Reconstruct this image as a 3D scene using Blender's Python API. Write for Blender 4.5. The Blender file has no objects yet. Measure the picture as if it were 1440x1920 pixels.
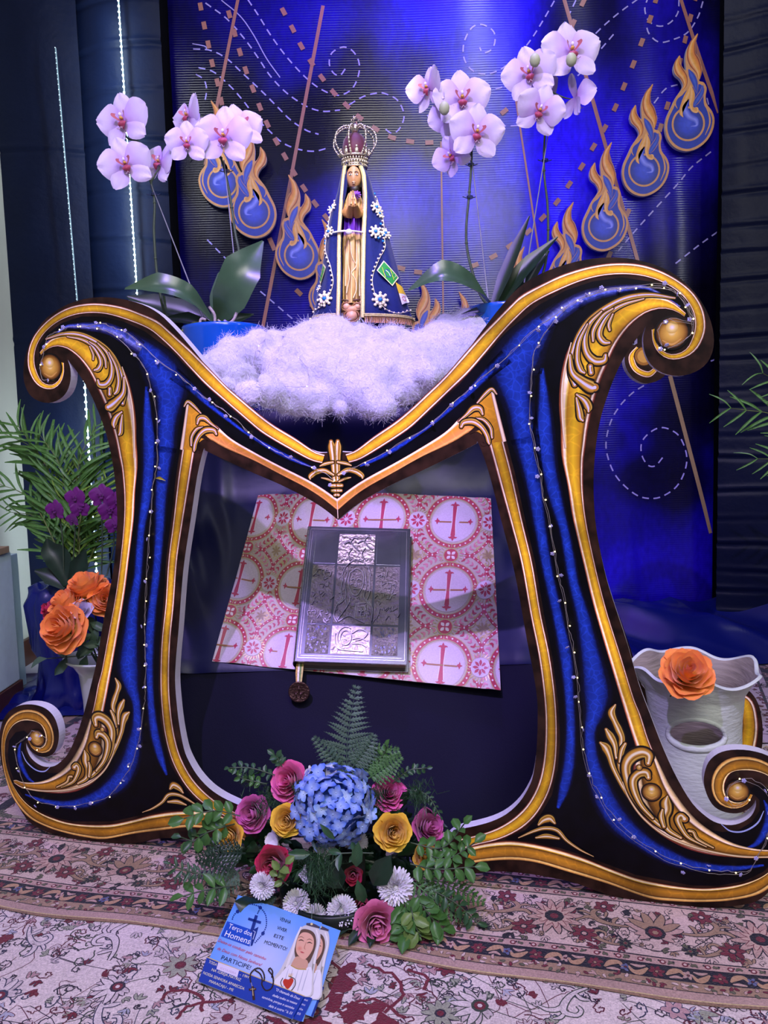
import bpy, bmesh, math, random
import numpy as np
from mathutils import Vector, Matrix, noise
from mathutils.geometry import tessellate_polygon
random.seed(7); rng = np.random.default_rng(7)
PI = math.pi; C = bpy.context.scene.collection
# ------------------------------------------------------------------ camera
FPX = 1450.0; CAM = np.array([0, 0, 1.1]); PITCH = math.radians(5.44); ROLL = math.radians(-1.55)
_cr, _sr, _cp, _sp = math.cos(ROLL), math.sin(ROLL), math.cos(PITCH), math.sin(PITCH)
AX = np.array([_cr, _sp * _sr, _cp * _sr]); AY = np.array([-_sr, _sp * _cr, _cp * _cr]); AF = np.array([0, _cp, -_sp])
cd = bpy.data.cameras.new('camera'); cd.lens = FPX / 1920 * 36; cd.sensor_width = 36; cd.clip_start = .05
cam = bpy.data.objects.new('camera', cd); C.objects.link(cam); bpy.context.scene.camera = cam
cam.matrix_world = Matrix(((AX[0], AY[0], -AF[0], CAM[0]), (AX[1], AY[1], -AF[1], CAM[1]), (AX[2], AY[2], -AF[2], CAM[2]), (0, 0, 0, 1)))
# ------------------------------------------------------------------ world, lamps, exposure
sc = bpy.context.scene
sc.view_settings.view_transform = 'Standard'; sc.view_settings.look = 'None'; sc.view_settings.exposure = 0.0; sc.view_settings.gamma = 1
w = bpy.data.worlds.new('world'); sc.world = w; w.use_nodes = True
w.node_tree.nodes['Background'].inputs[0].default_value = (.50, .52, .75, 1); w.node_tree.nodes['Background'].inputs[1].default_value = .10
def lamp(name, kind, loc, target, power, color, size=.3, spot=60, blend=.5, sy=None):
    l = bpy.data.lights.new(name, kind); l.energy = power; l.color = color
    if kind == 'AREA':
        l.size = size
        if sy: l.shape = 'RECTANGLE'; l.size_y = sy
    else: l.shadow_soft_size = size
    if kind == 'SPOT': l.spot_size = math.radians(spot); l.spot_blend = blend
    o = bpy.data.objects.new(name, l); C.objects.link(o); o.location = loc
    o.rotation_euler = (Vector(target) - Vector(loc)).to_track_quat('-Z', 'Y').to_euler(); return o
lamp('ceiling_and_fill_light', 'AREA', (.4, -1.2, 3.9), (0, 2.0, .3), 82, (1, .97, .90), 1.5)
lamp('ceiling_and_fill_light', 'AREA', (-2.6, .6, 3.9), (-1.9, 3.0, .8), 60, (1, .95, .88), .9)
lamp('violet_stage_light', 'SPOT', (-.75, -.75, 3.75), (.05, 2.0, .5), 430, (.50, .36, 1), .03, 60, .4)
lamp('violet_stage_light', 'SPOT', (-.72, -.70, 3.72), (.0, 2.25, .55), 520, (.55, .34, 1), .02, 13, .4)  # narrow second spot, added to strengthen the violet light on the lectern
lamp('violet_wash_light', 'SPOT', (.1, 2.1, 4.5), (0, 2.55, 1.2), 300, (.34, .20, 1), .10, 36, .6)
lamp('ceiling_and_fill_light', 'AREA', (.9, -1.6, 2.7), (.1, 1.7, .2), 24, (1, .98, .92), .9)  # fill lamp added in front to brighten the flowers, no ceiling panel
lamp('violet_cotton_fill', 'SPOT', (-1.0, .3, 3.6), (-.06, 2.5, 1.52), 330, (.34, .19, 1), .06, 21, .5)  # spot added to turn the cotton more violet
lamp('blue_backdrop_fill', 'SPOT', (.3, 2.8, 5.2), (.2, 4.2, 2.9), 330, (.17, .07, 1), .15, 50, .9)  # blue spot added to brighten the middle of the banner
lamp('statue_spot_light', 'SPOT', (.15, .7, 3.6), (-.1, 2.78, 1.78), 420, (1, .96, .85), .04, 11, .5)
lamp('backdrop_violet_light', 'SPOT', (.2, 3.55, 4.5), (.1, 4.3, 3.5), 60, (.42, .02, 1), .2, 90, .9)
lamp('backdrop_highlight_light', 'AREA', (.85, 1.8, 4.35), (.5, 4.2, 3.1), 16, (.85, .88, 1), .4)
lamp('backdrop_highlight_light', 'AREA', (3.0, .2, 2.95), (1.5, 4.2, 1.9), 13, (.9, .92, 1), .3, sy=.5)
lamp('backdrop_highlight_light', 'AREA', (-1.45, 1.2, 3.7), (-.8, 4.2, 2.5), 6, (.85, .88, 1), .3)
lamp('lectern_highlight_light', 'AREA', (.35, 2.9, 5.0), (0, 2.35, .7), 12, (.8, .86, 1), .5)

# ------------------------------------------------------------------ pixel -> place
def ray(px, py): return AF * FPX + AX * (px - 720) + AY * (960 - py)
def onY(px, py, Y): d = ray(px, py); return CAM + d * (Y / d[1])
def onZ(px, py, z=0.): d = ray(px, py); return CAM + d * ((z - CAM[2]) / d[2])
def onplane(px, py, P, n): d = ray(px, py); n = np.array(n); return CAM + d * (np.dot(np.array(P) - CAM, n) / np.dot(d, n))
def S(h):
    if isinstance(h, str): h = h.lstrip('#'); h = [int(h[i:i + 2], 16) / 255 for i in (0, 2, 4)]
    return tuple(c / 12.92 if c <= .04045 else ((c + .055) / 1.055) ** 2.4 for c in h[:3])
# ------------------------------------------------------------------ materials
MATS = {}
def nt(name):
    m = bpy.data.materials.new(name); m.use_nodes = True; t = m.node_tree; return m, t, t.nodes['Principled BSDF'], t.nodes, t.links
def mat(name, col, rough=.5, metal=0., var=.12, scale=30., bump=0., bscale=None, sheen=0., sss=0., trans=0., attr=False, emit=0., coat=0., stretch=None, spec=.5, alpha=1.):
    if name in MATS: return MATS[name]
    m, t, b, N, L = nt(name)
    tc = N.new('ShaderNodeTexCoord'); mp = N.new('ShaderNodeMapping'); L.new(tc.outputs['Object'], mp.inputs[0])
    if stretch: mp.inputs['Scale'].default_value = stretch
    nz = N.new('ShaderNodeTexNoise'); nz.inputs['Scale'].default_value = scale; nz.inputs['Detail'].default_value = 5; L.new(mp.outputs[0], nz.inputs[0])
    mr = N.new('ShaderNodeMapRange'); mr.inputs[1].default_value = .3; mr.inputs[2].default_value = .7; mr.inputs[3].default_value = 1 - var; mr.inputs[4].default_value = 1 + var; L.new(nz.outputs[0], mr.inputs[0])
    mul = N.new('ShaderNodeVectorMath'); mul.operation = 'SCALE'; L.new(mr.outputs[0], mul.inputs[3])
    if attr: a = N.new('ShaderNodeAttribute'); a.attribute_name = 'Col'; L.new(a.outputs['Color'], mul.inputs[0])
    else: mul.inputs[0].default_value = S(col)
    L.new(mul.outputs[0], b.inputs['Base Color']); b.inputs['Roughness'].default_value = rough; b.inputs['Metallic'].default_value = metal
    b.inputs['Specular IOR Level'].default_value = spec; b.inputs['Alpha'].default_value = alpha
    if sheen: b.inputs['Sheen Weight'].default_value = sheen
    if sss: b.inputs['Subsurface Weight'].default_value = sss; b.inputs['Subsurface Radius'].default_value = (.02, .012, .01); b.inputs['Subsurface Scale'].default_value = .5
    if trans: b.inputs['Transmission Weight'].default_value = trans
    if coat: b.inputs['Coat Weight'].default_value = coat
    if emit: L.new(mul.outputs[0], b.inputs['Emission Color']); b.inputs['Emission Strength'].default_value = emit
    if bump:
        n2 = N.new('ShaderNodeTexNoise'); n2.inputs['Scale'].default_value = bscale or scale * 2; n2.inputs['Detail'].default_value = 6; L.new(mp.outputs[0], n2.inputs[0])
        bp = N.new('ShaderNodeBump'); bp.inputs['Strength'].default_value = bump; bp.inputs['Distance'].default_value = .01; L.new(n2.outputs[0], bp.inputs['Height']); L.new(bp.outputs[0], b.inputs['Normal'])
    MATS[name] = m; return m
# ------------------------------------------------------------------ objects
def tag(o, label=None, cat=None, group=None, kind=None):
    if label: o['label'] = label
    if cat: o['category'] = cat
    if group: o['group'] = group
    if kind: o['kind'] = kind
    return o
def empty(name, loc, label=None, cat=None, group=None, rot=(0, 0, 0)):
    o = bpy.data.objects.new(name, None); C.objects.link(o); o.location = loc; o.rotation_euler = rot; o.empty_display_size = .05
    o['_o'] = [float(x) for x in loc]; return tag(o, label, cat, group)
def mesh_data(name, V, F, mats, col=None, smooth=True, mi=None):
    me = bpy.data.meshes.new(name); me.from_pydata([tuple(map(float, v)) for v in V], [], [tuple(f) for f in F])
    for m in (mats if isinstance(mats, (list, tuple)) else [mats]): me.materials.append(m)
    if smooth: me.polygons.foreach_set('use_smooth', [True] * len(me.polygons))
    if mi is not None: me.polygons.foreach_set('material_index', mi)
    if col is not None:
        a = me.color_attributes.new('Col', 'FLOAT_COLOR', 'POINT'); c = np.ones((len(V), 4), np.float32); c[:, :3] = np.array(col)[:, :3]; a.data.foreach_set('color', c.ravel())
    me.update(); return me
def origin(parent):
    while parent is not None:
        if '_o' in parent: return np.array(parent['_o'])
        parent = parent.parent
    return np.zeros(3)
class G:                                                    # collects shapes given in world space
    def __init__(s): s.V = []; s.F = []; s.K = []; s.M = []; s.n = 0
    def add(s, VF, col=None, mi=0, M=None):
        V, F = VF; V = np.asarray(V, float)
        if M is not None: M = np.array(M); V = V @ M[:3, :3].T + M[:3, 3]
        s.V.append(V); s.F += [tuple(i + s.n for i in f) for f in F]; s.M += [mi] * len(F)
        c = np.ones((len(V), 3)) if col is None else (np.tile(np.array(col)[:3], (len(V), 1)) if np.ndim(col) == 1 else np.array(col))
        s.K.append(c); s.n += len(V); return s
    def build(s, name, m, parent=None, smooth=True, label=None, local=False):
        V = np.concatenate(s.V)
        if parent is not None and not local: V = V - origin(parent)
        me = mesh_data(name, V, s.F, m, np.concatenate(s.K), smooth, s.M)
        o = bpy.data.objects.new(name, me); C.objects.link(o)
        if parent is not None: o.parent = parent
        if label: o['label'] = label
        return o
def inst(name, me, parent, M=None, m=None, label=None):
    o = bpy.data.objects.new(name, me); C.objects.link(o)
    if parent is not None: o.parent = parent
    if M is not None: o.matrix_basis = Matrix(M)
    if m is not None: o.material_slots[0].link = 'OBJECT'; o.material_slots[0].material = m
    if label: o['label'] = label
    return o
def copytree(o, parent=None):
    c = o.copy(); C.objects.link(c)
    if parent is not None: c.parent = parent
    for ch in list(o.children): copytree(ch, c)
    return c
# ------------------------------------------------------------------ shapes (vertices, faces)
def smoothp(P, n=8, closed=False):                          # Catmull-Rom
    P = np.array(P, float); m = len(P); out = []
    if m < 3: return P if m < 2 else np.array([P[0] + (P[1] - P[0]) * t for t in np.linspace(0, 1, n + 1)])
    ix = (lambda i: P[i % m]) if closed else (lambda i: P[i] if 0 <= i < m else (2 * P[0] - P[1] if i < 0 else 2 * P[-1] - P[-2]))
    for i in range(m if closed else m - 1):
        a, b, c, d = ix(i - 1), ix(i), ix(i + 1), ix(i + 2)
        for t in np.arange(n) / n: out.append(.5 * (2 * b + (c - a) * t + (2 * a - 5 * b + 4 * c - d) * t * t + (3 * b - a - 3 * c + d) * t ** 3))
    if not closed: out.append(P[-1])
    return np.array(out)
def resamp(P, n):
    P = np.array(P, float); L = np.r_[0, np.cumsum(np.linalg.norm(np.diff(P[:, :3], axis=0), axis=1))]; t = np.linspace(0, L[-1], n)
    return np.stack([np.interp(t, L, P[:, k]) for k in range(P.shape[1])], 1)
def grid(P, closeu=False, closev=False, flip=False):        # P[i,j,3]
    n, m = P.shape[:2]; F = []
    for i in range(n if closeu else n - 1):
        for j in range(m if closev else m - 1):
            a, b, c, d = i * m + j, ((i + 1) % n) * m + j, ((i + 1) % n) * m + (j + 1) % m, i * m + (j + 1) % m
            F.append((a, d, c, b) if flip else (a, b, c, d))
    return P.reshape(-1, 3), F
def tube(P, r, n=6, caps=True):
    P = np.array(P, float); r = np.broadcast_to(np.array(r, float), (len(P),)); T = np.gradient(P, axis=0); T /= np.linalg.norm(T, axis=1)[:, None] + 1e-9
    u = np.cross(T[0], [0, 0, 1.]); u = u if np.linalg.norm(u) > .1 else np.cross(T[0], [0, 1., 0]); u /= np.linalg.norm(u); R = []
    for k in range(len(P)):
        u = u - T[k] * np.dot(u, T[k]); u /= np.linalg.norm(u) + 1e-9; v = np.cross(T[k], u)
        R.append([P[k] + r[k] * (math.cos(a) * u + math.sin(a) * v) for a in np.arange(n) * 2 * PI / n])
    V, F = grid(np.array(R), closev=True, flip=True); F = list(F)
    if caps: F += [tuple(range(n)), tuple(range(len(V) - n, len(V)))[::-1]]
    return V, F
def lathe(prof, n=32, c=(0, 0, 0), wob=None, cap=False):    # prof [(r,z)]
    P = np.zeros((len(prof), n, 3))
    for i, (r, z) in enumerate(prof):
        for j in range(n):
            a = 2 * PI * j / n; rr, zz = (r, z) if wob is None else wob(r, z, a, i); P[i, j] = (c[0] + rr * math.cos(a), c[1] + rr * math.sin(a), c[2] + zz)
    V, F = grid(P, closev=True, flip=True)
    if cap: F = list(F) + [tuple(range(n))[::-1]]
    return V, F
def box(x0, x1, y0, y1, z0, z1, b=0.):
    bm = bmesh.new(); bmesh.ops.create_cube(bm, size=1)
    for v in bm.verts: v.co = Vector(((x0 + x1) / 2 + v.co.x * (x1 - x0), (y0 + y1) / 2 + v.co.y * (y1 - y0), (z0 + z1) / 2 + v.co.z * (z1 - z0)))
    if b: bmesh.ops.bevel(bm, geom=bm.edges, offset=b, segments=2, affect='EDGES', profile=.6)
    V = [tuple(v.co) for v in bm.verts]; F = [tuple(v.index for v in f.verts) for f in bm.faces]; bm.verts.index_update(); F = [tuple(v.index for v in f.verts) for f in bm.faces]; bm.free(); return V, F
def ball(c, r, n=2, s=(1, 1, 1)):
    bm = bmesh.new(); bmesh.ops.create_icosphere(bm, subdivisions=n, radius=1); bm.verts.index_update()
    V = np.array([tuple(v.co) for v in bm.verts]) * r * np.array(s) + np.array(c); F = [tuple(v.index for v in f.verts) for f in bm.faces]; bm.free(); return V, F
BALL1 = ball((0, 0, 0), 1, 1); BALL2 = ball((0, 0, 0), 1, 2); BALL3 = ball((0, 0, 0), 1, 3)
def sph(c, r, lod=1, s=(1, 1, 1)): V, F = (BALL1, BALL2, BALL3)[lod - 1]; return V * (r * np.array(s)) + np.array(c), F
def frame(d, up=(0, 0, 1)):                                 # rotation whose Z axis is d
    z = np.array(d, float); z /= np.linalg.norm(z); x = np.cross(up, z)
    if np.linalg.norm(x) < 1e-3: x = np.cross((0, 1, 0), z)
    x /= np.linalg.norm(x); y = np.cross(z, x); return np.stack([x, y, z], 1)
def mtx(R, t, s=1.): M = np.eye(4); M[:3, :3] = R * s; M[:3, 3] = t; return M
def rotz(a): c, s = math.cos(a), math.sin(a); return np.array([[c, -s, 0], [s, c, 0], [0, 0, 1.]])
def rotx(a): c, s = math.cos(a), math.sin(a); return np.array([[1, 0, 0], [0, c, -s], [0, s, c.real]])
def roty(a): c, s = math.cos(a), math.sin(a); return np.array([[c, 0, s], [0, 1, 0], [-s, 0, c]])
def nz3(p, s=1.): return noise.noise(Vector(p) * s)
# ------------------------------------------------------------------ flat print: polygons with colours, stacked a fraction of a millimetre apart
class Print:
    EPS = .00016
    def __init__(s, fn, sc=None): s.fn = fn; s.sc = sc or (lambda p: 1.); s.V = []; s.F = []; s.K = []; s.M = []; s.n = 0
    def _a(s, P, lay, K, F, mi):
        for p, k in zip(P, K): s.V.append(s.fn(p[0], p[1], lay * s.EPS)); s.K.append(k)
        s.F += [tuple(i + s.n for i in f) for f in F]; s.M += [mi] * len(F); s.n += len(P)
    def poly(s, P, col, lay, mi=0):
        P = [tuple(p) for p in P]; T = tessellate_polygon([[Vector((p[0], p[1], 0)) for p in P]])
        K = [col] * len(P) if np.ndim(col) == 1 else col
        s._a(P, lay, K, T, mi)
    def dot(s, c, r, col, lay, n=10, mi=0, e=1., rot=0):
        P = [(c[0] + r * math.cos(a) * math.cos(rot) - e * r * math.sin(a) * math.sin(rot), c[1] + r * math.cos(a) * math.sin(rot) + e * r * math.sin(a) * math.cos(rot)) for a in np.arange(n) * 2 * PI / n]
        s._a(P, lay, [col] * n, [tuple(range(n))], mi)
    def rim(s, c, r, prof, lay, n=20, mi=0):               # radial ramp [(rr,colour)]
        P = []; K = []
        for f, k in prof: P += [(c[0] + r * f * math.cos(a), c[1] + r * f * math.sin(a)) for a in np.arange(n) * 2 * PI / n]; K += [k] * n
        m = len(prof); s._a(P, lay, K, [(i * n + j, i * n + (j + 1) % n, (i + 1) * n + (j + 1) % n, (i + 1) * n + j) for i in range(m - 1) for j in range(n)], mi)
    def line(s, P, prof, lay, n=6, mi=0, closed=False, w=None, sm=True):   # P [(x,y,w)] or w given ; prof [(u 0..1, colour)]
        P = np.array(P, float)
        if P.shape[1] == 2: P = np.c_[P, np.full(len(P), w)]
        if sm: P = smoothp(P, n, closed)
        if closed: P = np.vstack([P, P[:1]])
        T = np.gradient(P[:, :2], axis=0); T /= np.linalg.norm(T, axis=1)[:, None] + 1e-12; Nn = np.stack([-T[:, 1], T[:, 0]], 1)
        if isinstance(prof, tuple): prof = [(0, prof), (1, prof)]
        m = len(prof); Q = []; K = []
        for i in range(len(P)):
            for u, k in prof: Q.append(P[i, :2] + Nn[i] * (u - .5) * P[i, 2]); K.append(k)
        s._a(Q, lay, K, [(i * m + j, (i + 1) * m + j, (i + 1) * m + j + 1, i * m + j + 1) for i in range(len(P) - 1) for j in range(m - 1)], mi)
    def band(s, A, B, prof, lay, n=60, mi=0):               # between two edges
        A = resamp(smoothp(A), n); B = resamp(smoothp(B), n); m = len(prof); Q = []; K = []
        for i in range(n):
            for u, k in prof: Q.append(A[i] + (B[i] - A[i]) * u); K.append(k)
        s._a(Q, lay, K, [(i * m + j, (i + 1) * m + j, (i + 1) * m + j + 1, i * m + j + 1) for i in range(n - 1) for j in range(m - 1)], mi)
    def dash(s, P, w, on, off, col, lay, mi=0):
        P = smoothp(P, 10); L = np.r_[0, np.cumsum(np.linalg.norm(np.diff(P, axis=0), axis=1))]; t = 0
        while t + on * .5 < L[-1]:
            tt = np.linspace(t, min(t + on, L[-1]), 5); s.line(np.stack([np.interp(tt, L, P[:, 0]), np.interp(tt, L, P[:, 1])], 1), col, lay, w=w, sm=False, mi=mi); t += on + off
    def build(s, name, mats, parent=None, label=None):
        V = np.array(s.V)
        if parent is not None: V = V - origin(parent)
        me = mesh_data(name, V, s.F, mats, np.array(s.K), False, s.M); o = bpy.data.objects.new(name, me); C.objects.link(o)
        if parent is not None: o.parent = parent
        if label: o['label'] = label
        return o
# ================================================================== the setting
def structure(o): o['kind'] = 'structure'; return o
YB = 4.2
# tiled floor: base slab with joints, each tile its own piece
g = G(); g.add(box(-3.2, 3.6, -1.2, 5.2, -.06, -.006)); floor = structure(g.build('floor', mat('floor_joint', '#6b6670', .7), None, False))
mt_tile = mat('floor_tile', '#b9b3c4', .28, var=.07, scale=6, bump=.05)
tl = mesh_data('floor_tile', *box(-.297, .297, -.297, .297, -.012, 0, .002), mt_tile, smooth=False)
for i in range(-6, 7):
    for j in range(-1, 10):
        if (i * .6 < -.8 and j * .6 > 1.0) or (i * .6 > 1.2 and j > 3):
            inst('floor_tile', tl, floor, Matrix.Translation((i * .6 - .12, j * .6 + .18, .001)))
mw = mat('wall_paint', '#c2bfb8', .8, var=.04, scale=3, bump=.1, bscale=60)
g = G(); g.add(box(-2.02, -1.86, -1.2, 4.6, 0, 4.8)); structure(g.build('wall_left', mw, None, False))
g = G(); g.add(box(-1.855, -1.83, -1.2, 4.25, 0, .13, .004)); structure(g.build('baseboard_left', mat('baseboard_wood', '#4a2a22', .4, var=.2, scale=12), None, False))
g = G(); g.add(box(-2.02, 3.6, 4.6, 4.7, 0, 4.8)); structure(g.build('wall_back', mat('dark_wall', '#0d1030', .8), None, False))
# ---- backdrop banner
def bw(x, z): return .010 * math.sin(x * 7.3 + 1.2 * math.sin(z * 2.1)) * (.4 + .6 * max(0, min(1, (x + .2) / 1.6))) + .006 * nz3((x, z, 3.1), 2.2) + .007 * math.sin(x * 17 + z * 1.3) * max(0, min(1, (x - .6)))
BX0, BX1, BZ0, BZ1 = -1.04, 1.80, .13, 4.3
def make_backdrop_mat():
    m, t, b, N, L = nt('backdrop_vinyl')
    tc = N.new('ShaderNodeTexCoord')
    def nz(scale, det=4, st=None):
        n = N.new('ShaderNodeTexNoise'); n.inputs['Scale'].default_value = scale; n.inputs['Detail'].default_value = det
        mp = N.new('ShaderNodeMapping'); L.new(tc.outputs['Object'], mp.inputs[0]); L.new(mp.outputs[0], n.inputs[0])
        if st: mp.inputs['Scale'].default_value = st
        return n
    n1 = nz(1.05, 2); n1.inputs['Roughness'].default_value = .45
    cr = N.new('ShaderNodeValToRGB'); e = cr.color_ramp.elements; e[0].position = .36; e[0].color = (*S('#0b0628'), 1); e[1].position = .66; e[1].color = (*S('#2a10ea'), 1)
    x = e.new(.45); x.color = (*S('#0e0850'), 1); x = e.new(.54); x.color = (*S('#1c0cb8'), 1); L.new(n1.outputs[0], cr.inputs[0])
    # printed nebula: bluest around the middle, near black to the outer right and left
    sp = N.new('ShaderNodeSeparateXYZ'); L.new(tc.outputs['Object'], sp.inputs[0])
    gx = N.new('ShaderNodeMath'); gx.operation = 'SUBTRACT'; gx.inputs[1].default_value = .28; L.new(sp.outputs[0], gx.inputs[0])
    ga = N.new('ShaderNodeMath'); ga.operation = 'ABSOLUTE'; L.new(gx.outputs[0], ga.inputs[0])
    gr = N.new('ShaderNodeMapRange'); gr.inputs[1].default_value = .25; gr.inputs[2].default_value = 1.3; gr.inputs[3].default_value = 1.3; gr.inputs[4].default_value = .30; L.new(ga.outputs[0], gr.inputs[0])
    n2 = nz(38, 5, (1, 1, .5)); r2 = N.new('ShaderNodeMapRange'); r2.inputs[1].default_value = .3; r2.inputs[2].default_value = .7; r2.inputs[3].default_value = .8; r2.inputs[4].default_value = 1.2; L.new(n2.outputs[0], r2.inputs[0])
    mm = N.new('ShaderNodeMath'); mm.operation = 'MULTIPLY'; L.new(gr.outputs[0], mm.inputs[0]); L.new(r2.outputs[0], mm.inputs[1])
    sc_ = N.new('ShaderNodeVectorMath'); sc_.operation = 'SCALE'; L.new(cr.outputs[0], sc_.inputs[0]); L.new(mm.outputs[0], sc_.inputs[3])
    L.new(sc_.outputs[0], b.inputs['Base Color']); b.inputs['Roughness'].default_value = .21; b.inputs['Specular IOR Level'].default_value = .4
    wv = N.new('ShaderNodeTexWave'); wv.bands_direction = 'Z'; wv.inputs['Scale'].default_value = 26; wv.inputs['Distortion'].default_value = .6; wv.inputs['Detail'].default_value = 1; L.new(tc.outputs['Object'], wv.inputs[0])
    n3 = nz(7, 3, (1, 1, .35)); ad = N.new('ShaderNodeMath'); ad.operation = 'MULTIPLY_ADD'; ad.inputs[1].default_value = 3.0; L.new(n3.outputs[0], ad.inputs[0]); L.new(wv.outputs[1], ad.inputs[2])
    bp = N.new('ShaderNodeBump'); bp.inputs['Strength'].default_value = .24; bp.inputs['Distance'].default_value = .0015; L.new(ad.outputs[0], bp.inputs['Height']); L.new(bp.outputs[0], b.inputs['Normal'])
    return m
bd = empty('printed_backdrop', ((BX0 + BX1) / 2, YB, BZ0), 'large glossy deep blue printed banner hanging behind the statue', 'banner')
P = np.array([[(x, YB + bw(x, z), z) for z in np.linspace(BZ0, BZ1, 80)] for x in np.linspace(BX0, BX1, 110)])
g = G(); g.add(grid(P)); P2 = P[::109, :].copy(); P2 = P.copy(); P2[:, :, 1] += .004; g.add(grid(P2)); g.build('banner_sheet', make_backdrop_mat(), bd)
def bfn(u, v, h): p = onY(u, v, YB); x, z = p[0], p[2]; return (x, YB + bw(x, z) - .0012 - h * 4, z)
def bfn_clip(u, v, h):
    p = onY(u, v, YB); x, z = min(max(p[0], BX0 + .004), BX1 - .004), p[2]; return (x, YB + bw(x, z) - .0015 - h * 4, z)
pr = Print(bfn_clip)
DL = S('#a89cf0'); PE = S('#a8706a'); PE2 = S('#a08468')
def half(L): return [(x / 2, y / 2) for x, y in L]
def rh(L): return [(720 + x / 2, y / 2) for x, y in L]
def cr_(L, ox, oy, s): return [(ox + x * s, oy + y * s) for x, y in L]
for L_ in (half([(725, 185), (790, 190), (850, 220), (910, 275), (980, 340), (1040, 400), (1090, 450), (1150, 490), (1195, 505)]),
           half([(745, 255), (800, 270), (860, 320), (910, 375), (960, 440), (1010, 490), (1060, 535), (1120, 560), (1180, 568), (1235, 555)]),
           half([(770, 10), (850, 70), (920, 150), (970, 220), (1010, 280), (1060, 335), (1110, 375), (1160, 405), (1215, 420), (1275, 415)]),
           half([(930, 0), (970, 60), (1020, 140), (1080, 220), (1150, 295), (1210, 340), (1270, 360), (1320, 335), (1345, 280), (1345, 230), (1320, 190), (1285, 178), (1245, 200), (1235, 240), (1250, 275), (1275, 285), (1295, 260)]),
           half([(1310, 395), (1360, 365), (1410, 350), (1440, 350), (1490, 375), (1515, 430), (1500, 480), (1470, 500), (1440, 480)]),
           half([(735, 280), (765, 300), (775, 340), (765, 400)]), [(389, 450), (450, 512)], [(488, 546), (565, 612)],
           rh([(640, 0), (600, 70), (550, 150), (500, 210), (440, 260), (380, 280), (330, 265), (300, 220), (300, 160), (330, 105), (370, 95), (410, 120), (415, 160), (400, 190), (370, 200), (358, 180)]),
           rh([(720, 0), (680, 80), (630, 140), (590, 200), (540, 270), (480, 310), (420, 335), (360, 330)]), rh([(950, 0), (880, 50), (800, 120), (740, 190)]), rh([(860, 130), (800, 200), (740, 270), (680, 320)]),
           rh([(1105, 0), (1100, 50), (1070, 90), (1030, 105), (990, 85), (975, 40), (985, 0)]), rh([(1200, 0), (1180, 60), (1140, 120), (1090, 150), (1030, 165), (990, 130), (978, 80)]),
           rh([(1010, 390), (1050, 340), (1090, 325), (1150, 310), (1190, 320), (1215, 380), (1218, 440)]), rh([(1225, 570), (1150, 630), (1100, 690), (1010, 790), (930, 880), (880, 940)]), rh([(1250, 870), (1180, 920), (1090, 990)]),
           rh([(130, 400), (170, 440), (190, 475), (220, 480)]), rh([(430, 475), (520, 470), (600, 440)]), [(1313, 684), (1342, 674)],
           cr_([(365, 285), (300, 325), (240, 380), (200, 430), (160, 500), (130, 600), (125, 700), (160, 820), (220, 910), (320, 990), (420, 1010), (500, 990), (580, 930), (630, 830), (640, 730), (600, 620), (540, 570), (470, 555), (400, 590), (350, 650), (350, 730), (390, 795), (440, 800), (490, 745)], 1100, 640, .2916)):
    pr.dash(L_, 2.6, 13, 9, DL, 1)
pr.line(half([(830, 0), (900, 60), (950, 130), (1000, 220), (1050, 290)]), DL, 1, w=2)
pr.line(half([(722, 165), (770, 175), (775, 190)]), DL, 1, w=2)
for a, b_, w_ in (((452, -30), (385, 310), 6), ((606, 12), (493, 612), 6.5), ((1052, -25), (1197, 490), 7), ((1268, -25), (1348, 212), 7), ((827, 265), (832, 640), 3.2), ((967, 190), (1012, 490), 3.5), ((668, 228), (673, 262), 3), ((1255, 705), (1334, 1000), 7.5)):
    pr.line([a, b_], PE if a[1] < 600 else PE2, 2, w=w_)
SQ = [[(376, 12), (383, 48), (391, 84), (398, 119), (408, 155), (415, 190)], [(430, 27), (440, 62), (450, 98), (461, 132), (474, 166), (487, 200), (501, 232), (518, 265), (534, 293), (551, 323), (570, 353), (591, 382), (612, 408)],
      [(532, 23), (549, 55), (565, 87), (584, 118), (604, 147), (626, 175), (650, 199), (674, 221), (704, 242), (735, 258), (769, 265), (805, 267), (840, 262)], [(945, 210), (975, 186)], [(1093, 5), (1075, 43)],
      [(752, 503), (784, 510), (820, 511), (855, 508), (890, 497), (925, 481), (956, 461), (990, 435), (1017, 409), (1044, 379), (1067, 346), (1091, 312), (1113, 275), (1134, 240), (1154, 201), (1170, 162), (1187, 121), (1202, 81), (1217, 39), (1228, 2)],
      [(1306, -8), (1295, 33), (1284, 75), (1273, 118)], [(1249, 201), (1237, 241)], [(1178, 398), (1143, 478)], [(508, 453), (512, 462)], [(560, 548), (588, 575)]]
for ch in SQ:
    c = np.array(ch, float); T = np.gradient(c, axis=0) if len(c) > 1 else None
    for k in range(len(c)):
        d = T[k] / np.linalg.norm(T[k]); pr.line([c[k] - d * 7.5, c[k] + d * 7.5], PE, 3, w=8.5, sm=False)
pr.build('printed_lines', mat('backdrop_print', '#ffffff', .3, attr=True, var=.05, scale=60), bd)
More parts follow.
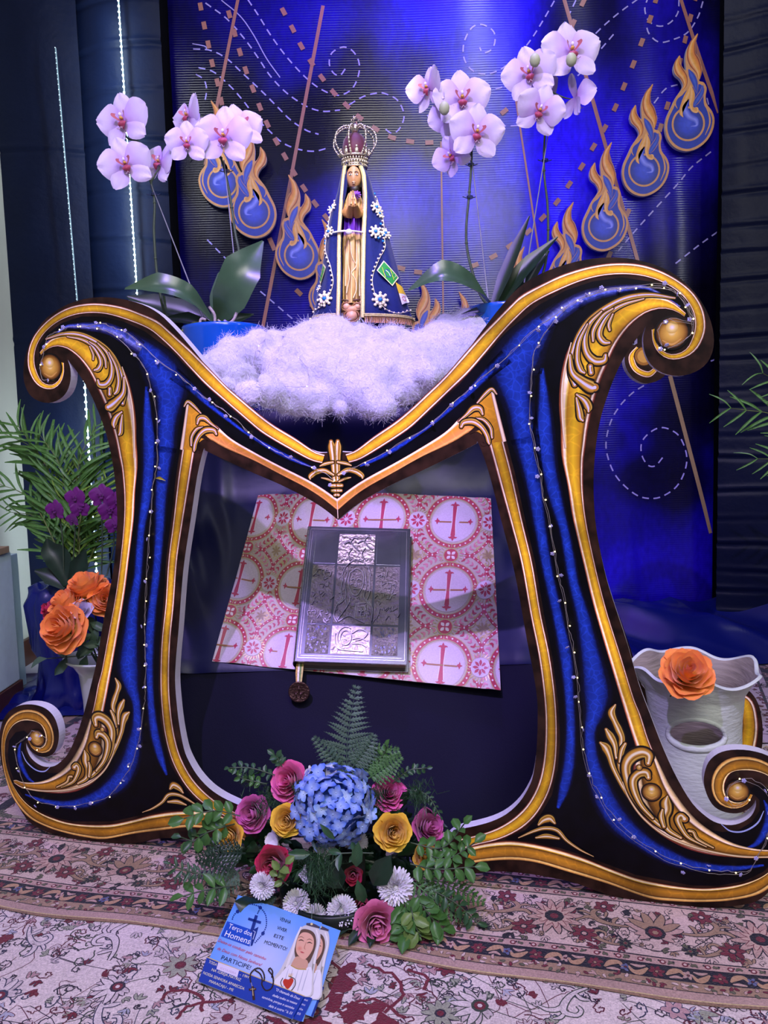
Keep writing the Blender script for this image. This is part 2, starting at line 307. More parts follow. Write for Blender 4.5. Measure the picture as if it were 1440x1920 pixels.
# ---- flame cutouts stuck to the banner
FO = [(805, 195), (772, 330), (800, 430), (848, 520), (845, 590), (822, 652), (870, 672), (900, 730), (890, 810), (905, 885), (960, 960), (985, 1050), (962, 1160), (900, 1255), (805, 1322), (700, 1345), (590, 1312), (512, 1230), (478, 1120), (490, 1010), (540, 900), (585, 810), (640, 735), (657, 690), (625, 630), (572, 580), (562, 500), (620, 400), (635, 490), (685, 550), (678, 430), (700, 330), (755, 245)]
mf_side = mat('foam_edge', '#c9c6d8', .7); mf_print = mat('flame_print', '#ffffff', .35, attr=True, var=.10, scale=45)
ORG, BLU, BL2, LIN = S('#e8a14a'), S('#2c3fae'), S('#4a63d0'), S('#d69a6a')
def flame(cx, cy, s, mir, label, k):
    c = onY(cx, cy, YB); mpp = YB / FPX * .1718 * s; y0 = YB - (.045 if k % 2 else .072)
    def fn(u, v, h): return (c[0] + (u - 730) * mpp * (-1 if mir else 1), y0 - h, c[2] - (v - 1060) * mpp)
    root = empty('flame_cutout', (c[0], y0, c[2] - .3 * s), label, 'flame cutout', 'flame cutouts on the backdrop')
    O = smoothp(FO, 4, True); n = len(O); T = tessellate_polygon([[Vector((p[0], p[1], 0)) for p in O]])
    V = [fn(p[0], p[1], 0) for p in O] + [fn(p[0], p[1], -.02) for p in O]
    g = G(); g.add((V, [tuple(t) for t in T] + [tuple(i + n for i in t)[::-1] for t in T] + [(i, (i + 1) % n, n + (i + 1) % n, n + i) for i in range(n)])); g.build('board', mf_side, root, False)
    p = Print(fn); p.poly(O, LIN, 2)
    O2 = smoothp([(x * .94 + 730 * .06, y * .955 + 1070 * .045) for x, y in FO], 4, True)
    body = [(700, 740), (650, 790), (600, 830), (560, 920), (512, 1020), (500, 1120), (535, 1220), (605, 1290), (700, 1322), (795, 1300), (885, 1238), (940, 1150), (962, 1050), (940, 975), (880, 900), (868, 810), (878, 740), (850, 700), (810, 690)]
    p.poly(smoothp(body, 4, True), BLU, 3)
    org = [S('#b05c40'), S('#e8a14a'), S('#f0bc88'), S('#d98048')]
    def lobe(L): p.line(L, [(0, LIN), (.1, S('#7a2c38')), (.2, org[3]), (.5, org[1]), (.68, org[2]), (.85, org[3]), (.93, S('#7a2c38')), (1, LIN)], 4, n=6)
    lobe([(803, 200, 6), (750, 290, 60), (738, 390, 95), (770, 470, 120), (815, 560, 70), (822, 640, 14)])
    lobe([(618, 405, 6), (596, 480, 62), (618, 550, 88), (668, 620, 72), (680, 690, 36), (648, 745, 8)])
    p.line([(712, 540, 12), (745, 600, 70), (780, 680, 66), (800, 780, 8)], [(0, LIN), (.14, BLU), (.5, BL2), (.86, BLU), (1, LIN)], 5)
    p.line([(860, 700, 14), (850, 770, 50), (800, 850, 60), (770, 900, 20)], [(0, LIN), (.14, BLU), (.5, BL2), (.86, BLU), (1, LIN)], 5)
    p.rim((715, 1075), 172, [(0, S('#4a5ce0')), (.45, S('#3a4cd0')), (.8, S('#333f9a')), (.88, S('#333f9a')), (.89, LIN), (1, LIN)], 6, 36)
    p.line([(735, 690, 6), (710, 780, 60), (670, 870, 60), (640, 960, 40), (660, 1008, 6)], [(0, LIN), (.2, org[1]), (.5, org[2]), (.8, org[1]), (1, LIN)], 7)
    p.line([(740, 700, 10), (755, 790, 50), (740, 880, 40), (760, 940, 34), (800, 955, 30), (805, 925, 20), (785, 915, 8)], [(0, LIN), (.25, org[1]), (.75, org[2]), (1, LIN)], 8)
    p.line([(715, 830, 6), (680, 920, 60), (720, 1000, 70), (790, 1040, 60), (800, 1090, 30), (740, 1100, 6)], [(0, S('#3a4cd0')), (.5, S('#8f96ff')), (1, S('#3a4cd0'))], 7)
    p.line([(880, 880, 8), (925, 980, 16), (935, 1080, 16), (890, 1190, 5)], LIN, 7)
    p.line([(590, 830, 5), (580, 880, 12), (600, 920, 6)], LIN, 7)
    p.build('printed_face', mf_print, root)
for k, (x, y, s_, mir, lb) in enumerate([(1283, 240, 1, 0, 'highest flame cutout at the upper right edge of the backdrop'), (1205, 322, .97, 0, 'second highest flame cutout on the right side of the backdrop'),
        (1127, 428, .95, 0, 'third flame cutout down on the right, just above the gold scroll'), (1060, 530, .93, 0, 'flame cutout half hidden behind the top of the gold scroll'), (968, 612, .92, 0, 'flame cutout behind the dark orchid leaves on the right'),
        (418, 345, .93, 1, 'highest flame cutout at the left edge of the backdrop'), (478, 403, .97, 1, 'flame cutout second from the left edge of the backdrop'), (560, 480, .93, 1, 'flame cutout left of the statue, third from the left edge'),
        (622, 562, .92, 1, 'flame cutout mostly hidden behind the left side of the statue mantle'), (800, 668, .9, 1, 'flame cutout rising out of the cotton right of the statue'), (872, 690, .9, 1, 'flame cutout peeking over the cotton beside the right orchid pot')]):
    flame(x, y, s_, mir, lb, k)
# ---- curtains: satin wrapped columns with gathered creases
def curtain(name, x0, x1, y0, z0, z1, amp, crease, seed, m, label, seams=()):
    nx, nzv = 130, 420; X = np.linspace(x0, x1, nx); Z = np.linspace(z0, z1, nzv); P = np.zeros((nx, nzv, 3)); rs = np.random.default_rng(seed)
    cz = []; z = z0 + .1
    while z < z1: cz.append((z + rs.normal() * .008, rs.uniform(.6, 1.2), rs.uniform(-.03, .05))); z += crease * rs.uniform(.8, 1.25)
    for i, x in enumerate(X):
        u = (x - x0) / (x1 - x0); f = 0
        for (s_, d_) in seams: f += d_ * math.exp(-((u - s_) / .012) ** 2)
        for j, z in enumerate(Z):
            y = amp * (1 - (2 * u - 1) ** 2) * -1 + .006 * nz3((x * 3, z * 1.2, seed)) + f + .004 * nz3((x * 9, z * 4, seed + 5))
            P[i, j] = (x, y0 + y, z)
        for (cc, a, tl_) in cz:
            zc = cc + tl_ * (u - .5) + .006 * nz3((x * 7, cc, seed)); d = (Z - zc) / .011; k = a * (.35 + .65 * abs(math.sin(u * 3.1 + cc * 9))) * .009
            P[i, :, 1] += k * np.exp(-d * d) - k * .8 * np.exp(-((Z - zc - .02) / .012) ** 2)
    g = G(); g.add(grid(P)); o = g.build(name, m, None); return tag(o, label, 'curtain')
ms = mat('navy_curtain', '#0e1734', .45, var=.12, scale=5, bump=.25, bscale=26, spec=.15)
curtain('satin_curtain', -1.86, -1.44, 4.0, .02, 4.3, .03, .9, 11, ms, 'smooth navy satin curtain panel next to the white wall')
curtain('satin_curtain', -1.45, -1.04, 4.03, .02, 4.3, .05, .215, 12, ms, 'navy satin panel with horizontal gathers between light strip and backdrop')
curtain('satin_curtain', 1.755, 2.8, 4.05, .02, 4.3, .12, .135, 13, mat('navy_curtain_dark', '#0b1230', .42, var=.1, scale=5, bump=.2, bscale=26, spec=.12), 'dark navy gathered satin column at the right edge of the picture')
# ---- vertical light strips
m_led = mat('cool_led', '#e8fff8', .3, emit=14, var=0); m_dim = mat('faint_led', '#c8e8ff', .3, emit=2.2, var=0); m_strip = mat('clear_strip', '#9fb6c4', .3)
def strip(pts, label, step, r, y):
    A, B = onY(*pts[0], y), onY(*pts[1], y)
    if r > .005: lamp('strip_glow', 'AREA', tuple((A + B) / 2 + [-.03, -.10, 0]), tuple((A + B) / 2 + [-.10, .3, 0]), 5, (.72, .95, 1), .03, sy=float(abs(A[2] - B[2])) * .9)
    root = empty('light_strip', tuple(A), label, 'light strip')
    g = G(); g.add(tube([A, B], .004, 6)); g.build('strip_cable', m_strip, root)
    n = int(np.linalg.norm(B - A) / step); g = G()
    for k in range(n + 1): g.add(sph(A + (B - A) * k / n + [0, -.006, 0], r, 1))
    o = g.build('small_bulbs', m_led if r > .005 else m_dim, root); o['kind'] = 'stuff'
strip([(221, -20), (258, 560)], 'bright vertical light strip behind the left orchid flowers', .026, .0052, 3.92)
strip([(158, 700), (192, 1236)], 'light strip glowing through the palm leaves at lower left', .034, .0066, 3.82)
strip([(104, 90), (146, 580)], 'faint dotted light strip on the smooth left curtain', .024, .0022, 3.93)
# ---- white board leaning on the wall
A = [onY(-60, 1010, 3.35), onY(38, 986, 3.6)]
cb = empty('white_cabinet', (-1.84, 3.2, .2), 'low white cabinet with wooden top edge against the left wall', 'cabinet')
g = G(); g.add(box(-1.84, -1.60, 1.9, 3.28, .10, .66, .004)); g.build('body', mat('cabinet_white', '#cfe6ee', .35, var=.04), cb, False)
g = G(); g.add(box(-1.85, -1.59, 1.9, 3.25, .662, .69, .003)); g.build('top_edge', mat('cabinet_top', '#a08468', .5), cb, False)
g = G(); g.add(box(-1.845, -1.592, 1.9, 3.29, 0.002, .098, .003)); g.build('plinth', mat('cabinet_plinth', '#4a241c', .4, var=.2), cb, False)
g = G(); g.add(box(-1.84, -1.62, 3.285, 3.38, .05, .64, .003)); g.build('side_panel', mat('cabinet_side', '#9fc0cc', .3, var=.03), cb, False)
# ================================================================== the letter cutout (front) - right half traced, left half mirrored
YAW, LEAN = math.radians(-13.73), math.radians(-2.27)
MU = np.array([math.cos(YAW), math.sin(YAW), 0]); MW = np.array([-math.sin(YAW) * math.sin(LEAN), math.cos(YAW) * math.sin(LEAN), math.cos(LEAN)]); MN = np.cross(MU, MW)
_d = ray(1310, 1700); _p = CAM + _d * (-1.084 / _d[2]); M0 = _p                     # touches the floor there
M0 = onplane(634, 974, _p, MN)                                                   # origin on the axis of the letter
def m_uv(px, py): q = onplane(px, py, M0, MN) - M0; return np.array([q @ MU, q @ MW])
def mscale(px, py): q = onplane(px, py, M0, MN); return np.dot(q - CAM, AF) / FPX
def m3(u, v, h=0.): return M0 + MU * u + MW * v + MN * h
def tr(L, ox=0, oy=0, s=1.):
    out = []
    for p in L:
        x, y = ox + p[0] * s, oy + p[1] * s; uv = m_uv(x, y); out.append((uv[0], uv[1]) + ((p[2] * s * mscale(x, y),) if len(p) > 2 else ()))
    return out
def mir(L): return [(-p[0],) + tuple(p[1:]) for p in L]
c4 = lambda L: tr(L, 980, 460, .26389); c3 = lambda L: tr(L, 640, 640, .25); c6 = lambda L: tr(L, 1060, 1280, .26389); c7 = lambda L: tr(L, 780, 1280, .25); cl = lambda L: tr(L, 780, 520, .20833); c2 = lambda L: tr(L, 380, 640, .25); g2 = lambda L: tr(L, 880, 800, .27073)
# outline, right half, from the top of the V round to its tip
OUT = tr([(634, 846), (650, 848), (668, 846), (690, 836), (720, 818), (760, 787), (800, 751), (840, 709), (877, 657), (910, 612), (940, 574), (972, 540), (1010, 515), (1060, 496), (1110, 485), (1160, 483), (1210, 491), (1258, 510), (1295, 540), (1322, 577), (1336, 615), (1338, 650), (1326, 680), (1302, 698), (1272, 705), (1242, 699), (1220, 683), (1208, 658), (1206, 632)])
OUT += tr([(1211, 612), (1190, 640), (1170, 671), (1154, 703), (1138, 745), (1125, 790), (1117, 840), (1113, 903), (1116, 973), (1125, 1030), (1137, 1084), (1152, 1133), (1177, 1209), (1197, 1280), (1219, 1340), (1245, 1407), (1271, 1462), (1298, 1506), (1324, 1531), (1345, 1543), (1371, 1547), (1393, 1541), (1409, 1529), (1417, 1512), (1417, 1499)])
OUT += tr([(1411, 1510), (1400, 1519), (1382, 1525), (1360, 1523), (1340, 1513), (1327, 1494), (1320, 1470), (1321, 1449), (1329, 1428), (1346, 1413), (1371, 1406), (1405, 1407), (1440, 1417), (1472, 1440), (1493, 1478), (1500, 1525), (1494, 1575), (1474, 1625), (1445, 1668), (1418, 1690), (1375, 1699), (1325, 1701), (1280, 1699), (1218, 1692), (1139, 1677), (1080, 1656), (1030, 1645), (980, 1637), (930, 1634), (895, 1637), (868, 1643), (845, 1637), (830, 1618), (828, 1597), (832, 1580), (845, 1564), (867, 1554), (890, 1549), (922, 1540), (950, 1526), (974, 1504), (991, 1477), (1000, 1452), (1006, 1405), (1008, 1355), (1007, 1310), (1000, 1262), (988, 1200), (973, 1115), (961, 1057), (939, 973), (916, 884), (897, 831)])
OUT += tr([(893, 832), (860, 849), (790, 883), (740, 906), (690, 933), (660, 953), (634, 975)])
OUT[0] = (0, OUT[0][1]); OUT[-1] = (0, OUT[-1][1])
def seg_smooth(P, keep): return P
OA = np.array([p[:2] for p in OUT]); cuts = [0, 29, 53, len(OUT) - 7, len(OUT) - 1]; R_ = []
for a, b_ in zip(cuts[:-1], cuts[1:]): R_ += list(smoothp(OA[a:b_ + 1] if a != 29 else OA[a:b_ + 1], 3)[:-1])
R_.append(OA[-1]); R_ = np.array(R_)
FULL = np.vstack([R_, np.array(mir([tuple(p) for p in R_[1:-1][::-1]]))])
THK = .028
mB = m3(0, R_[:, 1].min()); let = empty('letter_cutout', tuple(m3(0, R_[:, 1].min(), -THK / 2)), 'large standing letter M cutout with painted gold scrolls on blue', 'letter cutout')
n = len(FULL); T = tessellate_polygon([[Vector((p[0], p[1], 0)) for p in FULL]])
V = [m3(p[0], p[1]) for p in FULL] + [m3(p[0], p[1], -THK) for p in FULL]
g = G(); g.add((V, [tuple(t) for t in T], ), mi=0); g.add((V, [tuple(t)[::-1] for t in [tuple(i + n for i in t) for t in T]] + [(i, (i + 1) % n, n + (i + 1) % n, n + i) for i in range(n)]), mi=1)
def print_mat(name, kind):
    m, t, b, N, L = nt(name); tc = N.new('ShaderNodeTexCoord'); at = N.new('ShaderNodeAttribute'); at.attribute_name = 'Col'
    n1 = N.new('ShaderNodeTexNoise'); n1.inputs['Scale'].default_value = dict(brown=26, gold=5.5, blue=40)[kind]; n1.inputs['Detail'].default_value = dict(brown=3, gold=2, blue=2)[kind]; L.new(tc.outputs['Object'], n1.inputs[0])
    r = N.new('ShaderNodeMapRange'); lo, hi = dict(brown=(.45, 2.0), gold=(.66, 1.75), blue=(.85, 1.1))[kind]; r.inputs[1].default_value = .35; r.inputs[2].default_value = .65; r.inputs[3].default_value = lo; r.inputs[4].default_value = hi; L.new(n1.outputs[0], r.inputs[0])
    sc_ = N.new('ShaderNodeVectorMath'); sc_.operation = 'SCALE'; L.new(at.outputs['Color'], sc_.inputs[0]); L.new(r.outputs[0], sc_.inputs[3]); out = sc_.outputs[0]
    if kind != 'brown':
        v = N.new('ShaderNodeTexVoronoi'); v.feature = 'DISTANCE_TO_EDGE'; v.inputs['Scale'].default_value = 62 if kind == 'blue' else 40
        n2 = N.new('ShaderNodeTexNoise'); n2.inputs['Scale'].default_value = 20; L.new(tc.outputs['Object'], n2.inputs[0]); mx = N.new('ShaderNodeVectorMath'); mx.operation = 'MULTIPLY_ADD'; mx.inputs[1].default_value = (.03,) * 3; L.new(n2.outputs['Color'], mx.inputs[0]); L.new(tc.outputs['Object'], mx.inputs[2]); L.new(mx.outputs[0], v.inputs['Vector'])
        r2 = N.new('ShaderNodeMapRange'); r2.inputs[1].default_value = .0; r2.inputs[2].default_value = .10; r2.inputs[3].default_value = 1.6 if kind == 'blue' else 1.2; r2.inputs[4].default_value = 1.; L.new(v.outputs['Distance'], r2.inputs[0])
        s2 = N.new('ShaderNodeVectorMath'); s2.operation = 'SCALE'; L.new(out, s2.inputs[0]); L.new(r2.outputs[0], s2.inputs[3]); out = s2.outputs[0]
    L.new(out, b.inputs['Base Color']); b.inputs['Roughness'].default_value = .38; b.inputs['Specular IOR Level'].default_value = .22; return m
mp_b, mp_g, mp_u = print_mat('print_brown', 'brown'), print_mat('print_gold', 'gold'), print_mat('print_blue', 'blue')
mp_l = mat('print_plain', '#ffffff', .38, attr=True, var=.05, scale=60, spec=.35)
BRN = S('#26160f'); BLK = S('#020208')
g.K = [np.tile(BRN, (len(v), 1)) for v in g.V]
g.build('board', [mp_b, mat('foam_side', '#cfccd8', .75, var=.05)], let, False)
pm = Print(lambda u, v, h: m3(u, v, h + .0002))
CR, RD, DK, OG, GD, BR = S('#f8dcc4'), S('#7d3a28'), S('#46280e'), S('#b47c20'), S('#dcae24'), S('#8c5e20')
GP = [(0, S('#3a1a18')), (.05, RD), (.10, CR), (.15, CR), (.19, DK), (.24, OG), (.5, GD), (.78, OG), (.84, DK), (.87, CR), (.91, CR), (.95, RD), (1, S('#3a1a18'))]
def both(f, L, *a, **k):                                    # draw on the right half and mirrored
    f(L, *a, **k); f(mir(L), *a, **k)
def both2(A, B, prof, lay, n=60, mi=1):
    pm.band([p[:2] for p in A], [p[:2] for p in B], prof, lay, n, mi); pm.band([p[:2] for p in mir(A)], [p[:2] for p in mir(B)], prof, lay, n, mi)
# black core (lies under the gold bands)
topO = c4([(915, 600), (925, 690), (970, 770), (1050, 812), (1150, 800), (1230, 750), (1280, 670), (1302, 580), (1285, 460), (1220, 345), (1110, 250), (970, 175), (820, 132), (650, 125), (480, 148), (300, 200), (150, 268), (0, 345)]) + tr([(959, 570), (934, 595), (905, 624), (867, 667), (835, 704), (802, 736), (770, 766), (740, 791), (702, 817), (668, 843), (648, 851)])
topI = c4([(950, 590), (945, 660), (975, 730), (1040, 770), (1110, 765), (1170, 725), (1205, 650), (1222, 570), (1210, 480), (1165, 395), (1085, 318), (970, 255), (840, 218), (700, 208), (550, 222), (400, 262), (230, 335), (60, 425)]) + tr([(967, 599), (938, 630), (905, 670), (876, 703), (842, 735), (801, 774), (772, 801), (745, 820), (702, 847), (675, 862), (655, 868)])
fieL = tr([(1286, 587), (1270, 573), (1257, 563), (1233, 554), (1207, 551), (1175, 556), (1144, 570), (1112, 592), (1086, 621), (1067, 650), (1057, 679), (1050, 719), (1048, 763), (1051, 800), (1053, 854), (1064, 908), (1072, 962), (1083, 1011), (1094, 1057), (1110, 1125), (1129, 1192), (1151, 1266), (1167, 1320), (1179, 1359), (1192, 1399)])
fieR = tr([(1283, 594), (1265, 583), (1239, 579), (1212, 587), (1191, 602), (1173, 621), (1154, 650), (1138, 687), (1125, 719), (1112, 763), (1103, 803), (1098, 840), (1094, 870), (1094, 922), (1099, 973), (1110, 1030), (1124, 1092), (1140, 1152), (1164, 1228), (1189, 1309), (1202, 1341), (1216, 1385), (1229, 1417)])
lowL = tr([(1192, 1399), (1188, 1430), (1188, 1468), (1194, 1502), (1208, 1532), (1231, 1559), (1266, 1581), (1297, 1594), (1337, 1603), (1390, 1608), (1440, 1608), (1462, 1600)])
lowR = tr([(1229, 1417), (1244, 1448), (1258, 1475), (1284, 1512), (1311, 1541), (1345, 1565), (1377, 1581), (1411, 1590), (1440, 1593), (1455, 1591), (1464, 1594)])
botT = tr([(885, 1586), (920, 1579), (955, 1576), (992, 1580), (1042, 1591), (1092, 1607), (1139, 1626), (1192, 1645), (1245, 1657), (1297, 1664), (1337, 1664), (1390, 1657), (1432, 1641), (1462, 1612), (1478, 1578), (1484, 1540), (1478, 1500), (1458, 1468), (1430, 1450), (1400, 1444), (1375, 1446), (1362, 1460), (1358, 1478), (1364, 1496), (1380, 1504), (1396, 1500), (1405, 1488)])
botB = tr([(872, 1622), (900, 1616), (955, 1612), (1005, 1617), (1067, 1635), (1140, 1657), (1218, 1684), (1271, 1690), (1324, 1691), (1377, 1687), (1430, 1673), (1470, 1636), (1488, 1590), (1494, 1540), (1488, 1492), (1468, 1452), (1436, 1428), (1402, 1418), (1368, 1421), (1345, 1437), (1334, 1462), (1336, 1488), (1350, 1508), (1376, 1516), (1400, 1508), (1411, 1490)])
innI = tr([(862, 1572), (890, 1566), (920, 1557), (945, 1545), (970, 1527), (992, 1502), (1010, 1465), (1019, 1420), (1022, 1367), (1020, 1314), (1010, 1233), (994, 1152), (977, 1057), (958, 984), (939, 916), (921, 850), (912, 820)])
innO = tr([(868, 1592), (895, 1584), (930, 1576), (960, 1564), (987, 1547), (1010, 1522), (1030, 1485), (1041, 1442), (1045, 1392), (1043, 1320), (1032, 1233), (1015, 1152), (999, 1057), (980, 976), (961, 889), (945, 827), (938, 795)])
core = topI[2:][:-1] + [(0, m_uv(640, 880)[1])]
core = [p[:2] for p in core]
core_r = [p[:2] for p in tr([(1290, 600), (1286, 570), (1262, 548), (1220, 528), (1165, 520), (1110, 528), (1060, 545), (1010, 572), (955, 618), (905, 672), (860, 722), (800, 778), (740, 824), (690, 856), (650, 872), (634, 876)])]
core_r += [p[:2] for p in tr([(634, 945), (660, 920), (690, 900), (740, 876), (790, 846), (840, 816), (880, 790), (905, 760), (922, 740), (932, 760), (948, 820), (966, 889), (985, 976), (1004, 1057), (1020, 1152), (1036, 1233), (1048, 1330), (1050, 1392), (1046, 1442), (1035, 1490), (1012, 1530), (985, 1556), (945, 1574), (1000, 1578), (1050, 1590), (1100, 1606), (1192, 1640), (1297, 1660), (1345, 1661), (1395, 1652), (1432, 1634), (1458, 1606), (1472, 1570), (1476, 1535), (1468, 1500), (1446, 1478), (1420, 1470), (1405, 1480), (1424, 1500), (1424, 1520), (1410, 1541), (1385, 1556), (1355, 1560), (1330, 1555), (1280, 1560), (1231, 1545), (1190, 1490), (1180, 1430), (1190, 1400), (1170, 1310), (1135, 1192), (1116, 1125), (1088, 1011), (1068, 908), (1056, 840), (1054, 763), (1056, 719), (1064, 679), (1092, 621), (1148, 575), (1207, 557), (1250, 566), (1280, 590)])]
pm.poly(core_r, BLK, 1, 0); pm.poly(mir(core_r), BLK, 1, 0)
# blue streaks
B0, B1, B2 = S('#070a30'), S('#163098'), S('#1e3cb0')
BP = [(0, BLK), (.14, S('#06082a')), (.3, B1), (.5, B2), (.7, B1), (.86, S('#06082a')), (1, BLK)]
LP = [(0, BLK), (.2, S('#20205e')), (.45, S('#7f86e0')), (.6, S('#5566d8')), (.85, S('#141a5a')), (1, BLK)]
for L_, pf, ly in (([(1050, 573, 20), (1030, 596, 40), (1008, 620, 66), (985, 650, 92), (964, 690, 104), (966, 725, 78), (976, 770, 60), (984, 832, 54)], BP, 2), ([(984, 820, 54), (1001, 908, 38), (1013, 990, 30), (1027, 1071, 26), (1045, 1152, 26), (1061, 1233, 31), (1067, 1301, 24), (1070, 1367, 24), (1067, 1430, 28), (1057, 1480, 25), (1046, 1515, 8)], BP, 2),
        ([(1016, 690, 10), (1020, 760, 30), (1021, 827, 46), (1030, 881, 36), (1042, 935, 33), (1057, 990, 24), (1067, 1043, 26), (1077, 1098, 26), (1092, 1152, 33), (1103, 1206, 42), (1113, 1260, 54), (1118, 1301, 62), (1115, 1335, 46), (1106, 1372, 28), (1110, 1425, 34), (1122, 1465, 46), (1137, 1504, 54), (1165, 1545, 56), (1208, 1580, 42), (1245, 1602, 40), (1284, 1618, 32), (1324, 1626, 24), (1377, 1628, 16), (1432, 1622, 6)], BP, 2),
        ([(950, 668, 30), (912, 702, 22), (880, 735, 15), (840, 770, 11), (797, 805, 8), (740, 842, 13), (702, 862, 10), (675, 874, 4)], BP, 2),
        ([(1275, 575, 5), (1217, 541, 8), (1180, 540, 14), (1149, 545, 20), (1110, 553, 26), (1080, 566, 30), (1050, 585, 34), (1020, 608, 30)], LP, 3),
        ([(1432, 1500, 3), (1440, 1520, 14), (1438, 1550, 20), (1420, 1580, 14), (1400, 1590, 4)], BP, 2)):
    t_ = tr(L_); both(pm.line, t_, pf, ly, 6, 2)
both(pm.line, tr([(1352, 1545, 1), (1370, 1558, 3), (1395, 1558, 3), (1420, 1543, 3), (1432, 1520, 1)]), S('#a8b4f0'), 4, 5, 3)
# gold bands and fields
both2(topO, topI, GP, 5, 110)
both2(innI, innO, GP, 5, 80)
both2(botB, botT, [(0, S('#3a1a18')), (.06, S('#d8a050')), (.12, S('#e8c070')), (.17, DK), (.24, BR), (.5, OG), (.66, BR), (.74, DK), (.79, GD), (.84, S('#fff0c8')), (.9, S('#f0d090')), (.95, RD), (1, S('#3a1a18'))], 5, 110)
FP = [(0, S('#5a2020')), (.07, S('#c07040')), (.13, CR), (.19, CR), (.23, S('#e0c060')), (.28, OG), (.55, GD), (.8, OG), (.88, DK), (.92, CR), (.96, RD), (1, S('#2a1210'))]
both2(fieL, fieR, FP, 5, 80)
both2(lowL, lowR, [(0, S('#5a2020')), (.06, RD), (.12, CR), (.2, S('#e8c890')), (.26, DK), (.4, BR), (.7, OG), (.82, DK), (.86, CR), (.92, S('#e8c890')), (1, S('#2a1210'))], 5, 70)
# V arms, lower gold band: apex to tip
vU = tr([(922, 728), (895, 757), (865, 781), (835, 810), (790, 839), (740, 868), (690, 895), (660, 914), (634, 935)]); vL = tr([(905, 810), (880, 811), (858, 824), (835, 836), (790, 857), (740, 885), (690, 913), (660, 934), (634, 957)])
vU[-1] = (0, vU[-1][1]); vL[-1] = (0, vL[-1][1])
both2(vU, vL, [(0, RD), (.08, CR), (.18, CR), (.24, S('#d8a080')), (.34, OG), (.8, S('#c07a40')), (.9, S('#e09850')), (1, DK)], 5.4, 60)
kn = tr([(922, 728), (900, 752), (885, 775), (880, 800), (900, 812), (912, 820), (925, 830), (945, 827), (938, 790)]); pm.poly([p[:2] for p in kn], OG, 5.6, 1); pm.poly([p[:2] for p in mir(kn)], OG, 5.6, 1)
both(pm.line, tr([(922, 730, 6), (934, 780, 7), (946, 828, 8)]), [(0, RD), (.3, CR), (.7, CR), (1, RD)], 5.8, 3, 3)
both(pm.line, tr([(880, 812, 4), (905, 798, 14), (912, 812, 16), (908, 832, 10), (900, 828, 4)]), BRN, 5.9, 4, 0)
pm.line([(0, m_uv(634, 936)[1]), (0, m_uv(634, 972)[1])], CR, 6, w=.0018, mi=3)
# acanthus ornament: each lobe a dark rim, gold body and pale highlight
GO, HI, SH = S('#d49a3c'), S('#ffefd0'), S('#6a3f16')
def lobe(L, cap=True, br=1., lay=[7.]):
    rim_ = [(p[0], p[1], p[2] * 1.28 + .0022) for p in L]; lay[0] += .12
    h = S('#ded2ff') if br > 1.1 else HI  # lilac highlight of the upper lobes: violet light put into the print
    pf = [(0, SH), (.14, S('#c08a28')), (.28, GO), (.38, h), (.5, h), (.6, GO), (.74, S('#7a4c14')), (.86, S('#e8bc50')), (1, SH)]
    for f in (lambda q: q, mir):
        r_, l_ = f(rim_), f(L); e = r_[-1]; e0 = r_[0]
        pm.line(r_, S('#0c0606'), lay[0], 6, 3)
        for q in (r_[0], r_[-1]): pm.dot(q[:2], q[2] / 2, S('#0c0606'), lay[0], 14, 3)
        for q in (l_[0], l_[-1]): pm.dot(q[:2], q[2] / 2, S('#b8782c'), lay[0] + .05, 14, 3); pm.dot((q[0], q[1]), q[2] * .22, h, lay[0] + .09, 10, 3)
        pm.line(l_, pf, lay[0] + .06, 6, 3)
def orb(c, r, lay=13.):
    for f in (lambda q: q, mir):
        q = f([c])[0]; pm.dot(q[:2], r * 1.13, S('#0c0606'), lay, 24, 3); pm.rim(q[:2], r, [(0, S('#ffe9b0')), (.25, S('#e6b450')), (.7, S('#b07c30')), (.92, S('#6a3f16')), (1, S('#3a2008'))], lay + .1, 24, 3)
        pm.rim((q[0], q[1] + r * .35), r * .4, [(0, S('#f6e6ff')), (.5, S('#efcf80')), (1, S('#d0a048'))], lay + .2, 16, 3)
        pm.line([(q[0] - r * .6, q[1] - r * .45, r * .05), (q[0], q[1] - r * .75, r * .14), (q[0] + r * .6, q[1] - r * .4, r * .05)], S('#d09a50'), lay + .2, 4, 3)
TOPL = [[(1080, 375, 10), (900, 352, 24), (740, 375, 32), (600, 440, 34), (480, 530, 34), (400, 640, 32), (350, 780, 28), (340, 900, 30), (370, 990, 30)], [(860, 380, 8), (720, 420, 20), (620, 480, 28), (560, 570, 32), (545, 640, 34), (575, 685, 36), (615, 692, 16)],
        [(640, 450, 10), (570, 500, 20), (505, 600, 24), (500, 680, 14)], [(560, 470, 10), (475, 560, 26), (442, 660, 32), (455, 760, 38), (510, 820, 46), (575, 818, 40), (588, 780, 20)], [(460, 560, 10), (403, 680, 22), (388, 800, 28), (410, 880, 34), (438, 905, 16)],
        [(480, 860, 30), (486, 905, 30)], [(335, 780, 16), (352, 900, 36), (420, 965, 54), (485, 1005, 70), (512, 1010, 46)], [(385, 1060, 14), (440, 1100, 40), (468, 1150, 44), (468, 1180, 14)], [(382, 1085, 12), (402, 1170, 34), (412, 1225, 36), (428, 1245, 14)], [(640, 490, 10), (612, 560, 18), (618, 602, 14)]]
for L_ in TOPL: lobe(c4([(q[0], q[1], q[2] * 1.15 + 3) for q in L_]), br=1.2)
both(pm.line, c4([(345, 690, 8), (300, 870, 14), (278, 1060, 16), (288, 1300, 16), (305, 1440, 14)]), [(0, RD), (.3, CR), (.7, CR), (1, S('#d8b040'))], 12, 5, 3)
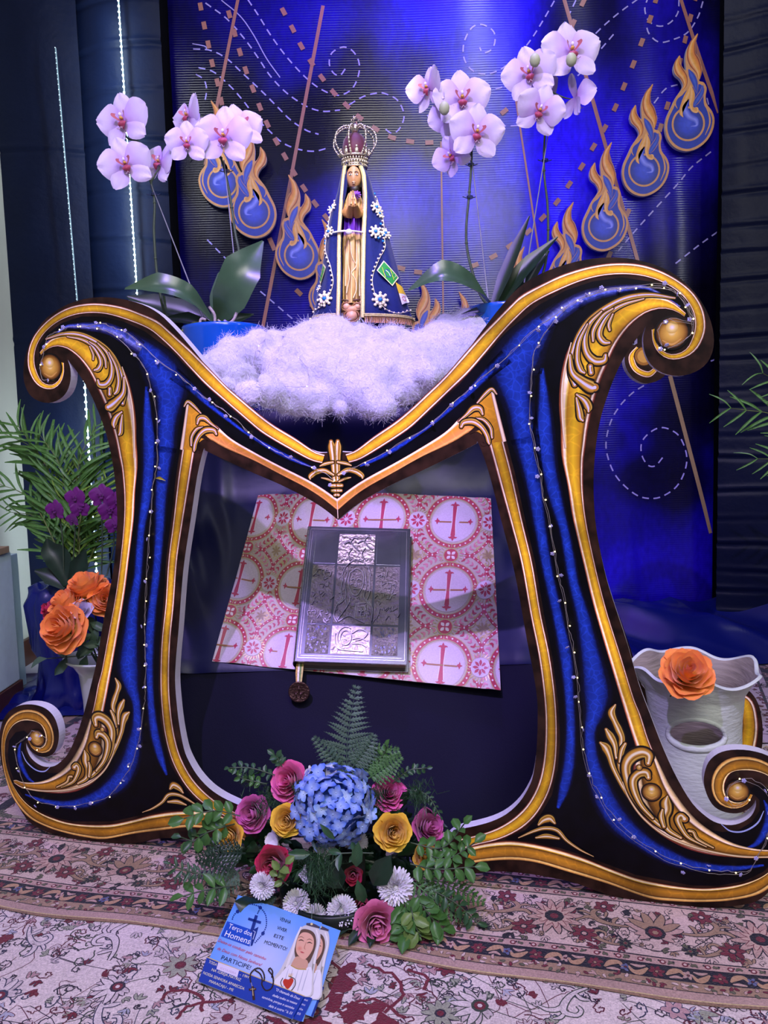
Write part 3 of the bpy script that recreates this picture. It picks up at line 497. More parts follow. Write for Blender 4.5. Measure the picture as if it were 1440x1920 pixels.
for L_ in [[(355, 155, 6), (328, 210, 34), (350, 270, 28), (378, 330, 34), (402, 400, 28), (385, 500, 24), (392, 620, 24), (430, 750, 24)], [(290, 330, 14), (320, 378, 38), (350, 440, 28), (362, 530, 18)], [(250, 425, 12), (288, 458, 44), (314, 515, 32), (340, 600, 24), (400, 720, 22), (480, 850, 20)], [(425, 432, 14), (402, 480, 24), (388, 560, 16)],
           [(588, 570, 26), (590, 515, 46), (540, 495, 56), (470, 525, 56), (432, 590, 46), (442, 680, 42), (480, 790, 36), (560, 900, 32), (660, 1000, 26), (760, 1060, 18)], [(590, 672, 24), (572, 638, 42), (520, 645, 40), (482, 692, 38), (492, 770, 34), (540, 870, 24), (620, 960, 14)],
           [(725, 805, 8), (716, 850, 48), (720, 900, 48), (702, 960, 42), (730, 1040, 28), (820, 1100, 14)], [(690, 900, 10), (682, 950, 26), (700, 1020, 18)], [(845, 965, 36), (820, 942, 32), (800, 972, 32), (830, 1040, 24), (880, 1100, 18), (1000, 1160, 10)], [(880, 1050, 16), (910, 1060, 16), (940, 1110, 14), (1050, 1170, 8)]]: lobe(c6([(q[0], q[1], q[2] * 1.35 + 4) for q in L_]))
both(pm.line, c6([(405, 700, 8), (450, 815, 14), (545, 950, 18), (690, 1070, 20), (850, 1145, 20), (1050, 1200, 20), (1250, 1232, 18), (1440, 1236, 14)]), [(0, RD), (.25, S('#d8a860')), (.5, S('#fff2d8')), (.75, S('#e0b870')), (1, DK)], 12.5, 6, 3)
for c_, r_ in ((c6([(612, 775, 128)])[0], None), (c6([(524, 600, 44)])[0], None)): orb(c_[:2], c_[2] / 2)
for c_ in (c4([(1060, 622, 216)])[0], c6([(1222, 768, 150)])[0]): orb(c_[:2], c_[2] / 2)
for L_ in [[(1165, 395, 12), (1130, 358, 24), (1085, 390, 28), (1020, 462, 14)], [(1060, 545, 20), (1040, 503, 40), (990, 503, 44), (940, 550, 26), (880, 600, 10)], [(1010, 575, 10), (1070, 590, 26), (1120, 650, 26), (1130, 720, 22)], [(900, 640, 24), (920, 608, 38), (990, 602, 46), (1050, 640, 38), (1090, 700, 34), (1105, 750, 32), (1110, 768, 16)]]: lobe(c3(L_), br=1.2)
for L_ in [[(900, 1160, 14), (980, 1148, 40), (1070, 1165, 20)], [(920, 1062, 18), (955, 1028, 50), (1005, 1015, 60), (1040, 1050, 20)], [(770, 1160, 8), (880, 1112, 22), (970, 1088, 30), (1060, 1105, 32), (1130, 1180, 24), (1230, 1250, 16), (1330, 1300, 6)]]: lobe(c7(L_))
def flip0(L): return [(2 * 1015 - p[0],) + tuple(p[1:]) for p in L]
for L_ in [[(1010, 750, 30), (1008, 790, 60), (1005, 860, 56), (1008, 960, 40), (1010, 1040, 34)]]: lobe(tr([(2 * 0 + p[0] + 5, p[1], p[2]) for p in L_], 380, 640, .25))
for L_ in [[(1015, 905, 20), (1075, 915, 26), (1115, 930, 10)], [(1020, 1000, 20), (1085, 965, 34), (1150, 975, 40), (1195, 1005, 38), (1200, 1025, 14)], [(1025, 1050, 16), (1070, 1030, 18), (1112, 1020, 8)], [(1015, 1080, 30), (1045, 1080, 26)], [(1015, 1118, 28), (1040, 1118, 24)], [(1015, 1150, 26), (1022, 1152, 24)]]: lobe(tr(L_, 380, 640, .25))
pm.build('printed_face', [mp_b, mp_g, mp_u, mp_l], let)
# fleur top that stands above the notch
# ---- second scroll cutout standing behind on the right
y2 = 2.46
def s3(px, py, h=0.): p = onY(px, py, y2); return np.array([p[0], y2 - h, max(p[2], .0165)])
sec = empty('scroll_cutout', tuple(onY(1290, 1560, y2) * [1, 1, 0]), 'second gold and brown scroll cutout standing behind the first, mostly hidden', 'scroll cutout')
so = [(1215, 719), (1192, 712), (1176, 694), (1171, 672), (1178, 650), (1195, 636), (1150, 560), (1090, 620), (1080, 760), (1080, 900), (1105, 1030), (1140, 1110), (1163, 1160), (1182, 1215), (1215, 1300), (1300, 1320), (1350, 1290), (1395, 1290), (1418, 1312), (1428, 1345), (1430, 1385), (1424, 1420), (1400, 1470), (1350, 1510), (1280, 1535), (1150, 1535), (1070, 1440), (1040, 1200), (1030, 900), (1040, 640), (1130, 540), (1225, 560), (1262, 610), (1262, 670), (1245, 706)]
so = [so[0]] + so[1:]; so = smoothp(so, 4, True); n = len(so); T = tessellate_polygon([[Vector((p[0], p[1], 0)) for p in so]])
g = G(); V = [s3(*p) for p in so] + [s3(*p, -.028) for p in so]
g.add((V, [tuple(t) for t in T]), BRN); g.add((V, [tuple(i + n for i in t)[::-1] for t in T] + [(i, (i + 1) % n, n + (i + 1) % n, n + i) for i in range(n)]), mi=1); g.build('board', [mp_b, mat('foam_side', '#cfccd8')], sec, False)
p2 = Print(lambda u, v, h: s3(u, v, h + .0003))
p2.line([(1232, 690, 8), (1215, 702, 12), (1192, 692, 12), (1184, 670, 12), (1196, 652, 8)], GP, 2, 6, 1)
for rr, cc in ((19, '#3a2008'), (17, '#a06a28'), (12, '#d09a44')): p2.dot((1207, 668), rr, S(cc), 3 + (19 - rr) * .1, 20, 3)
p2.line([(1362, 1306, 20), (1395, 1318, 30), (1404, 1350, 34), (1402, 1385, 36), (1390, 1420, 36), (1350, 1470, 30), (1250, 1490, 26)], GP, 2, 6, 1)
p2.build('printed_face', [mp_b, mp_g, mp_u, mp_l], sec)

# ================================================================== rugs
RUGP = dict(cr=S('#cbb0aa'), nv=S('#120e24'), rd=S('#6c1c32'), tn=S('#9c7e68'), pk=S('#b8958e'), gn=S('#5c5c48'), wh=S('#c9bcc8'), lb=S('#5a5f88'))
class Rug:
    def __init__(s, pr, jit=.0012): s.p = pr; s.j = jit
    def J(s, P): P = np.array(P, float); P[:, :2] += rng.normal(0, s.j, (len(P), 2)); return P
    def T(s, P, c, a, k, m=1):
        P = np.array(P, float); Q = P.copy(); x = P[:, 0] * m * k; y = P[:, 1] * k; Q[:, 0] = c[0] + x * math.cos(a) - y * math.sin(a); Q[:, 1] = c[1] + x * math.sin(a) + y * math.cos(a)
        if P.shape[1] > 2: Q[:, 2] = P[:, 2] * k
        return Q
    def ol(s, P, fill, line, lay, lw=.0032, n=4):            # outlined ribbon
        P = s.J(P); O = P.copy(); O[:, 2] += lw * 2; s.p.line(O, line, lay, n); s.p.line(P, fill, lay + .5, n)
    def petal(s, c, a, L, w, fill, line, lay, lw=.0022):
        P = s.T([(0.12, 0, .3), (.45, 0, 1.), (.8, 0, .8), (1, 0, .15)], c, a, L); P[:, 2] = np.array([.3, 1, .75, .1]) * w; s.ol(P, fill, line, lay, lw, 3)
    def rosette(s, c, r, n, fill, line, core, lay, a0=0, lw=.0022):
        for k in range(n): s.petal(c, a0 + k * 2 * PI / n, r, r * 3.2 / n, fill, line, lay, lw)
        s.p.dot(c, r * .32, line, lay + 1, 8); s.p.dot(c, r * .2, core, lay + 1.5, 7)
    def palmette(s, c, a, k, f1, f2, line, core, lay):
        for i, t in enumerate(np.linspace(-1.25, 1.25, 9)):
            s.petal(c, a + PI / 2 + t, k * (1.0 - .1 * abs(t)), k * .26, f1 if i % 2 else f2, line, lay + (i % 2), .0022)
        for t in (-2.2, -1.8, 1.8, 2.2): s.petal(c, a + PI / 2 + t, k * .6, k * .2, f2, line, lay, .002)
        s.p.dot(c, k * .3, line, lay + 2, 9); s.p.dot(c, k * .2, core, lay + 2.5, 8); s.p.dot(c, k * .09, f1, lay + 3, 6)
    def scroll(s, c, a, k, m, fill, line, lay, lw=.0026):
        s.ol(s.T([(-1.1, -.5, .08), (-.5, -.42, .16), (.1, -.1, .24), (.3, .35, .22), (0, .62, .16), (-.32, .45, .13), (-.25, .18, .09)], c, a, k, m), fill, line, lay, lw)
        s.ol(s.T([(.1, -.1, .1), (.5, .1, .2), (.85, .0, .16), (1.1, -.3, .04)], c, a, k, m), fill, line, lay, lw)
        s.ol(s.T([(-.5, -.42, .06), (-.62, -.1, .16), (-.8, .1, .05)], c, a, k, m), fill, line, lay, lw)
        s.ol(s.T([(.3, .3, .06), (.55, .5, .14), (.85, .5, .04)], c, a, k, m), fill, line, lay, lw)
    def vine(s, P, col, lay, w=.003): s.p.line(s.J(smoothp(P, 4)), col, lay, 1, w=w, sm=False)
    def leafy(s, c, a, k, col, line, lay):
        for t in (-.7, 0, .7): s.petal(c, a + t, k, k * .3, col, line, lay, .0015)
    def curl(s, c, a, k, m, col, lay, w=.0025):
        s.vine(s.T([(-1, -.3), (-.4, -.45), (.3, -.25), (.6, .2), (.3, .55), (-.1, .45), (-.1, .15), (.15, .1)], c, a, k, m), col, lay, w)
def rug_mat(name, col, attr=False):
    m, t, b, N, L = nt(name); tc = N.new('ShaderNodeTexCoord')
    n1 = N.new('ShaderNodeTexNoise'); n1.inputs['Scale'].default_value = 260; n1.inputs['Detail'].default_value = 4; L.new(tc.outputs['Object'], n1.inputs[0])
    n2 = N.new('ShaderNodeTexNoise'); n2.inputs['Scale'].default_value = 7; L.new(tc.outputs['Object'], n2.inputs[0])
    ad = N.new('ShaderNodeMath'); ad.operation = 'MULTIPLY_ADD'; ad.inputs[1].default_value = .35; L.new(n2.outputs[0], ad.inputs[0]); L.new(n1.outputs[0], ad.inputs[2])
    r = N.new('ShaderNodeMapRange'); r.inputs[1].default_value = .42; r.inputs[2].default_value = .95; r.inputs[3].default_value = .68; r.inputs[4].default_value = 1.3; L.new(ad.outputs[0], r.inputs[0])
    s_ = N.new('ShaderNodeVectorMath'); s_.operation = 'SCALE'; L.new(r.outputs[0], s_.inputs[3]); a = N.new('ShaderNodeAttribute'); a.attribute_name = 'Col'; L.new(a.outputs['Color'], s_.inputs[0])
    L.new(s_.outputs[0], b.inputs['Base Color']); b.inputs['Roughness'].default_value = .85; b.inputs['Sheen Weight'].default_value = .25; b.inputs['Specular IOR Level'].default_value = .15
    bp = N.new('ShaderNodeBump'); bp.inputs['Strength'].default_value = .7; bp.inputs['Distance'].default_value = .004; L.new(n1.outputs[0], bp.inputs['Height']); L.new(bp.outputs[0], b.inputs['Normal']); return m
m_rug = rug_mat('rug_pile', None)
# ---- upper rug
RA = onZ(0, 1705); RU = onZ(1440, 1902) - RA; RU /= np.linalg.norm(RU); RV = np.array([-RU[1], RU[0], 0])
def edgew(s): return -.018 * math.exp(-((s - .98) / .2) ** 2) * 0 + .010 * math.sin(s * 5.2 + .7) + .006 * math.sin(s * 13) + .02 * math.exp(-((s - .72) / .09) ** 2)
def rz(s, t): return .013 + .0016 * nz3((s * 3, t * 3, 1.7), 1.) + .002 * math.exp(-abs(t) / .03) * math.sin(s * 9)
def rfn(s, t, h):
    t2 = t - edgew(s) * math.exp(-max(t, 0) / .12); p = RA + RU * s + RV * t2; return (p[0], p[1], rz(s, t) + h)
S0, S1, T1 = -.66, 2.5, 1.27
rug = empty('oriental_rug', tuple(rfn(.9, .6, 0)[:2]) + (0,), 'long oriental rug with dark borders lying under the letter cutout', 'rug')
Pg = np.array([[rfn(s, t, 0) for t in np.r_[np.linspace(0, .2, 12), np.linspace(.25, T1, 22)]] for s in np.linspace(S0, S1, 160)])
g = G(); g.add(grid(Pg), RUGP['cr'])
for a_ in (Pg[:, 0], Pg[::-1, -1], Pg[0][::-1], Pg[-1]):
    lo = a_.copy(); lo[:, 2] = .0085; g.add(grid(np.stack([a_, lo], 1)), RUGP['tn'])
g.build('pile', m_rug, rug)
pr = Print(rfn); R = Rug(pr); c = RUGP
def stripe(fn_t, t0, t1, col, lay, s0=S0, s1=S1, w=None):
    ss = np.linspace(s0, s1, 150); pr.line([(s, (t0 + t1) / 2) for s in ss], col, lay, w=abs(t1 - t0), sm=False)
stripe(None, 0, .024, S('#b09088'), 1); stripe(None, .0, .003, S('#c8b080'), 2); stripe(None, .024, .050, c['tn'], 1); stripe(None, .024, .026, c['nv'], 3)
def border(t0, flip=0):                                      # dark stripe between two light ones, .062 wide
    A = lambda a, b: (t0 + a, t0 + b)
    stripe(None, *A(0, .037), c['nv'], 2)
    s = S0; k = 0
    while s < S1:
        m_ = t0 + .0185; R.rosette((s, m_), .0155, 6, c['rd'], S('#3a1020'), c['tn'], 4, rng.uniform(0, 1), .001)
        for d in (-1, 1): R.ol([(s + d * .018, m_ - .006 * d, .004), (s + d * .032, m_ + .007 * d, .014), (s + d * .046, m_ + .010 * d, .010), (s + d * .054, m_ - .004 * d, .003)], S('#b08a6c'), c['nv'], 4, .0012); R.ol([(s + d * .022, m_ - .012 * d, .002), (s + d * .036, m_ - .008 * d, .007), (s + d * .048, m_ - .012 * d, .002)], c['pk'], c['tn'], 4, .0006)
        R.rosette((s + .06, m_), .011, 5, c['lb'] if k % 2 else c['pk'], c['nv'], c['rd'], 4, 0, .001); s += .12; k += 1
def lite(t0, w=.023):
    stripe(None, t0, t0 + w, c['pk'], 2); stripe(None, t0 - .0012, t0 + .0022, c['nv'], 4); stripe(None, t0 + w - .0012, t0 + w + .0022, c['nv'], 4)
    s = S0; k = 0
    while s < S1:
        m_ = t0 + w / 2
        if k % 3 == 0: pr.dot((s, m_), .0068, c['rd'], 5, 8); pr.dot((s, m_), .0036, c['cr'], 6, 7)
        else: R.petal((s - .006, m_ - .004), .6 if k % 3 == 1 else 2.4, .014, .005, c['gn'], c['nv'], 5, .0008)
        if k % 2: pr.dot((s + .007, m_ + .003), .0025, c['nv'], 6, 6)
        s += .0145; k += 1
s = S0
while s < S1:                                                # outer little flower stripe
    R.petal((s, .037 + rng.uniform(-.006, .006)), rng.uniform(0, 6.3), .013, .006, [c['pk'], c['rd'], c['gn'], c['cr']][rng.integers(4)], c['nv'], 4, .0009); s += .0085
border(.050); lite(.088); 
FT0, FT1 = .112, .292
lite(.292); border(.316); lite(.354)
# main floral border
s = S0 + .02; k = 0; PER = .43
while s < S1:
    mid = (FT0 + FT1) / 2
    R.vine([(s - .2, mid + .05), (s - .12, mid + .02), (s - .05, mid - .06), (s + .05, mid - .06), (s + .13, mid + .01), (s + .2, mid + .05)], c['nv'], 3, .002)
    R.palmette((s, mid - .012), 0, .075, c['tn'], c['pk'], c['nv'], c['rd'], 6)
    R.rosette((s + PER / 2, mid + .005), .064, 12, c['pk'], c['nv'], c['rd'], 6, .2, .0022); R.rosette((s + PER / 2, mid + .005), .042, 12, S('#c4a298'), c['rd'], c['rd'], 7.5, .1, .0016); pr.dot((s + PER / 2, mid + .005), .022, c['nv'], 9, 9); pr.dot((s + PER / 2, mid + .005), .010, c['rd'], 10, 7)
    for d in (-1, 1):
        R.scroll((s + d * .115, mid + .015), -.15 * d, .052, d, c['tn'], c['nv'], 5, .002); R.scroll((s + PER / 2 + d * .1, mid - .052), .1 * d, .04, -d, c['tn'], c['nv'], 5, .0018)
        R.rosette((s + d * .065, FT0 + .03), .0165, 8, c['nv'], c['gn'], c['rd'], 7, 0, .001)
        R.rosette((s + d * .15, FT0 + .045), .028, 7, c['rd'], c['nv'], c['pk'], 7, d, .0015); R.rosette((s + d * .105, FT1 - .028), .024, 6, c['rd'], c['nv'], c['cr'], 7, .4, .0015)
    for _ in range(120):
        q = (s + rng.uniform(-.215, .215), rng.uniform(FT0 + .008, FT1 - .008))
        (R.leafy(q, rng.uniform(0, 6.3), rng.uniform(.009, .019), [c['rd'], c['gn'], c['tn'], c['nv'], c['cr']][rng.integers(5)], c['nv'], 4))
    for _ in range(60): R.curl((s + rng.uniform(-.2, .2), rng.uniform(FT0 + .02, FT1 - .02)), rng.uniform(0, 6.3), rng.uniform(.014, .026), rng.choice([-1, 1]), c['nv'], 4, .0017)
    s += PER; k += 1
# inner field behind the letter: denser, olive ground
stripe(None, .378, .80, S('#a59a80'), 1)
for _ in range(560):
    q = (rng.uniform(S0, S1), rng.uniform(.385, .80)); (R.leafy if rng.random() < .7 else R.leafy)(q, rng.uniform(0, 6.3), rng.uniform(.014, .03), [c['rd'], c['gn'], c['nv'], c['pk']][rng.integers(4)], c['nv'], 4)
for _ in range(420): R.curl((rng.uniform(S0, S1), rng.uniform(.385, T1 - .02)), rng.uniform(0, 6.3), rng.uniform(.02, .05), rng.choice([-1, 1]), [c['nv'], c['rd'], c['gn']][rng.integers(3)], 5, .0026)
# left border that turns back along the short side
for s0_, s1_, col in ((S0, S0 + .05, c['tn']), (S0 + .05, S0 + .087, c['nv']), (S0 + .292, S0 + .33, c['nv'])):
    pr.line([((s0_ + s1_) / 2, t) for t in np.linspace(.33, T1, 30)], col, 7, w=s1_ - s0_, sm=False)
for _ in range(150): R.leafy((rng.uniform(S0 + .05, S0 + .33), rng.uniform(.33, T1)), rng.uniform(0, 6.3), rng.uniform(.016, .032), [c['rd'], c['gn'], c['tn'], c['pk']][rng.integers(4)], c['nv'], 8)
pr.build('woven_pattern', m_rug, rug)['kind'] = 'stuff'
g = G()
for k in range(420):                                         # fringe at the back edge and at the bunched spot in front
    s = S0 + (S1 - S0) * k / 420; p = np.array(rfn(s, T1, 0)); g.add(tube([p, p + RV * .025 + [rng.normal(0, .004), 0, -.002], p + RV * .05 + [rng.normal(0, .008), 0, -.004]], .0016, 3), S('#b8a078'))
for k in range(46):
    s = .60 + .24 * k / 46; p = np.array(rfn(s, .006, .002)); d = -RV * .03 + RU * rng.normal(0, .012); g.add(tube([p + RV * .012, p + d * .5 + [0, 0, .006], p + d + [0, 0, -.006]], .0022, 3), S('#c0aa84'))
g.build('fringe', m_rug, rug)['kind'] = 'stuff'
# ---- lower rug
def lfn(u, v, h): return (u, v, .0055 + .001 * nz3((u * 4, v * 4, 9.)) + h)
lr = empty('oriental_rug', (.3, 1.4, 0), 'pale cream floral rug covering the floor in the foreground', 'rug')
Pg = np.array([[lfn(u, v, 0) for v in np.linspace(.55, 2.6, 60)] for u in np.linspace(-1.7, 2.5, 100)]); g = G(); g.add(grid(Pg), S('#d8c8c8')); lo = Pg[:, 0].copy(); lo[:, 2] = 0; g.add(grid(np.stack([Pg[:, 0], lo], 1)), S('#a09088')); g.build('pile', m_rug, lr)
pr = Print(lfn); R = Rug(pr, .0016)
LN = [S('#2c2438'), S('#35403a'), S('#5c2036'), S('#2c2438'), S('#2f3350')]; FL = [S('#c6b6ba'), S('#9a9c8c'), S('#a8a8bc'), S('#d4c6c8'), S('#b08a90')]
def infront(u, v): q = (np.array([u, v, 0]) - RA); return q @ RV < .06
def pick(a): return a[rng.integers(len(a))]
cells = [(u, v) for u in np.arange(-1.25, 1.4, .16) for v in np.arange(.98, 1.95, .13)]
for i, (u, v) in enumerate(cells):
    if not infront(u, v): continue
    u += rng.normal(0, .03); v += rng.normal(0, .025); t = rng.integers(4); a = rng.uniform(0, 6.3); ln = pick(LN)
    if t == 0: R.rosette((u, v), rng.uniform(.03, .042), 9, pick([FL[3], FL[1], FL[0], FL[3]]), ln, c['rd'], 5, a, .0018)
    elif t == 1: R.palmette((u, v), a, rng.uniform(.045, .06), FL[3], FL[0], ln, c['rd'], 5)
    elif t == 2: R.scroll((u, v), a, rng.uniform(.04, .06), rng.choice([-1, 1]), FL[3], ln, 5, .0022)
    else: R.rosette((u, v), .026, 6, c['rd'] if rng.random() < .3 else FL[4], ln, FL[3], 5, a, .0016); R.leafy((u + .04, v), a, .04, FL[1], ln, 4)
    for _ in range(10): R.leafy((u + rng.uniform(-.11, .11), v + rng.uniform(-.09, .09)), rng.uniform(0, 6.3), rng.uniform(.012, .022), pick([FL[1], FL[4], FL[2], FL[0], FL[1], FL[0], c['rd']]), pick(LN), 4)
    for _ in range(13): R.curl((u + rng.uniform(-.11, .11), v + rng.uniform(-.09, .09)), rng.uniform(0, 6.3), rng.uniform(.012, .032), rng.choice([-1, 1]), pick(LN), 4, .0028)
    for _ in range(2): x, y = u + rng.uniform(-.1, .1), v + rng.uniform(-.08, .08); R.vine([(x, y), (x + rng.normal(0, .05), y + rng.normal(0, .05)), (x + rng.normal(0, .08), y + rng.normal(0, .06)), (x + rng.normal(0, .1), y + rng.normal(0, .08))], pick(LN), 3, .0016)
# maroon medallion edges in the middle foreground
for L_ in ([(600, 1790), (640, 1830), (620, 1880), (660, 1920)], [(690, 1815), (740, 1835), (755, 1870), (720, 1905)], [(640, 1895), (700, 1880), (760, 1915)], [(760, 1822), (800, 1838), (795, 1862)], [(300, 1880), (330, 1862), (375, 1872), (380, 1900)], [(330, 1915), (360, 1890), (430, 1880)], [(500, 1912), (560, 1935), (640, 1945)]):
    q = [tuple(onZ(*p)[:2]) for p in smoothp(L_, 5)]; pr.line(R.J([(x, y, .007) for x, y in q]), c['rd'], 7, 1, sm=False)
for (x, y, r_) in ((640, 1850, .03), (625, 1885, .028), (665, 1905, .03), (705, 1895, .022), (655, 1822, .02), (10, 1765, .02), (590, 1925, .03), (720, 1925, .03), (560, 1945, .03), (1000, 1870, .01), (940, 1885, .012)):
    q = onZ(x, y); pr.poly([(q[0] + r_ * rng.uniform(.5, 1.2) * math.cos(a), q[1] + r_ * rng.uniform(.5, 1.2) * math.sin(a)) for a in np.arange(14) * 2 * PI / 14], c['rd'], 6)
pr.build('woven_pattern', m_rug, lr)['kind'] = 'stuff'
# ---- rug at the back right
def kfn(u, v, h): return (u, v, .0035 + h)
kr = empty('oriental_rug', (1.7, 3.2, 0), 'pale patterned rug on the floor behind the white clay planter', 'rug')
g = G(); g.add(box(.9, 2.6, 2.62, 3.9, .0012, .0035), S('#b9a2b4')); g.build('pile', m_rug, kr, False)
pr = Print(kfn); R = Rug(pr, .003); a_, b_ = onZ(1391, 1225)[:2], onZ(1446, 1370)[:2]; u_ = (b_ - a_) / np.linalg.norm(b_ - a_); v_ = np.array([-u_[1], u_[0]]); a_ = a_ - u_ * .4; b_ = b_ + u_ * .4
for o_, w_, cc in ((-.02, .012, c['nv']), (-.085, .07, c['nv']), (-.16, .012, c['nv']), (.05, .008, c['nv'])): pr.line([a_ - v_ * o_, b_ - v_ * o_], cc, 1, w=w_, sm=False)
for t in np.arange(0, 1.6, .035): q = a_ + u_ * t; R.leafy(tuple(q + v_ * .085), rng.uniform(0, 6), .035, c['pk'], c['rd'], 4); R.leafy(tuple(q + v_ * .005), rng.uniform(0, 6), .018, c['rd'], c['nv'], 4)
for _ in range(240): R.curl((rng.uniform(1, 2.4), rng.uniform(2.6, 3.8)), rng.uniform(0, 6), .03, 1, c['nv'], 4, .004)
pr.build('woven_pattern', m_rug, kr)['kind'] = 'stuff'
# ================================================================== lectern stand, drapes, brocade, book
m_sat = mat('navy_satin', '#050a38', .38, var=.1, scale=6, bump=.12, bscale=14, spec=.3); m_nav = mat('navy_cotton', '#040420', .75, var=.08, scale=8, bump=.08, bscale=300, spec=.2)
m_roy = mat('royal_satin', '#061062', .27, var=.12, scale=4, bump=.06, bscale=6, spec=.7)
LY0, LZ0, LY1, LZ1 = 2.20, .447, 2.56, .905                # slope of the reading surface
SD = np.array([0, LY1 - LY0, LZ1 - LZ0]); SN = np.array([0, -(LZ1 - LZ0), LY1 - LY0]); SN = SN / np.linalg.norm(SN); SP = np.array([0, LY0, LZ0])
ped = empty('draped_pedestal', (0, 2.85, 0), 'tall navy cloth covered pedestal that carries the statue and orchids', 'pedestal')
g = G(); g.add(box(-.72, .56, 2.62, 3.12, .0155, 1.195, .01)); g.build('body', m_nav, ped)
g = G(); g.add(box(-.25, .2, 2.66, 3.0, 1.195, 1.37, .02)); g.build('statue_step', m_nav, ped)
lec = empty('sloping_stand', (0, 2.4, 0), 'sloping navy stand holding the silver book', 'stand')
x0, x1 = -.62, .53
V = [(x0, LY0 + .02, .0155), (x1, LY0 + .02, .0155), (x1, LY0 + .02, LZ0 - .03), (x0, LY0 + .02, LZ0 - .03), (x0, 2.60, .0155), (x1, 2.60, .0155), (x1, 2.60, .91), (x0, 2.60, .91)]
g = G(); g.add((V, [(0, 1, 2, 3), (4, 5, 6, 7), (3, 2, 6, 7), (0, 4, 7, 3), (1, 5, 6, 2)])); g.build('body', m_nav, lec, False)
# front skirt of matt navy cloth
dr = empty('navy_skirt_cloth', (0, LY0, 0), 'flat matt navy cloth hanging to the floor in front of the stand', 'cloth')
P = np.array([[(x, LY0 - .17 * (1 - z / LZ0) + .004 * math.sin(x * 9) + .003 * nz3((x * 5, z * 3, 2)), z) for z in np.linspace(0.0158, LZ0 - .004, 20)] for x in np.linspace(x0 - .02, x1 + .02, 60)]); g = G(); g.add(grid(P)); g.build('hanging_cloth', m_nav, dr)
# satin drape over slope and up to the pedestal top
sd = empty('satin_drape', (0, 2.4, LZ0), 'dark blue satin drape gathered over the stand around the brocade', 'drape')
XS = np.linspace(-.66, .57, 150); prof = [(LY0 - .006, LZ0 - .012), (LY0, LZ0 + .004)] + [(LY0 + (LY1 - LY0) * t, LZ0 + (LZ1 - LZ0) * t) for t in np.linspace(.06, 1, 34)] + [(2.58, .95), (2.60, 1.02), (2.606, 1.1), (2.61, 1.2), (2.66, 1.206)]
P = np.zeros((len(XS), len(prof), 3))
for i, x in enumerate(XS):
    for j, (y, z) in enumerate(prof):
        t = min(j / 36, 1); e = max(0, (abs(x + .065) - (.425 + .01 * (1 - t))) / .17)      # folds gather beside the brocade
        f = .028 * e * (math.sin((x * 34 + (t - .2) * 9 * (1 if x < 0 else -1)) + 2 * nz3((x * 2, t * 2, 4))) + .4 * math.sin(x * 71 + t * 14)) * (0.3 + t) * (1 - t * .3)
        up = .03 * e * e * (1 - abs(2 * t - 1)); w_ = .006 * math.sin(x * 12 + 5 * math.sin(x * 4)) if j > 36 else 0
        n_ = SN if j < 37 else np.array([0, -1, .1]); P[i, j] = np.array([x, y, z]) + n_ * (f + up + w_ + .002)
g = G(); g.add(grid(P)); g.build('satin_sheet', m_sat, sd)
# blue satin roll seen under the point of the V
# ---- brocade cloth
CG = np.array([[(479, 970), (450, 1085), (414, 1208)], [(583, 975), (560, 1103), (535, 1222)], [(716, 973), (700, 1104), (683, 1234)], [(851, 978), (840, 1105), (828, 1246)]], float)
def ab2px(a, b):
    i = int(min(max(math.floor(a), 0), 2)); j = int(min(max(math.floor(b), 0), 1)); fa, fb = a - i, b - j
    return (CG[i, j] * (1 - fa) * (1 - fb) + CG[i + 1, j] * fa * (1 - fb) + CG[i, j + 1] * (1 - fa) * fb + CG[i + 1, j + 1] * fa * fb)
def amax(b): return 3.49 + .11 * (b + .37)
def brfn(a, b, h):
    b = min(max(b, -.37), 2.26); a = min(max(a, -.06), amax(b)); px = ab2px(a, b); p = onplane(px[0], px[1], SP + SN * .010, SN)
    wr = .006 * math.exp(-((a - .55 + .25 * b) / .12) ** 2) * max(0, 1 - b * .6) + .004 * math.sin(a * 9 + 2 * b) * math.exp(-a * .9) + .002 * nz3((a * 2, b * 2, 5)) + .003 * math.exp(-((a - amax(b) + .12) / .06) ** 2)
    p = p + SN * (wr + h)
    return tuple(p)
m_broc = mat('brocade_ground', '#cdbfb6', .42, var=.10, scale=260, attr=True, spec=.5); m_thr = mat('gold_thread', '#ffffff', .34, metal=.35, var=.25, scale=220, attr=True)
br = empty('brocade_cloth', tuple(onplane(680, 1100, SP, SN)), 'red, gold and white brocade cloth with crosses in circles, under the book', 'cloth')
P = np.array([[brfn(-.06 + (amax(b) + .06) * u, b, 0) for b in np.linspace(-.37, 2.26, 130)] for u in np.linspace(0, 1, 220)])
g = G(); g.add(grid(P), S('#ab9c94')); P2 = P - SN * .003; g.add(grid(P2), S('#8a7a74')); g.build('woven_ground', m_broc, br)
pb = Print(lambda a, b, h: brfn(a, b, h + .0008)); RED, GLD, WHT, LIL = S('#a02444'), S('#a89868'), S('#d0c4c4'), S('#b8aab8')
def arc(c_, r_, a0, a1, n=24): return [(c_[0] + r_ * math.cos(a), c_[1] + r_ * math.sin(a)) for a in np.linspace(a0, a1, n)]
def fleurend(c_, d, k):                                       # flared end of a cross arm
    px_ = np.array([-d[1], d[0]]); c_ = np.array(c_); d = np.array(d)
    for s_ in (-1, 1): pb.line([tuple(c_) + (k * .5,), tuple(c_ + d * k * .8 + px_ * s_ * k * .5) + (k * .6,), tuple(c_ + d * k * .7 + px_ * s_ * k * 1.25) + (k * .12,)], RED, 5, 4)
    pb.line([tuple(c_) + (k * .5,), tuple(c_ + d * k * .9) + (k * .8,), tuple(c_ + d * k * 1.8) + (k * .1,)], RED, 5.2, 4)
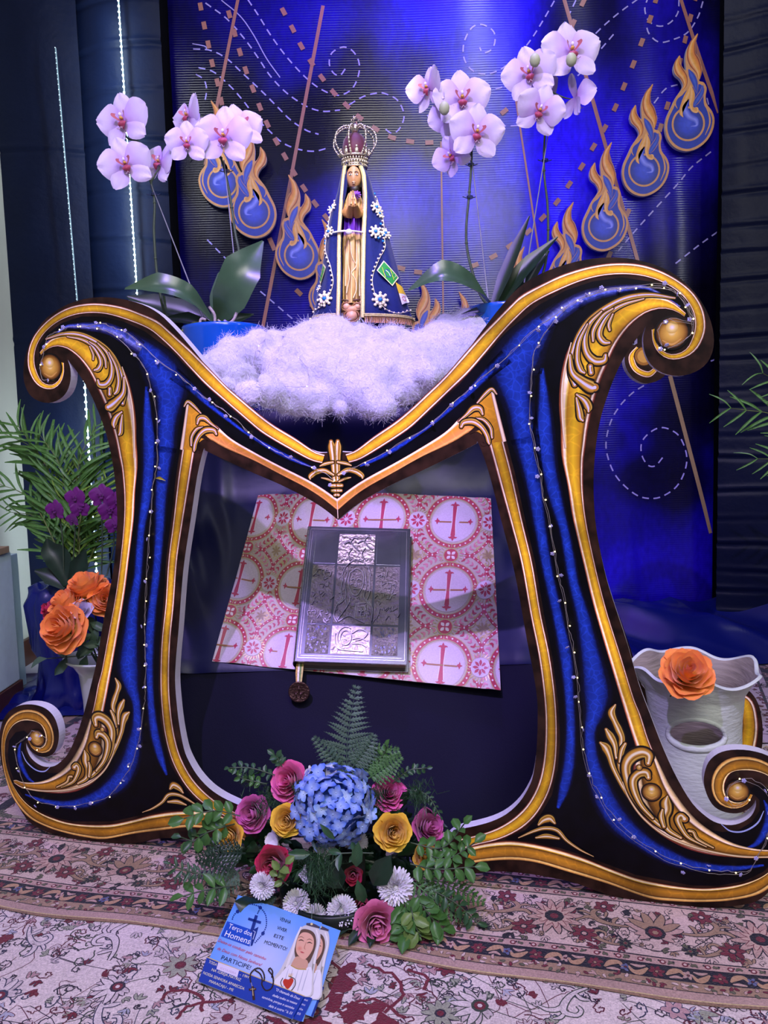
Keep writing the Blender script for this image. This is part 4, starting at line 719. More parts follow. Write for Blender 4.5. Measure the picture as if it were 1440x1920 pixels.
for i in range(-1, 5):
    for j in range(-1, 4):
        o = (i, j)
        if i < -.5 or j < -.5 and False: continue
        pb.rim(o, .30, [(q, LIL) for q in (0, .25, .5, .75, 1)], 1, 36)
        pb.line(arc(o, .365, 0, 2 * PI, 48), RED, 2, w=.055, sm=False); pb.line(arc(o, .332, 0, 2 * PI, 48), GLD, 3, w=.010, sm=False); pb.line(arc(o, .398, 0, 2 * PI, 48), GLD, 3, w=.010, sm=False)
        for a in np.arange(30) * 2 * PI / 30: pb.dot((i + .365 * math.cos(a), j + .365 * math.sin(a)), .013, WHT, 3.5, 6)
        pb.line([(i, j - .21, .055), (i, j - .05, .04), (i, j + .05, .04), (i, j + .21, .065)], RED, 4, 4); pb.line([(i - .2, j + .01, .022), (i + .2, j + .01, .022)], S('#8a5a30'), 4, sm=False)
        pb.line([(i - .036, j - .2), (i - .026, j), (i - .038, j + .2)], WHT, 4.6, w=.008); pb.line([(i + .036, j - .2), (i + .026, j), (i + .038, j + .2)], WHT, 4.6, w=.008)
        for d, k in (((0, -1), .05), ((0, 1), .05), ((-1, 0), .038), ((1, 0), .038)): fleurend((i + d[0] * .2, j + d[1] * .2), d, k)
        # second, outer ring pieces with leafy filling, broken where the medallions sit
        for q in range(4):
            a0 = q * PI / 2 + .34; a1 = (q + 1) * PI / 2 - .34
            pb.line(arc(o, .565, a0, a1, 16), RED, 2, w=.036, sm=False)
            for a in np.linspace(a0, a1, 8): pb.dot((i + .565 * math.cos(a), j + .565 * math.sin(a)), .011, WHT, 3, 6)
            for a in np.linspace(a0, a1, 7): s_ = rng.choice([-1, 1]); pb.line([(i + .44 * math.cos(a), j + .44 * math.sin(a), .012), (i + .475 * math.cos(a + .06), j + .475 * math.sin(a + .06), .03), (i + .51 * math.cos(a + .02 * s_), j + .51 * math.sin(a), .008)], RED if s_ > 0 else S('#b86a80'), 2.5, 4)
        h_ = (i + .5, j); pb.rim(h_, .125, [(0, LIL), (.5, LIL), (1, LIL)], 4, 20)
        for a in np.arange(8) * PI / 4: pb.line([(h_[0] + .025 * math.cos(a), j + .025 * math.sin(a), .012), (h_[0] + .065 * math.cos(a), j + .065 * math.sin(a), .038), (h_[0] + .1 * math.cos(a), j + .1 * math.sin(a), .006)], RED, 5, 3)
        for a in np.arange(26) * 2 * PI / 26: pb.line([(h_[0] + .135 * math.cos(a), j + .135 * math.sin(a)), (h_[0] + .185 * math.cos(a + .1), j + .185 * math.sin(a + .1))], GLD, 3.6, w=.009, sm=False, mi=1)
        v_ = (i, j + .5); pb.rim(v_, .10, [(0, RED), (.5, RED), (1, RED)], 6, 18); pb.line(arc(v_, .1, 0, 2 * PI, 20), GLD, 6.4, w=.012, sm=False, mi=1)
        for a in np.arange(4) * PI / 2 + PI / 4: pb.line([(i + .015 * math.cos(a), v_[1] + .015 * math.sin(a), .01), (i + .045 * math.cos(a), v_[1] + .045 * math.sin(a), .045), (i + .075 * math.cos(a), v_[1] + .075 * math.sin(a), .012)], WHT, 7, 3)
        for a in np.arange(20) * 2 * PI / 20: pb.line([(i + .12 * math.cos(a), v_[1] + .12 * math.sin(a)), (i + .165 * math.cos(a), v_[1] + .165 * math.sin(a))], GLD, 3.6, w=.009, sm=False, mi=1)
        d_ = (i + .5, j + .5)
        for _ in range(30): a = rng.uniform(0, 6.3); x, y = d_[0] + rng.uniform(-.2, .2), d_[1] + rng.uniform(-.2, .2); r_ = rng.uniform(.025, .05); pb.line(arc((x, y), r_, a, a + 4.2, 9), GLD, 1.5, w=.011, sm=False, mi=1)
        for a in np.arange(7) * 2 * PI / 7: pb.line([(d_[0], d_[1], .01), (d_[0] + .05 * math.cos(a), d_[1] + .05 * math.sin(a), .03), (d_[0] + .085 * math.cos(a), d_[1] + .085 * math.sin(a), .005)], S('#8a7458'), 1.8, 3)
pb.build('woven_pattern', [m_broc, m_thr], br)['kind'] = 'stuff'
# ---- book with silver cover
BT = .05
def ontop(px, py): return onplane(px, py, SP + SN * (.014 + BT), SN)
bl, br_, tl_, tr_ = ontop(539, 1240), ontop(748.5, 1246), ontop(591, 986.5), ontop(783, 992)
bx = (br_ - bl + tr_ - tl_) / 2; bW = np.linalg.norm(bx); bx /= bW; by = (tl_ - bl + tr_ - br_) / 2; by -= bx * (by @ bx); bH = np.linalg.norm(by); by /= bH; bc = (bl + br_ + tl_ + tr_) / 4; bN = np.cross(bx, by)
def B3(u, v, h): return tuple(bc + bx * (u * bW / 2) + by * (v * bH / 2) + bN * h)      # u,v in -1..1
def bbox(g, u0, u1, v0, v1, h0, h1, b=.0015, **k):
    V, F = box(u0 * bW / 2, u1 * bW / 2, v0 * bH / 2, v1 * bH / 2, h0, h1, b); V = np.array(V); g.add((bc + V[:, :1] * bx + V[:, 1:2] * by + V[:, 2:] * bN, F), **k)
def silver(name, col, rough, bump=0., bs=60):
    return mat(name, col, rough, metal=1., var=.12, scale=14, bump=bump, bscale=bs)
m_sil = silver('polished_silver', '#b9bcc8', .16); m_sil2 = silver('chased_silver', '#a59c96', .3, .5, 90); m_sil3 = silver('dark_chased_silver', '#77726e', .34, .7, 120)
bk = empty('ceremonial_book', B3(0, 0, -BT), 'large closed book with an embossed silver cover', 'book')
for nm, a_ in (('front_cover', (-1, 1, -1, 1, -.005, 0)), ('back_cover', (-1, 1.03, -1.02, 1, -BT, -BT + .005))):
    g = G(); bbox(g, *a_); g.build(nm, m_sil, bk, False)
g = G(); bbox(g, -.96, .975, -.965, .97, -BT + .005, -.005, .0006); g.build('page_block', mat('gilt_pages', '#a89678', .4, metal=.3, var=.2, scale=200, stretch=(1, 1, 12)), bk, False, 'gilt page edges')
g = G(); P = np.array([[np.array(B3(-1 - .045 * math.sin(a), v, -BT / 2 + BT / 2 * math.cos(a))) for v in np.linspace(-1, 1, 8)] for a in np.linspace(0, PI, 9)]); g.add(grid(P))
for q in np.linspace(-.95, .95, 22): g.add(tube([B3(-1.0, q, .001), B3(-1.045, q, -BT / 2)], .0011, 4))
g.build('spine', m_sil, bk)
cu = [-.86, -.40, .34, .84]; cv = [-.90, -.48, .40, .90]
for i in range(3):
    for j in range(3):
        mm_ = m_sil2 if (i == 1 and j != 1) else (m_sil3 if j < 2 and not (j == 2) else m_sil)
        if j == 2 and i != 1: mm_ = m_sil
        g = G(); bbox(g, cu[i] + .02, cu[i + 1] - .02, cv[j] + .014, cv[j + 1] - .014, .0, .0016, .0006); g.build('cover_panel', mm_, bk, False)
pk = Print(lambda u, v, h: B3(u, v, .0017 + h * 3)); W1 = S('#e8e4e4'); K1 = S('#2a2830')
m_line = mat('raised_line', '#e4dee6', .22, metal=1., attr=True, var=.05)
def ln(P, w=.011, col=W1, lay=2): pk.line([(p[0] + .008, p[1] - .006) for p in P], K1, lay - 1, w=w * 1.5); pk.line(P, col, lay, w=w)  # dark offset copy under each line is its painted shadow
for a, b_ in (((-.95, -.95), (.95, -.95)), ((.95, -.95), (.93, .95)), ((.93, .95), (-.95, .95)), ((-.95, .95), (-.95, -.95)), ((-.9, -.92), (.9, -.92)), ((-.91, -.9), (-.91, .92))): pk.line([a, b_], W1, 2, w=.008)
# centre panel: bearded face with halo, hand and book ; above doves ; below winged head
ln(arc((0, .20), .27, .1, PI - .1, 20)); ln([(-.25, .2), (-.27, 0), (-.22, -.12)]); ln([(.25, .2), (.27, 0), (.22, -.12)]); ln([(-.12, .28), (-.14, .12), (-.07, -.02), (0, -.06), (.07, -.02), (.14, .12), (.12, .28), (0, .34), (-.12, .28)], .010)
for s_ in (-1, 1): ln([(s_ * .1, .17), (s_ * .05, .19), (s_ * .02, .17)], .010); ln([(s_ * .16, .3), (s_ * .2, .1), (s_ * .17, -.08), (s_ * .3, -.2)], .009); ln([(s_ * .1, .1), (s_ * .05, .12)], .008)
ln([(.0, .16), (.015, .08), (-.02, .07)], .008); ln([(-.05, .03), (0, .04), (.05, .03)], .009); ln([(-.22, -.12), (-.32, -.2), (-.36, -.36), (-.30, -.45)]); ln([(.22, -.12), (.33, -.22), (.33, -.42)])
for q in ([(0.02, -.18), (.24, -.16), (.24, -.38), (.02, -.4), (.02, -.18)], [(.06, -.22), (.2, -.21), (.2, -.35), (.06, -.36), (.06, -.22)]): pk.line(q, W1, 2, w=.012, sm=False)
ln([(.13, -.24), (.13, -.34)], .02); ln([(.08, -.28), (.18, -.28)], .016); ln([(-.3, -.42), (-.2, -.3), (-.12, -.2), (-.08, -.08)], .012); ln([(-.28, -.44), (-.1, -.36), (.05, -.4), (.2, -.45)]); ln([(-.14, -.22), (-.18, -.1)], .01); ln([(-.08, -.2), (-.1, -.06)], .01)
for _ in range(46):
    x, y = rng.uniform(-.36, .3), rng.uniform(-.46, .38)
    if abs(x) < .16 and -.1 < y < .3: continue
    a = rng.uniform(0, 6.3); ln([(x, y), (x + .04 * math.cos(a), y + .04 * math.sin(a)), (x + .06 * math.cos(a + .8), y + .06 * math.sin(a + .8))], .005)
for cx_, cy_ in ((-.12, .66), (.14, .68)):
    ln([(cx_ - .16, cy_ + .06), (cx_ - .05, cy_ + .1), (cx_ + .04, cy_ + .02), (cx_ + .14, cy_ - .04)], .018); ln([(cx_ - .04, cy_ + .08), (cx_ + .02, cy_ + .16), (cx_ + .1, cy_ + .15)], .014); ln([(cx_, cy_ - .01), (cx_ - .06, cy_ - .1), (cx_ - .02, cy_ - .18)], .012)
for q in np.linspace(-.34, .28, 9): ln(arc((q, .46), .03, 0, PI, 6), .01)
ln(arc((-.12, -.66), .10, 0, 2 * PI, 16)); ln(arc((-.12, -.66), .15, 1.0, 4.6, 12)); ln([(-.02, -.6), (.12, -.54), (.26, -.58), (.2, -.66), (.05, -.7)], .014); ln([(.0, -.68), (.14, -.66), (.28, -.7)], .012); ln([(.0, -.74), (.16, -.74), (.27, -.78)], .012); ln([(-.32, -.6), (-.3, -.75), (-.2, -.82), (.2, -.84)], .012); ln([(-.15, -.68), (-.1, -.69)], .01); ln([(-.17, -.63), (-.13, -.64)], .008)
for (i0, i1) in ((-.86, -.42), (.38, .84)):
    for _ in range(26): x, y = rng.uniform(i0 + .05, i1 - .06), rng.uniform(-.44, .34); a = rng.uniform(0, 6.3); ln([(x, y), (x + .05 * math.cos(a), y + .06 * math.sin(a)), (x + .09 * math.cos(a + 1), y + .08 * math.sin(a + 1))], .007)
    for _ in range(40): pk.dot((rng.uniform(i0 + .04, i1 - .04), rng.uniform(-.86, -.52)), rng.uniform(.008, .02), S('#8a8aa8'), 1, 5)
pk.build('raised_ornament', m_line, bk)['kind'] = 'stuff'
# ribbon and medal
md = empty('medal_ribbon', tuple(onY(562, 1262, LY0 - .06)), 'round bronze medal hanging on a striped ribbon from the book', 'medal')
mm = onY(561, 1297, LY0 - .062); top = onY(563, 1243, LY0 - .030); g = G()
hw = .0105
for k in range(4): a0, a1 = -hw + 2 * hw * k / 4, -hw + 2 * hw * (k + 1) / 4; g.add(grid(np.array([[top + [a, -.002, 0], onY(561, 1262, LY0 - .052) + [a, 0, 0], mm + [a * .8, 0, .028]] for a in (a0, a1)])), S(['#b08a3a', '#d8d0c0', '#5c7a3a', '#b8a860'][k]))
g.build('ribbon', mat('ribbon_weave', '#fff', .6, attr=True, var=.3, scale=200), md, False)
g = G(); Mm = mtx(frame((0, -1, .05)), mm); g.add(lathe([(0, 0), (.0255, 0), (.029, .001), (.0305, .003), (.029, .0045), (.026, .0036), (0, .0036)], 32), M=Mm)
for dx in (-.009, .004): g.add(box(dx - .002, dx + .002, -.016, -.002, .003, .0052), M=Mm)
g.add(box(-.0018, .0018, -.002, .018, .003, .0052), M=Mm); g.add(box(-.012, .012, .007, .0095, .003, .0052), M=Mm); g.add(box(-.018, .018, -.002, 0, .003, .0048), M=Mm); g.add(box(.002, .012, -.006, -.003, .003, .005), M=Mm)
g.build('medal_disc', mat('old_bronze', '#5a443c', .38, metal=.9, var=.3, scale=60, bump=.4, bscale=150), md, True)
# ================================================================== cotton cloud
m_cot = mat('cotton_wool', '#d2cee2', .95, var=.04, scale=20, bump=.5, bscale=120, sheen=.8, spec=.02)
m_fib = mat('cotton_fibre', '#d8d4e8', .9, var=.0, scale=10, spec=.05, alpha=1)
cot = empty('cotton_cloud', tuple(onY(640, 770, 2.5)), 'fluffy white cotton wool cloud spread at the foot of the statue', 'cotton')
CB = []
for x, y, r, Y in [(412, 690, 36, 2.30), (440, 668, 34, 2.34), (480, 662, 34, 2.38), (452, 712, 30, 2.10), (470, 738, 22, 1.99), (505, 735, 30, 2.22), (540, 700, 46, 2.36), (520, 660, 34, 2.45), (560, 745, 34, 2.30), (575, 655, 42, 2.45), (600, 640, 34, 2.5), (625, 632, 36, 2.5), (610, 700, 48, 2.38), (612, 745, 24, 2.32), (590, 755, 22, 2.3), (650, 720, 44, 2.36), (660, 660, 46, 2.44),
                   (690, 740, 34, 2.30), (712, 758, 26, 2.27), (680, 700, 42, 2.38), (720, 700, 44, 2.36), (705, 655, 34, 2.5), (745, 670, 48, 2.42), (765, 722, 30, 2.36), (800, 690, 48, 2.38), (790, 655, 30, 2.48), (835, 650, 44, 2.42), (860, 630, 40, 2.44), (885, 610, 26, 2.45), (880, 650, 40, 2.42), (835, 690, 34, 2.38), (905, 628, 24, 2.4), (640, 768, 12, 2.3), (530, 762, 16, 2.25), (740, 738, 14, 2.32), (810, 720, 22, 2.36), (432, 725, 14, 2.02)]:
    c_ = onY(x, y, Y); CB.append((c_, r / FPX * Y * 1.0))
mb = bpy.data.metaballs.new('mb'); mb.resolution = .011; mb.threshold = .5; mo = bpy.data.objects.new('mb', mb); C.objects.link(mo)
for c_, r_ in CB:
    e = mb.elements.new(); e.co = c_; e.radius = r_ * 1.62
for _ in range(90):                                          # small tufts over the surface
    c_, r_ = CB[rng.integers(len(CB))]; d = rng.normal(0, 1, 3); d[1] = -abs(d[1]) * .8; d /= np.linalg.norm(d); e = mb.elements.new(); e.co = c_ + d * r_ * .85; e.radius = r_ * rng.uniform(.45, .75)
dg = bpy.context.evaluated_depsgraph_get(); dg.update(); me = bpy.data.meshes.new_from_object(mo.evaluated_get(dg)); W = np.array([tuple(v.co) for v in me.vertices]); NR = np.array([tuple(v.normal) for v in me.vertices]); F = [tuple(p.vertices) for p in me.polygons]; bpy.data.objects.remove(mo)
D = np.array([.012 * noise.fractal(Vector(p * 11), .9, 2.1, 4) + .006 * abs(noise.noise(Vector(p * 31))) for p in W]); W = W + NR * D[:, None]
g = G(); g.add((W, F)); g.build('cotton_tufts', m_cot, cot)['kind'] = 'stuff'
V = []; F = []; n = 0
for i in rng.integers(0, len(W), 52000):
    p = W[i]; d = NR[i]
    if d[1] > .45: continue
    t = np.cross(d, rng.normal(0, 1, 3)); t /= np.linalg.norm(t) + 1e-6; L = rng.uniform(.008, .034); q = p - d * .003; up = rng.uniform(.0, .42); cu = rng.normal(0, .5, 3)
    sd = np.cross(t, [0, 1, 0]); sd = sd / (np.linalg.norm(sd) + 1e-6) * .00024; pts = [q + (t * (1 - up) + d * up) * L * s + cu * L * s * s * .5 for s in (0, .35, .7, 1)]
    for a in pts: V += [a - sd, a + sd]
    F += [(n, n + 1, n + 3, n + 2), (n + 2, n + 3, n + 5, n + 4), (n + 4, n + 5, n + 7, n + 6)]; n += 8
o = bpy.data.objects.new('loose_fibres', mesh_data('loose_fibres', np.array(V) - origin(cot), F, m_fib)); C.objects.link(o); o.parent = cot; o['kind'] = 'stuff'
# ================================================================== orchids
PET_W, PET_P, PET_M = S('#dccdee'), S('#b890d8'), S('#9c5cc0')
m_pet = mat('orchid_petal', '#fff', .5, attr=True, var=.10, scale=160, sss=.15, sheen=.2)
def petal_me(name, w, L, cup, fold, col0, col1, col2, wav=.03, nu=9, nv=9):
    P = np.zeros((nu, nv, 3)); K = np.zeros((nu, nv, 3))
    for i, u in enumerate(np.linspace(-1, 1, nu)):
        for j, v in enumerate(np.linspace(0, 1, nv)):
            ww = w * (math.sin(PI * min(1, (v * .93 + .05)) ** .8)) ** .6 * (.35 + .65 * min(1, v * 1.8)); x = u * ww; y = L * v
            P[i, j] = (x, y, cup * v * v + fold * u * u * ww + wav * math.sin(u * 5 + v * 7) * v); t = min(1, v * 1.1) * (1 - .15 * abs(u)); f = min(1, max(0, (t - .12) / .6)); sp = .12 * math.sin(u * 23) * math.sin(v * 29) * (1 - v)
            K[i, j] = np.clip(np.array(col1) * (1 - f) + np.array(col0) * f + sp * .3, 0, 1) if v > .1 else col2
    V, F = grid(P); return mesh_data(name, V, F, m_pet, K.reshape(-1, 3))
ME_PET = petal_me('petal', .62, 1.0, .12, -.18, PET_W, PET_P, PET_M); ME_SEP = petal_me('sepal', .40, .98, -.08, -.12, PET_W, S('#c4a0de'), PET_P)
g = G()
for s_ in (-1, 1): g.add(grid(np.array([[(s_ * (.05 + .16 * math.sin(v * 2.2)) + .05 * u * s_, -.05 + .22 * v, .10 + .22 * math.sin(v * 2) + .06 * u) for v in np.linspace(0, 1, 6)] for u in np.linspace(-1, 1, 4)])), S('#c86a78'))
g.add(grid(np.array([[(u * .16 * math.sin(PI * (v * .8 + .2)), -.05 - .30 * v, .14 + .16 * math.sin(v * 3) - .1 * u * u) for v in np.linspace(0, 1, 8)] for u in np.linspace(-1, 1, 6)])), S('#a83858'))
g.add(sph((0, .02, .16), .075, 1, (1, .8, 1.3)), S('#e0b050')); g.add(sph((0, .12, .20), .07, 1, (.8, 1.2, 1.2)), S('#f0e2f0'))
for s_ in (-1, 1): g.add(tube([(0, -.32, .26), (s_ * .06, -.42, .3), (s_ * .12, -.40, .36)], .012, 4), S('#d8b0c0'))
V = np.concatenate(g.V); ME_LIP = mesh_data('blossom', V, g.F, m_pet, np.concatenate(g.K)); ME_LIP_D = ME_LIP
def blossom(parent, px, py, rpx, Y, face=(0, -1, .05), roll=0., closed=0., me=(ME_PET, ME_SEP, ME_LIP), m=None):
    s = rpx / FPX * Y * 1.2; R = frame(face) @ rotz(roll + (0)); M = mtx(R, onY(px, py, Y) - origin(parent), s)
    b = inst('blossom', me[2], parent, M, m)
    for sg in (-1, 1): inst('petal', me[0], b, mtx(rotz(-sg * (PI / 2 - .22)) @ rotx(-.06 + .7 * closed) @ roty(sg * .1), (0, .02, .05)), m)
    for a in (0, 2.35, -2.35): inst('sepal', me[1], b, mtx(rotz(a) @ rotx(.05 - .2 * closed), (0, 0, .0)), m)
    return b
def leafstrip(P, W, nrm, cup=.25, nu=7, n=5):
    P = smoothp(P, n); W = np.interp(np.linspace(0, 1, len(P)), np.linspace(0, 1, len(W)), W); T = np.gradient(P, axis=0); T /= np.linalg.norm(T, axis=1)[:, None]; G_ = np.zeros((len(P), nu, 3))
    for i in range(len(P)):
        sd = np.cross(T[i], nrm); sd /= np.linalg.norm(sd) + 1e-9; up = np.cross(sd, T[i])
        for j, u in enumerate(np.linspace(-1, 1, nu)): G_[i, j] = P[i] + sd * u * W[i] / 2 + up * (abs(u) ** 1.5) * W[i] * cup
    return grid(G_)
m_lf = mat('orchid_leaf', '#3c5a3a', .30, var=.15, scale=18, spec=.6, stretch=(1, 1, 1)); m_lf2 = mat('orchid_leaf_dark', '#1c3020', .32, var=.2, scale=20); m_stem = mat('orchid_stem', '#3f5038', .5, var=.25, scale=60); m_stk = mat('grey_stake', '#8a8c94', .5); m_root = mat('aerial_root', '#a89c94', .7, var=.2, scale=80, bump=.3)
m_pot = mat('blue_glazed_pot', '#0a54b8', .22, var=.06, scale=8, coat=.5)
def orchid(cx, rimy, Y, rpx, label, key):
    c_ = onY(cx, rimy, Y); r = rpx / FPX * Y; root = empty('potted_orchid', (c_[0], c_[1], 1.206), label, 'orchid'); h = c_[2] - 1.207
    g = G(); g.add(lathe([(0, .0), (r * .78, 0), (r * .80, .01), (r * .90, h * .5), (r * 1.0, h - .012), (r * 1.01, h - .004), (r * .985, h), (r * .95, h - .004), (r * .93, h - .03)], 48, (c_[0], c_[1], 1.2075))); g.build('pot', m_pot, root)
    g = G(); g.add(lathe([(0, h - .02), (r * .5, h - .022), (r * .935, h - .03)], 30, (c_[0], c_[1], 1.2075), wob=lambda R_, z, a, i: (R_, z + .006 * nz3((R_ * 40 * math.cos(a), R_ * 40 * math.sin(a), 1))))); g.build('bark_mulch', mat('bark_mulch', '#4a3324', .9, var=.4, scale=80, bump=.8), root)
    return root, c_
def pts(L, Y, dY=None): return [onY(x, y, Y + (0 if dY is None else dY[i])) for i, (x, y) in enumerate(L)]
def stem(root, L, Y, r=.0045, nm='flower_stem', m=None, dY=None):
    P = smoothp(pts(L, Y, dY), 6); g = G(); g.add(tube(P, np.linspace(r, r * .6, len(P)), 7))
    for k in range(6, len(P) - 2, 9): g.add(sph(P[k], r * 1.35, 1, (1, 1, .7)))
    g.build(nm, m or m_stem, root)
def clip(root, px, py, Y):
    g = G(); c_ = onY(px, py, Y - .003)
    for k in range(2): g.add(tube([c_ + [.009 * math.cos(a), .009 * math.sin(a), .004 * k] for a in np.linspace(0, 2 * PI, 9)], .0016, 4))
    g.add(tube([c_ + [-.01, 0, 0], c_ + [-.022, 0, .004]], .0014, 4)); g.add(tube([c_ + [.01, 0, 0], c_ + [.02, 0, .003]], .0014, 4)); g.build('plant_clip', mat('clip_dark', '#1c2a4a', .4), root)
def oleaf(root, L, W, Y, m, nrm=(0, -.6, .8), dY=None, cup=.22): g = G(); P = pts(L, Y, dY); g.add(leafstrip(P, [w * Y / FPX for w in W], np.array(nrm), cup)); g.build('leaf', m, root)
def roots(root, L, Y):
    g = G()
    for q in L: P = smoothp(pts(q, Y), 5); g.add(tube(P, .0045, 6))
    g.build('aerial_root', m_root, root)
ro, c_ = orchid(418, 614, 2.46, 74, 'pale lilac orchid with two flower stems in a blue pot left of the statue', 0); YL = 2.44
stem(ro, [(385, 600), (318, 598), (297, 530), (289, 440), (290, 380), (283, 342), (270, 300), (262, 268), (238, 258), (232, 232)], YL); stem(ro, [(408, 600), (447, 500), (440, 430), (428, 350), (414, 296), (400, 282), (370, 292), (362, 262), (352, 240)], YL + .03)
stem(ro, [(382, 600), (283, 345)], YL - .01, .0022, 'support_stake', m_stk); stem(ro, [(447, 560), (420, 300)], YL + .01, .0022, 'support_stake', m_stk); clip(ro, 289, 366, YL); clip(ro, 425, 322, YL + .03)
stem(ro, [(283, 342), (292, 326), (300, 312)], YL, .003, 'flower_stalk'); stem(ro, [(264, 276), (250, 292), (240, 305)], YL, .003, 'flower_stalk'); stem(ro, [(372, 292), (360, 300), (357, 306)], YL, .0025, 'flower_stalk')
for a in [(232, 226, 43, YL - .03, (-.25, -1, .05), .15), (236, 308, 41, YL - .04, (.1, -1, -.05), .3), (302, 306, 36, YL + .01, (-.55, -.8, .3), -.3, .2), (356, 218, 38, YL, (-.8, -.7, .2), .1, .2), (351, 268, 33, YL - .05, (.05, -1, 0), 0.), (452, 236, 37, YL + .04, (.5, -.9, .3), .2), (420, 256, 44, YL - .04, (-.05, -1, -.05), -.1), (372, 250, 26, YL + .02, (.6, -.9, -.2), .5, .3)]: blossom(ro, *a)
oleaf(ro, [(398, 604), (350, 556), (290, 538), (234, 542)], [14, 46, 52, 5], YL, m_lf, (0, -.75, .65), [0, -.08, -.1, -.06]); oleaf(ro, [(408, 604), (430, 560), (455, 505), (493, 452)], [16, 62, 68, 4], YL, m_lf, (.3, -.95, .2), [0, -.05, -.06, 0], .12)
oleaf(ro, [(404, 600), (410, 560), (425, 520), (438, 494)], [12, 36, 38, 4], YL + .05, m_lf, (-.4, -.9, .2), None, .12); oleaf(ro, [(395, 606), (340, 590), (280, 575), (238, 556)], [14, 54, 48, 4], YL + .04, m_lf2, (0, -.8, .6)); oleaf(ro, [(395, 610), (350, 600), (310, 596)], [14, 30, 4], YL - .02, m_lf2, (0, -.8, .6)); oleaf(ro, [(420, 606), (450, 600), (476, 590)], [12, 30, 4], YL - .02, m_lf2, (0, -.7, .7)); oleaf(ro, [(400, 610), (365, 612), (338, 622)], [8, 20, 3], YL - .04, mat('old_leaf', '#7a8a30', .5), (0, -.6, .8))
roots(ro, [[(403, 606), (402, 590), (392, 575)], [(408, 600), (420, 608), (436, 602), (444, 586)], [(388, 610), (376, 606), (378, 598), (386, 600)], [(434, 612), (446, 606)]], YL - .08)
rr, c_ = orchid(950, 577, 2.46, 73, 'pale lilac orchid with tall flower stems in a blue pot right of the statue', 1); YR = 2.44
stem(rr, [(915, 575), (897, 545), (878, 480), (874, 430), (880, 360), (884, 300), (882, 262), (868, 222), (848, 200), (815, 178)], YR); stem(rr, [(960, 575), (1010, 530), (1026, 470), (1027, 390), (1020, 320), (1022, 250), (1030, 190), (1030, 140), (1015, 118)], YR + .02)
stem(rr, [(915, 560), (885, 300)], YR - .01, .0022, 'support_stake', m_stk); stem(rr, [(983, 530), (1028, 250)], YR, .0022, 'support_stake', m_stk); clip(rr, 883, 310, YR); clip(rr, 881, 371, YR); clip(rr, 1022, 302, YR + .02)
for q in ([(882, 290), (868, 284), (852, 290)], [(876, 240), (886, 244), (892, 250)], [(862, 214), (866, 200), (868, 192)], [(840, 198), (836, 202), (832, 206)]): stem(rr, q, YR, .0028, 'flower_stalk')
for q in ([(1030, 150), (1048, 120), (1066, 100)], [(1030, 170), (1055, 182), (1072, 186)], [(1028, 150), (1010, 135), (1000, 120)], [(1028, 190), (1018, 200), (1010, 206)], [(1026, 150), (1010, 150), (998, 148)]): stem(rr, q, YR + .02, .0028, 'flower_stalk')
for a in [(804, 166, 36, YR + .0, (-.75, -.7, .1), .1, .5), (866, 186, 44, YR - .03, (0, -1, .05), .05), (846, 214, 36, YR + .0, (-.2, -1, -.2), .5), (893, 249, 43, YR - .06, (.12, -1, -.05), -.1), (848, 291, 32, YR, (-.6, -.7, -.25), .4, .4),
          (1070, 97, 47, YR - .02, (.15, -1, .15), .1), (1080, 86, 36, YR + .04, (.5, -.9, .3), 0), (993, 138, 42, YR - .02, (-.35, -1, 0), .2), (1012, 208, 38, YR - .06, (-.1, -1, -.15), -.35, .3), (1078, 184, 34, YR + .0, (.75, .2, .1), .2, .7), (1012, 170, 34, YR + .04, (.3, -1, 0), .4)]: blossom(rr, *a)
for x, y in ((833, 203), (1003, 113), (1071, 112)):
    g = G(); q = onY(x, y, YR - .07); g.add(sph(q, .016, 2, (1, 1, 1.25))); g.build('flower_bud', mat('orchid_bud', '#b4bc94', .5, sss=.1), rr)
oleaf(rr, [(922, 575), (885, 540), (830, 518), (766, 545)], [14, 52, 58, 5], YR - .02, m_lf, (0, -.75, .65), [0, -.08, -.12, -.08]); oleaf(rr, [(925, 575), (948, 520), (970, 465), (993, 405)], [14, 30, 26, 3], YR - .04, m_lf2, (-.7, -.7, .2), None, .2); oleaf(rr, [(935, 578), (965, 530), (1000, 490), (1046, 444)], [16, 38, 32, 3], YR - .03, m_lf2, (-.6, -.8, .3), None, .2); oleaf(rr, [(950, 580), (980, 545), (1010, 495), (1030, 470)], [14, 34, 26, 3], YR + .02, m_lf2, (-.5, -.8, .3)); oleaf(rr, [(930, 585), (895, 585), (865, 590)], [8, 20, 3], YR - .06, m_lf2, (0, -.6, .8))
# ================================================================== statue
YS = 2.80; SPX = 240 / 1047
def st(x, y, d=0.): p = onY(560 + x * SPX, 200 + y * SPX, YS); return np.array([p[0], YS - d, p[2]])
sta = empty('statue', tuple(st(480, 1790) * [1, 1, 0] + [0, 0, 1.372]), 'crowned statue of a praying woman in a beaded navy mantle', 'statue')
VEL = mat('navy_velvet', '#0a1a5c', .7, var=.12, scale=90, sheen=.15, spec=.2, bump=.15, bscale=200); m_gold = mat('gold_trim', '#e0d090', .45, metal=.3, var=.25, scale=300, bump=.3, bscale=300); m_wood = mat('carved_wood', '#a8703a', .45, var=.15, scale=30, attr=True, spec=.5); m_pearl = mat('pearl', '#e8dcc0', .2, var=.05, coat=.4); m_jew = mat('blue_jewel', '#1a78d0', .15, coat=.5); m_slv = mat('crown_silver', '#e8dcc4', .26, metal=.85, var=.25, scale=200)
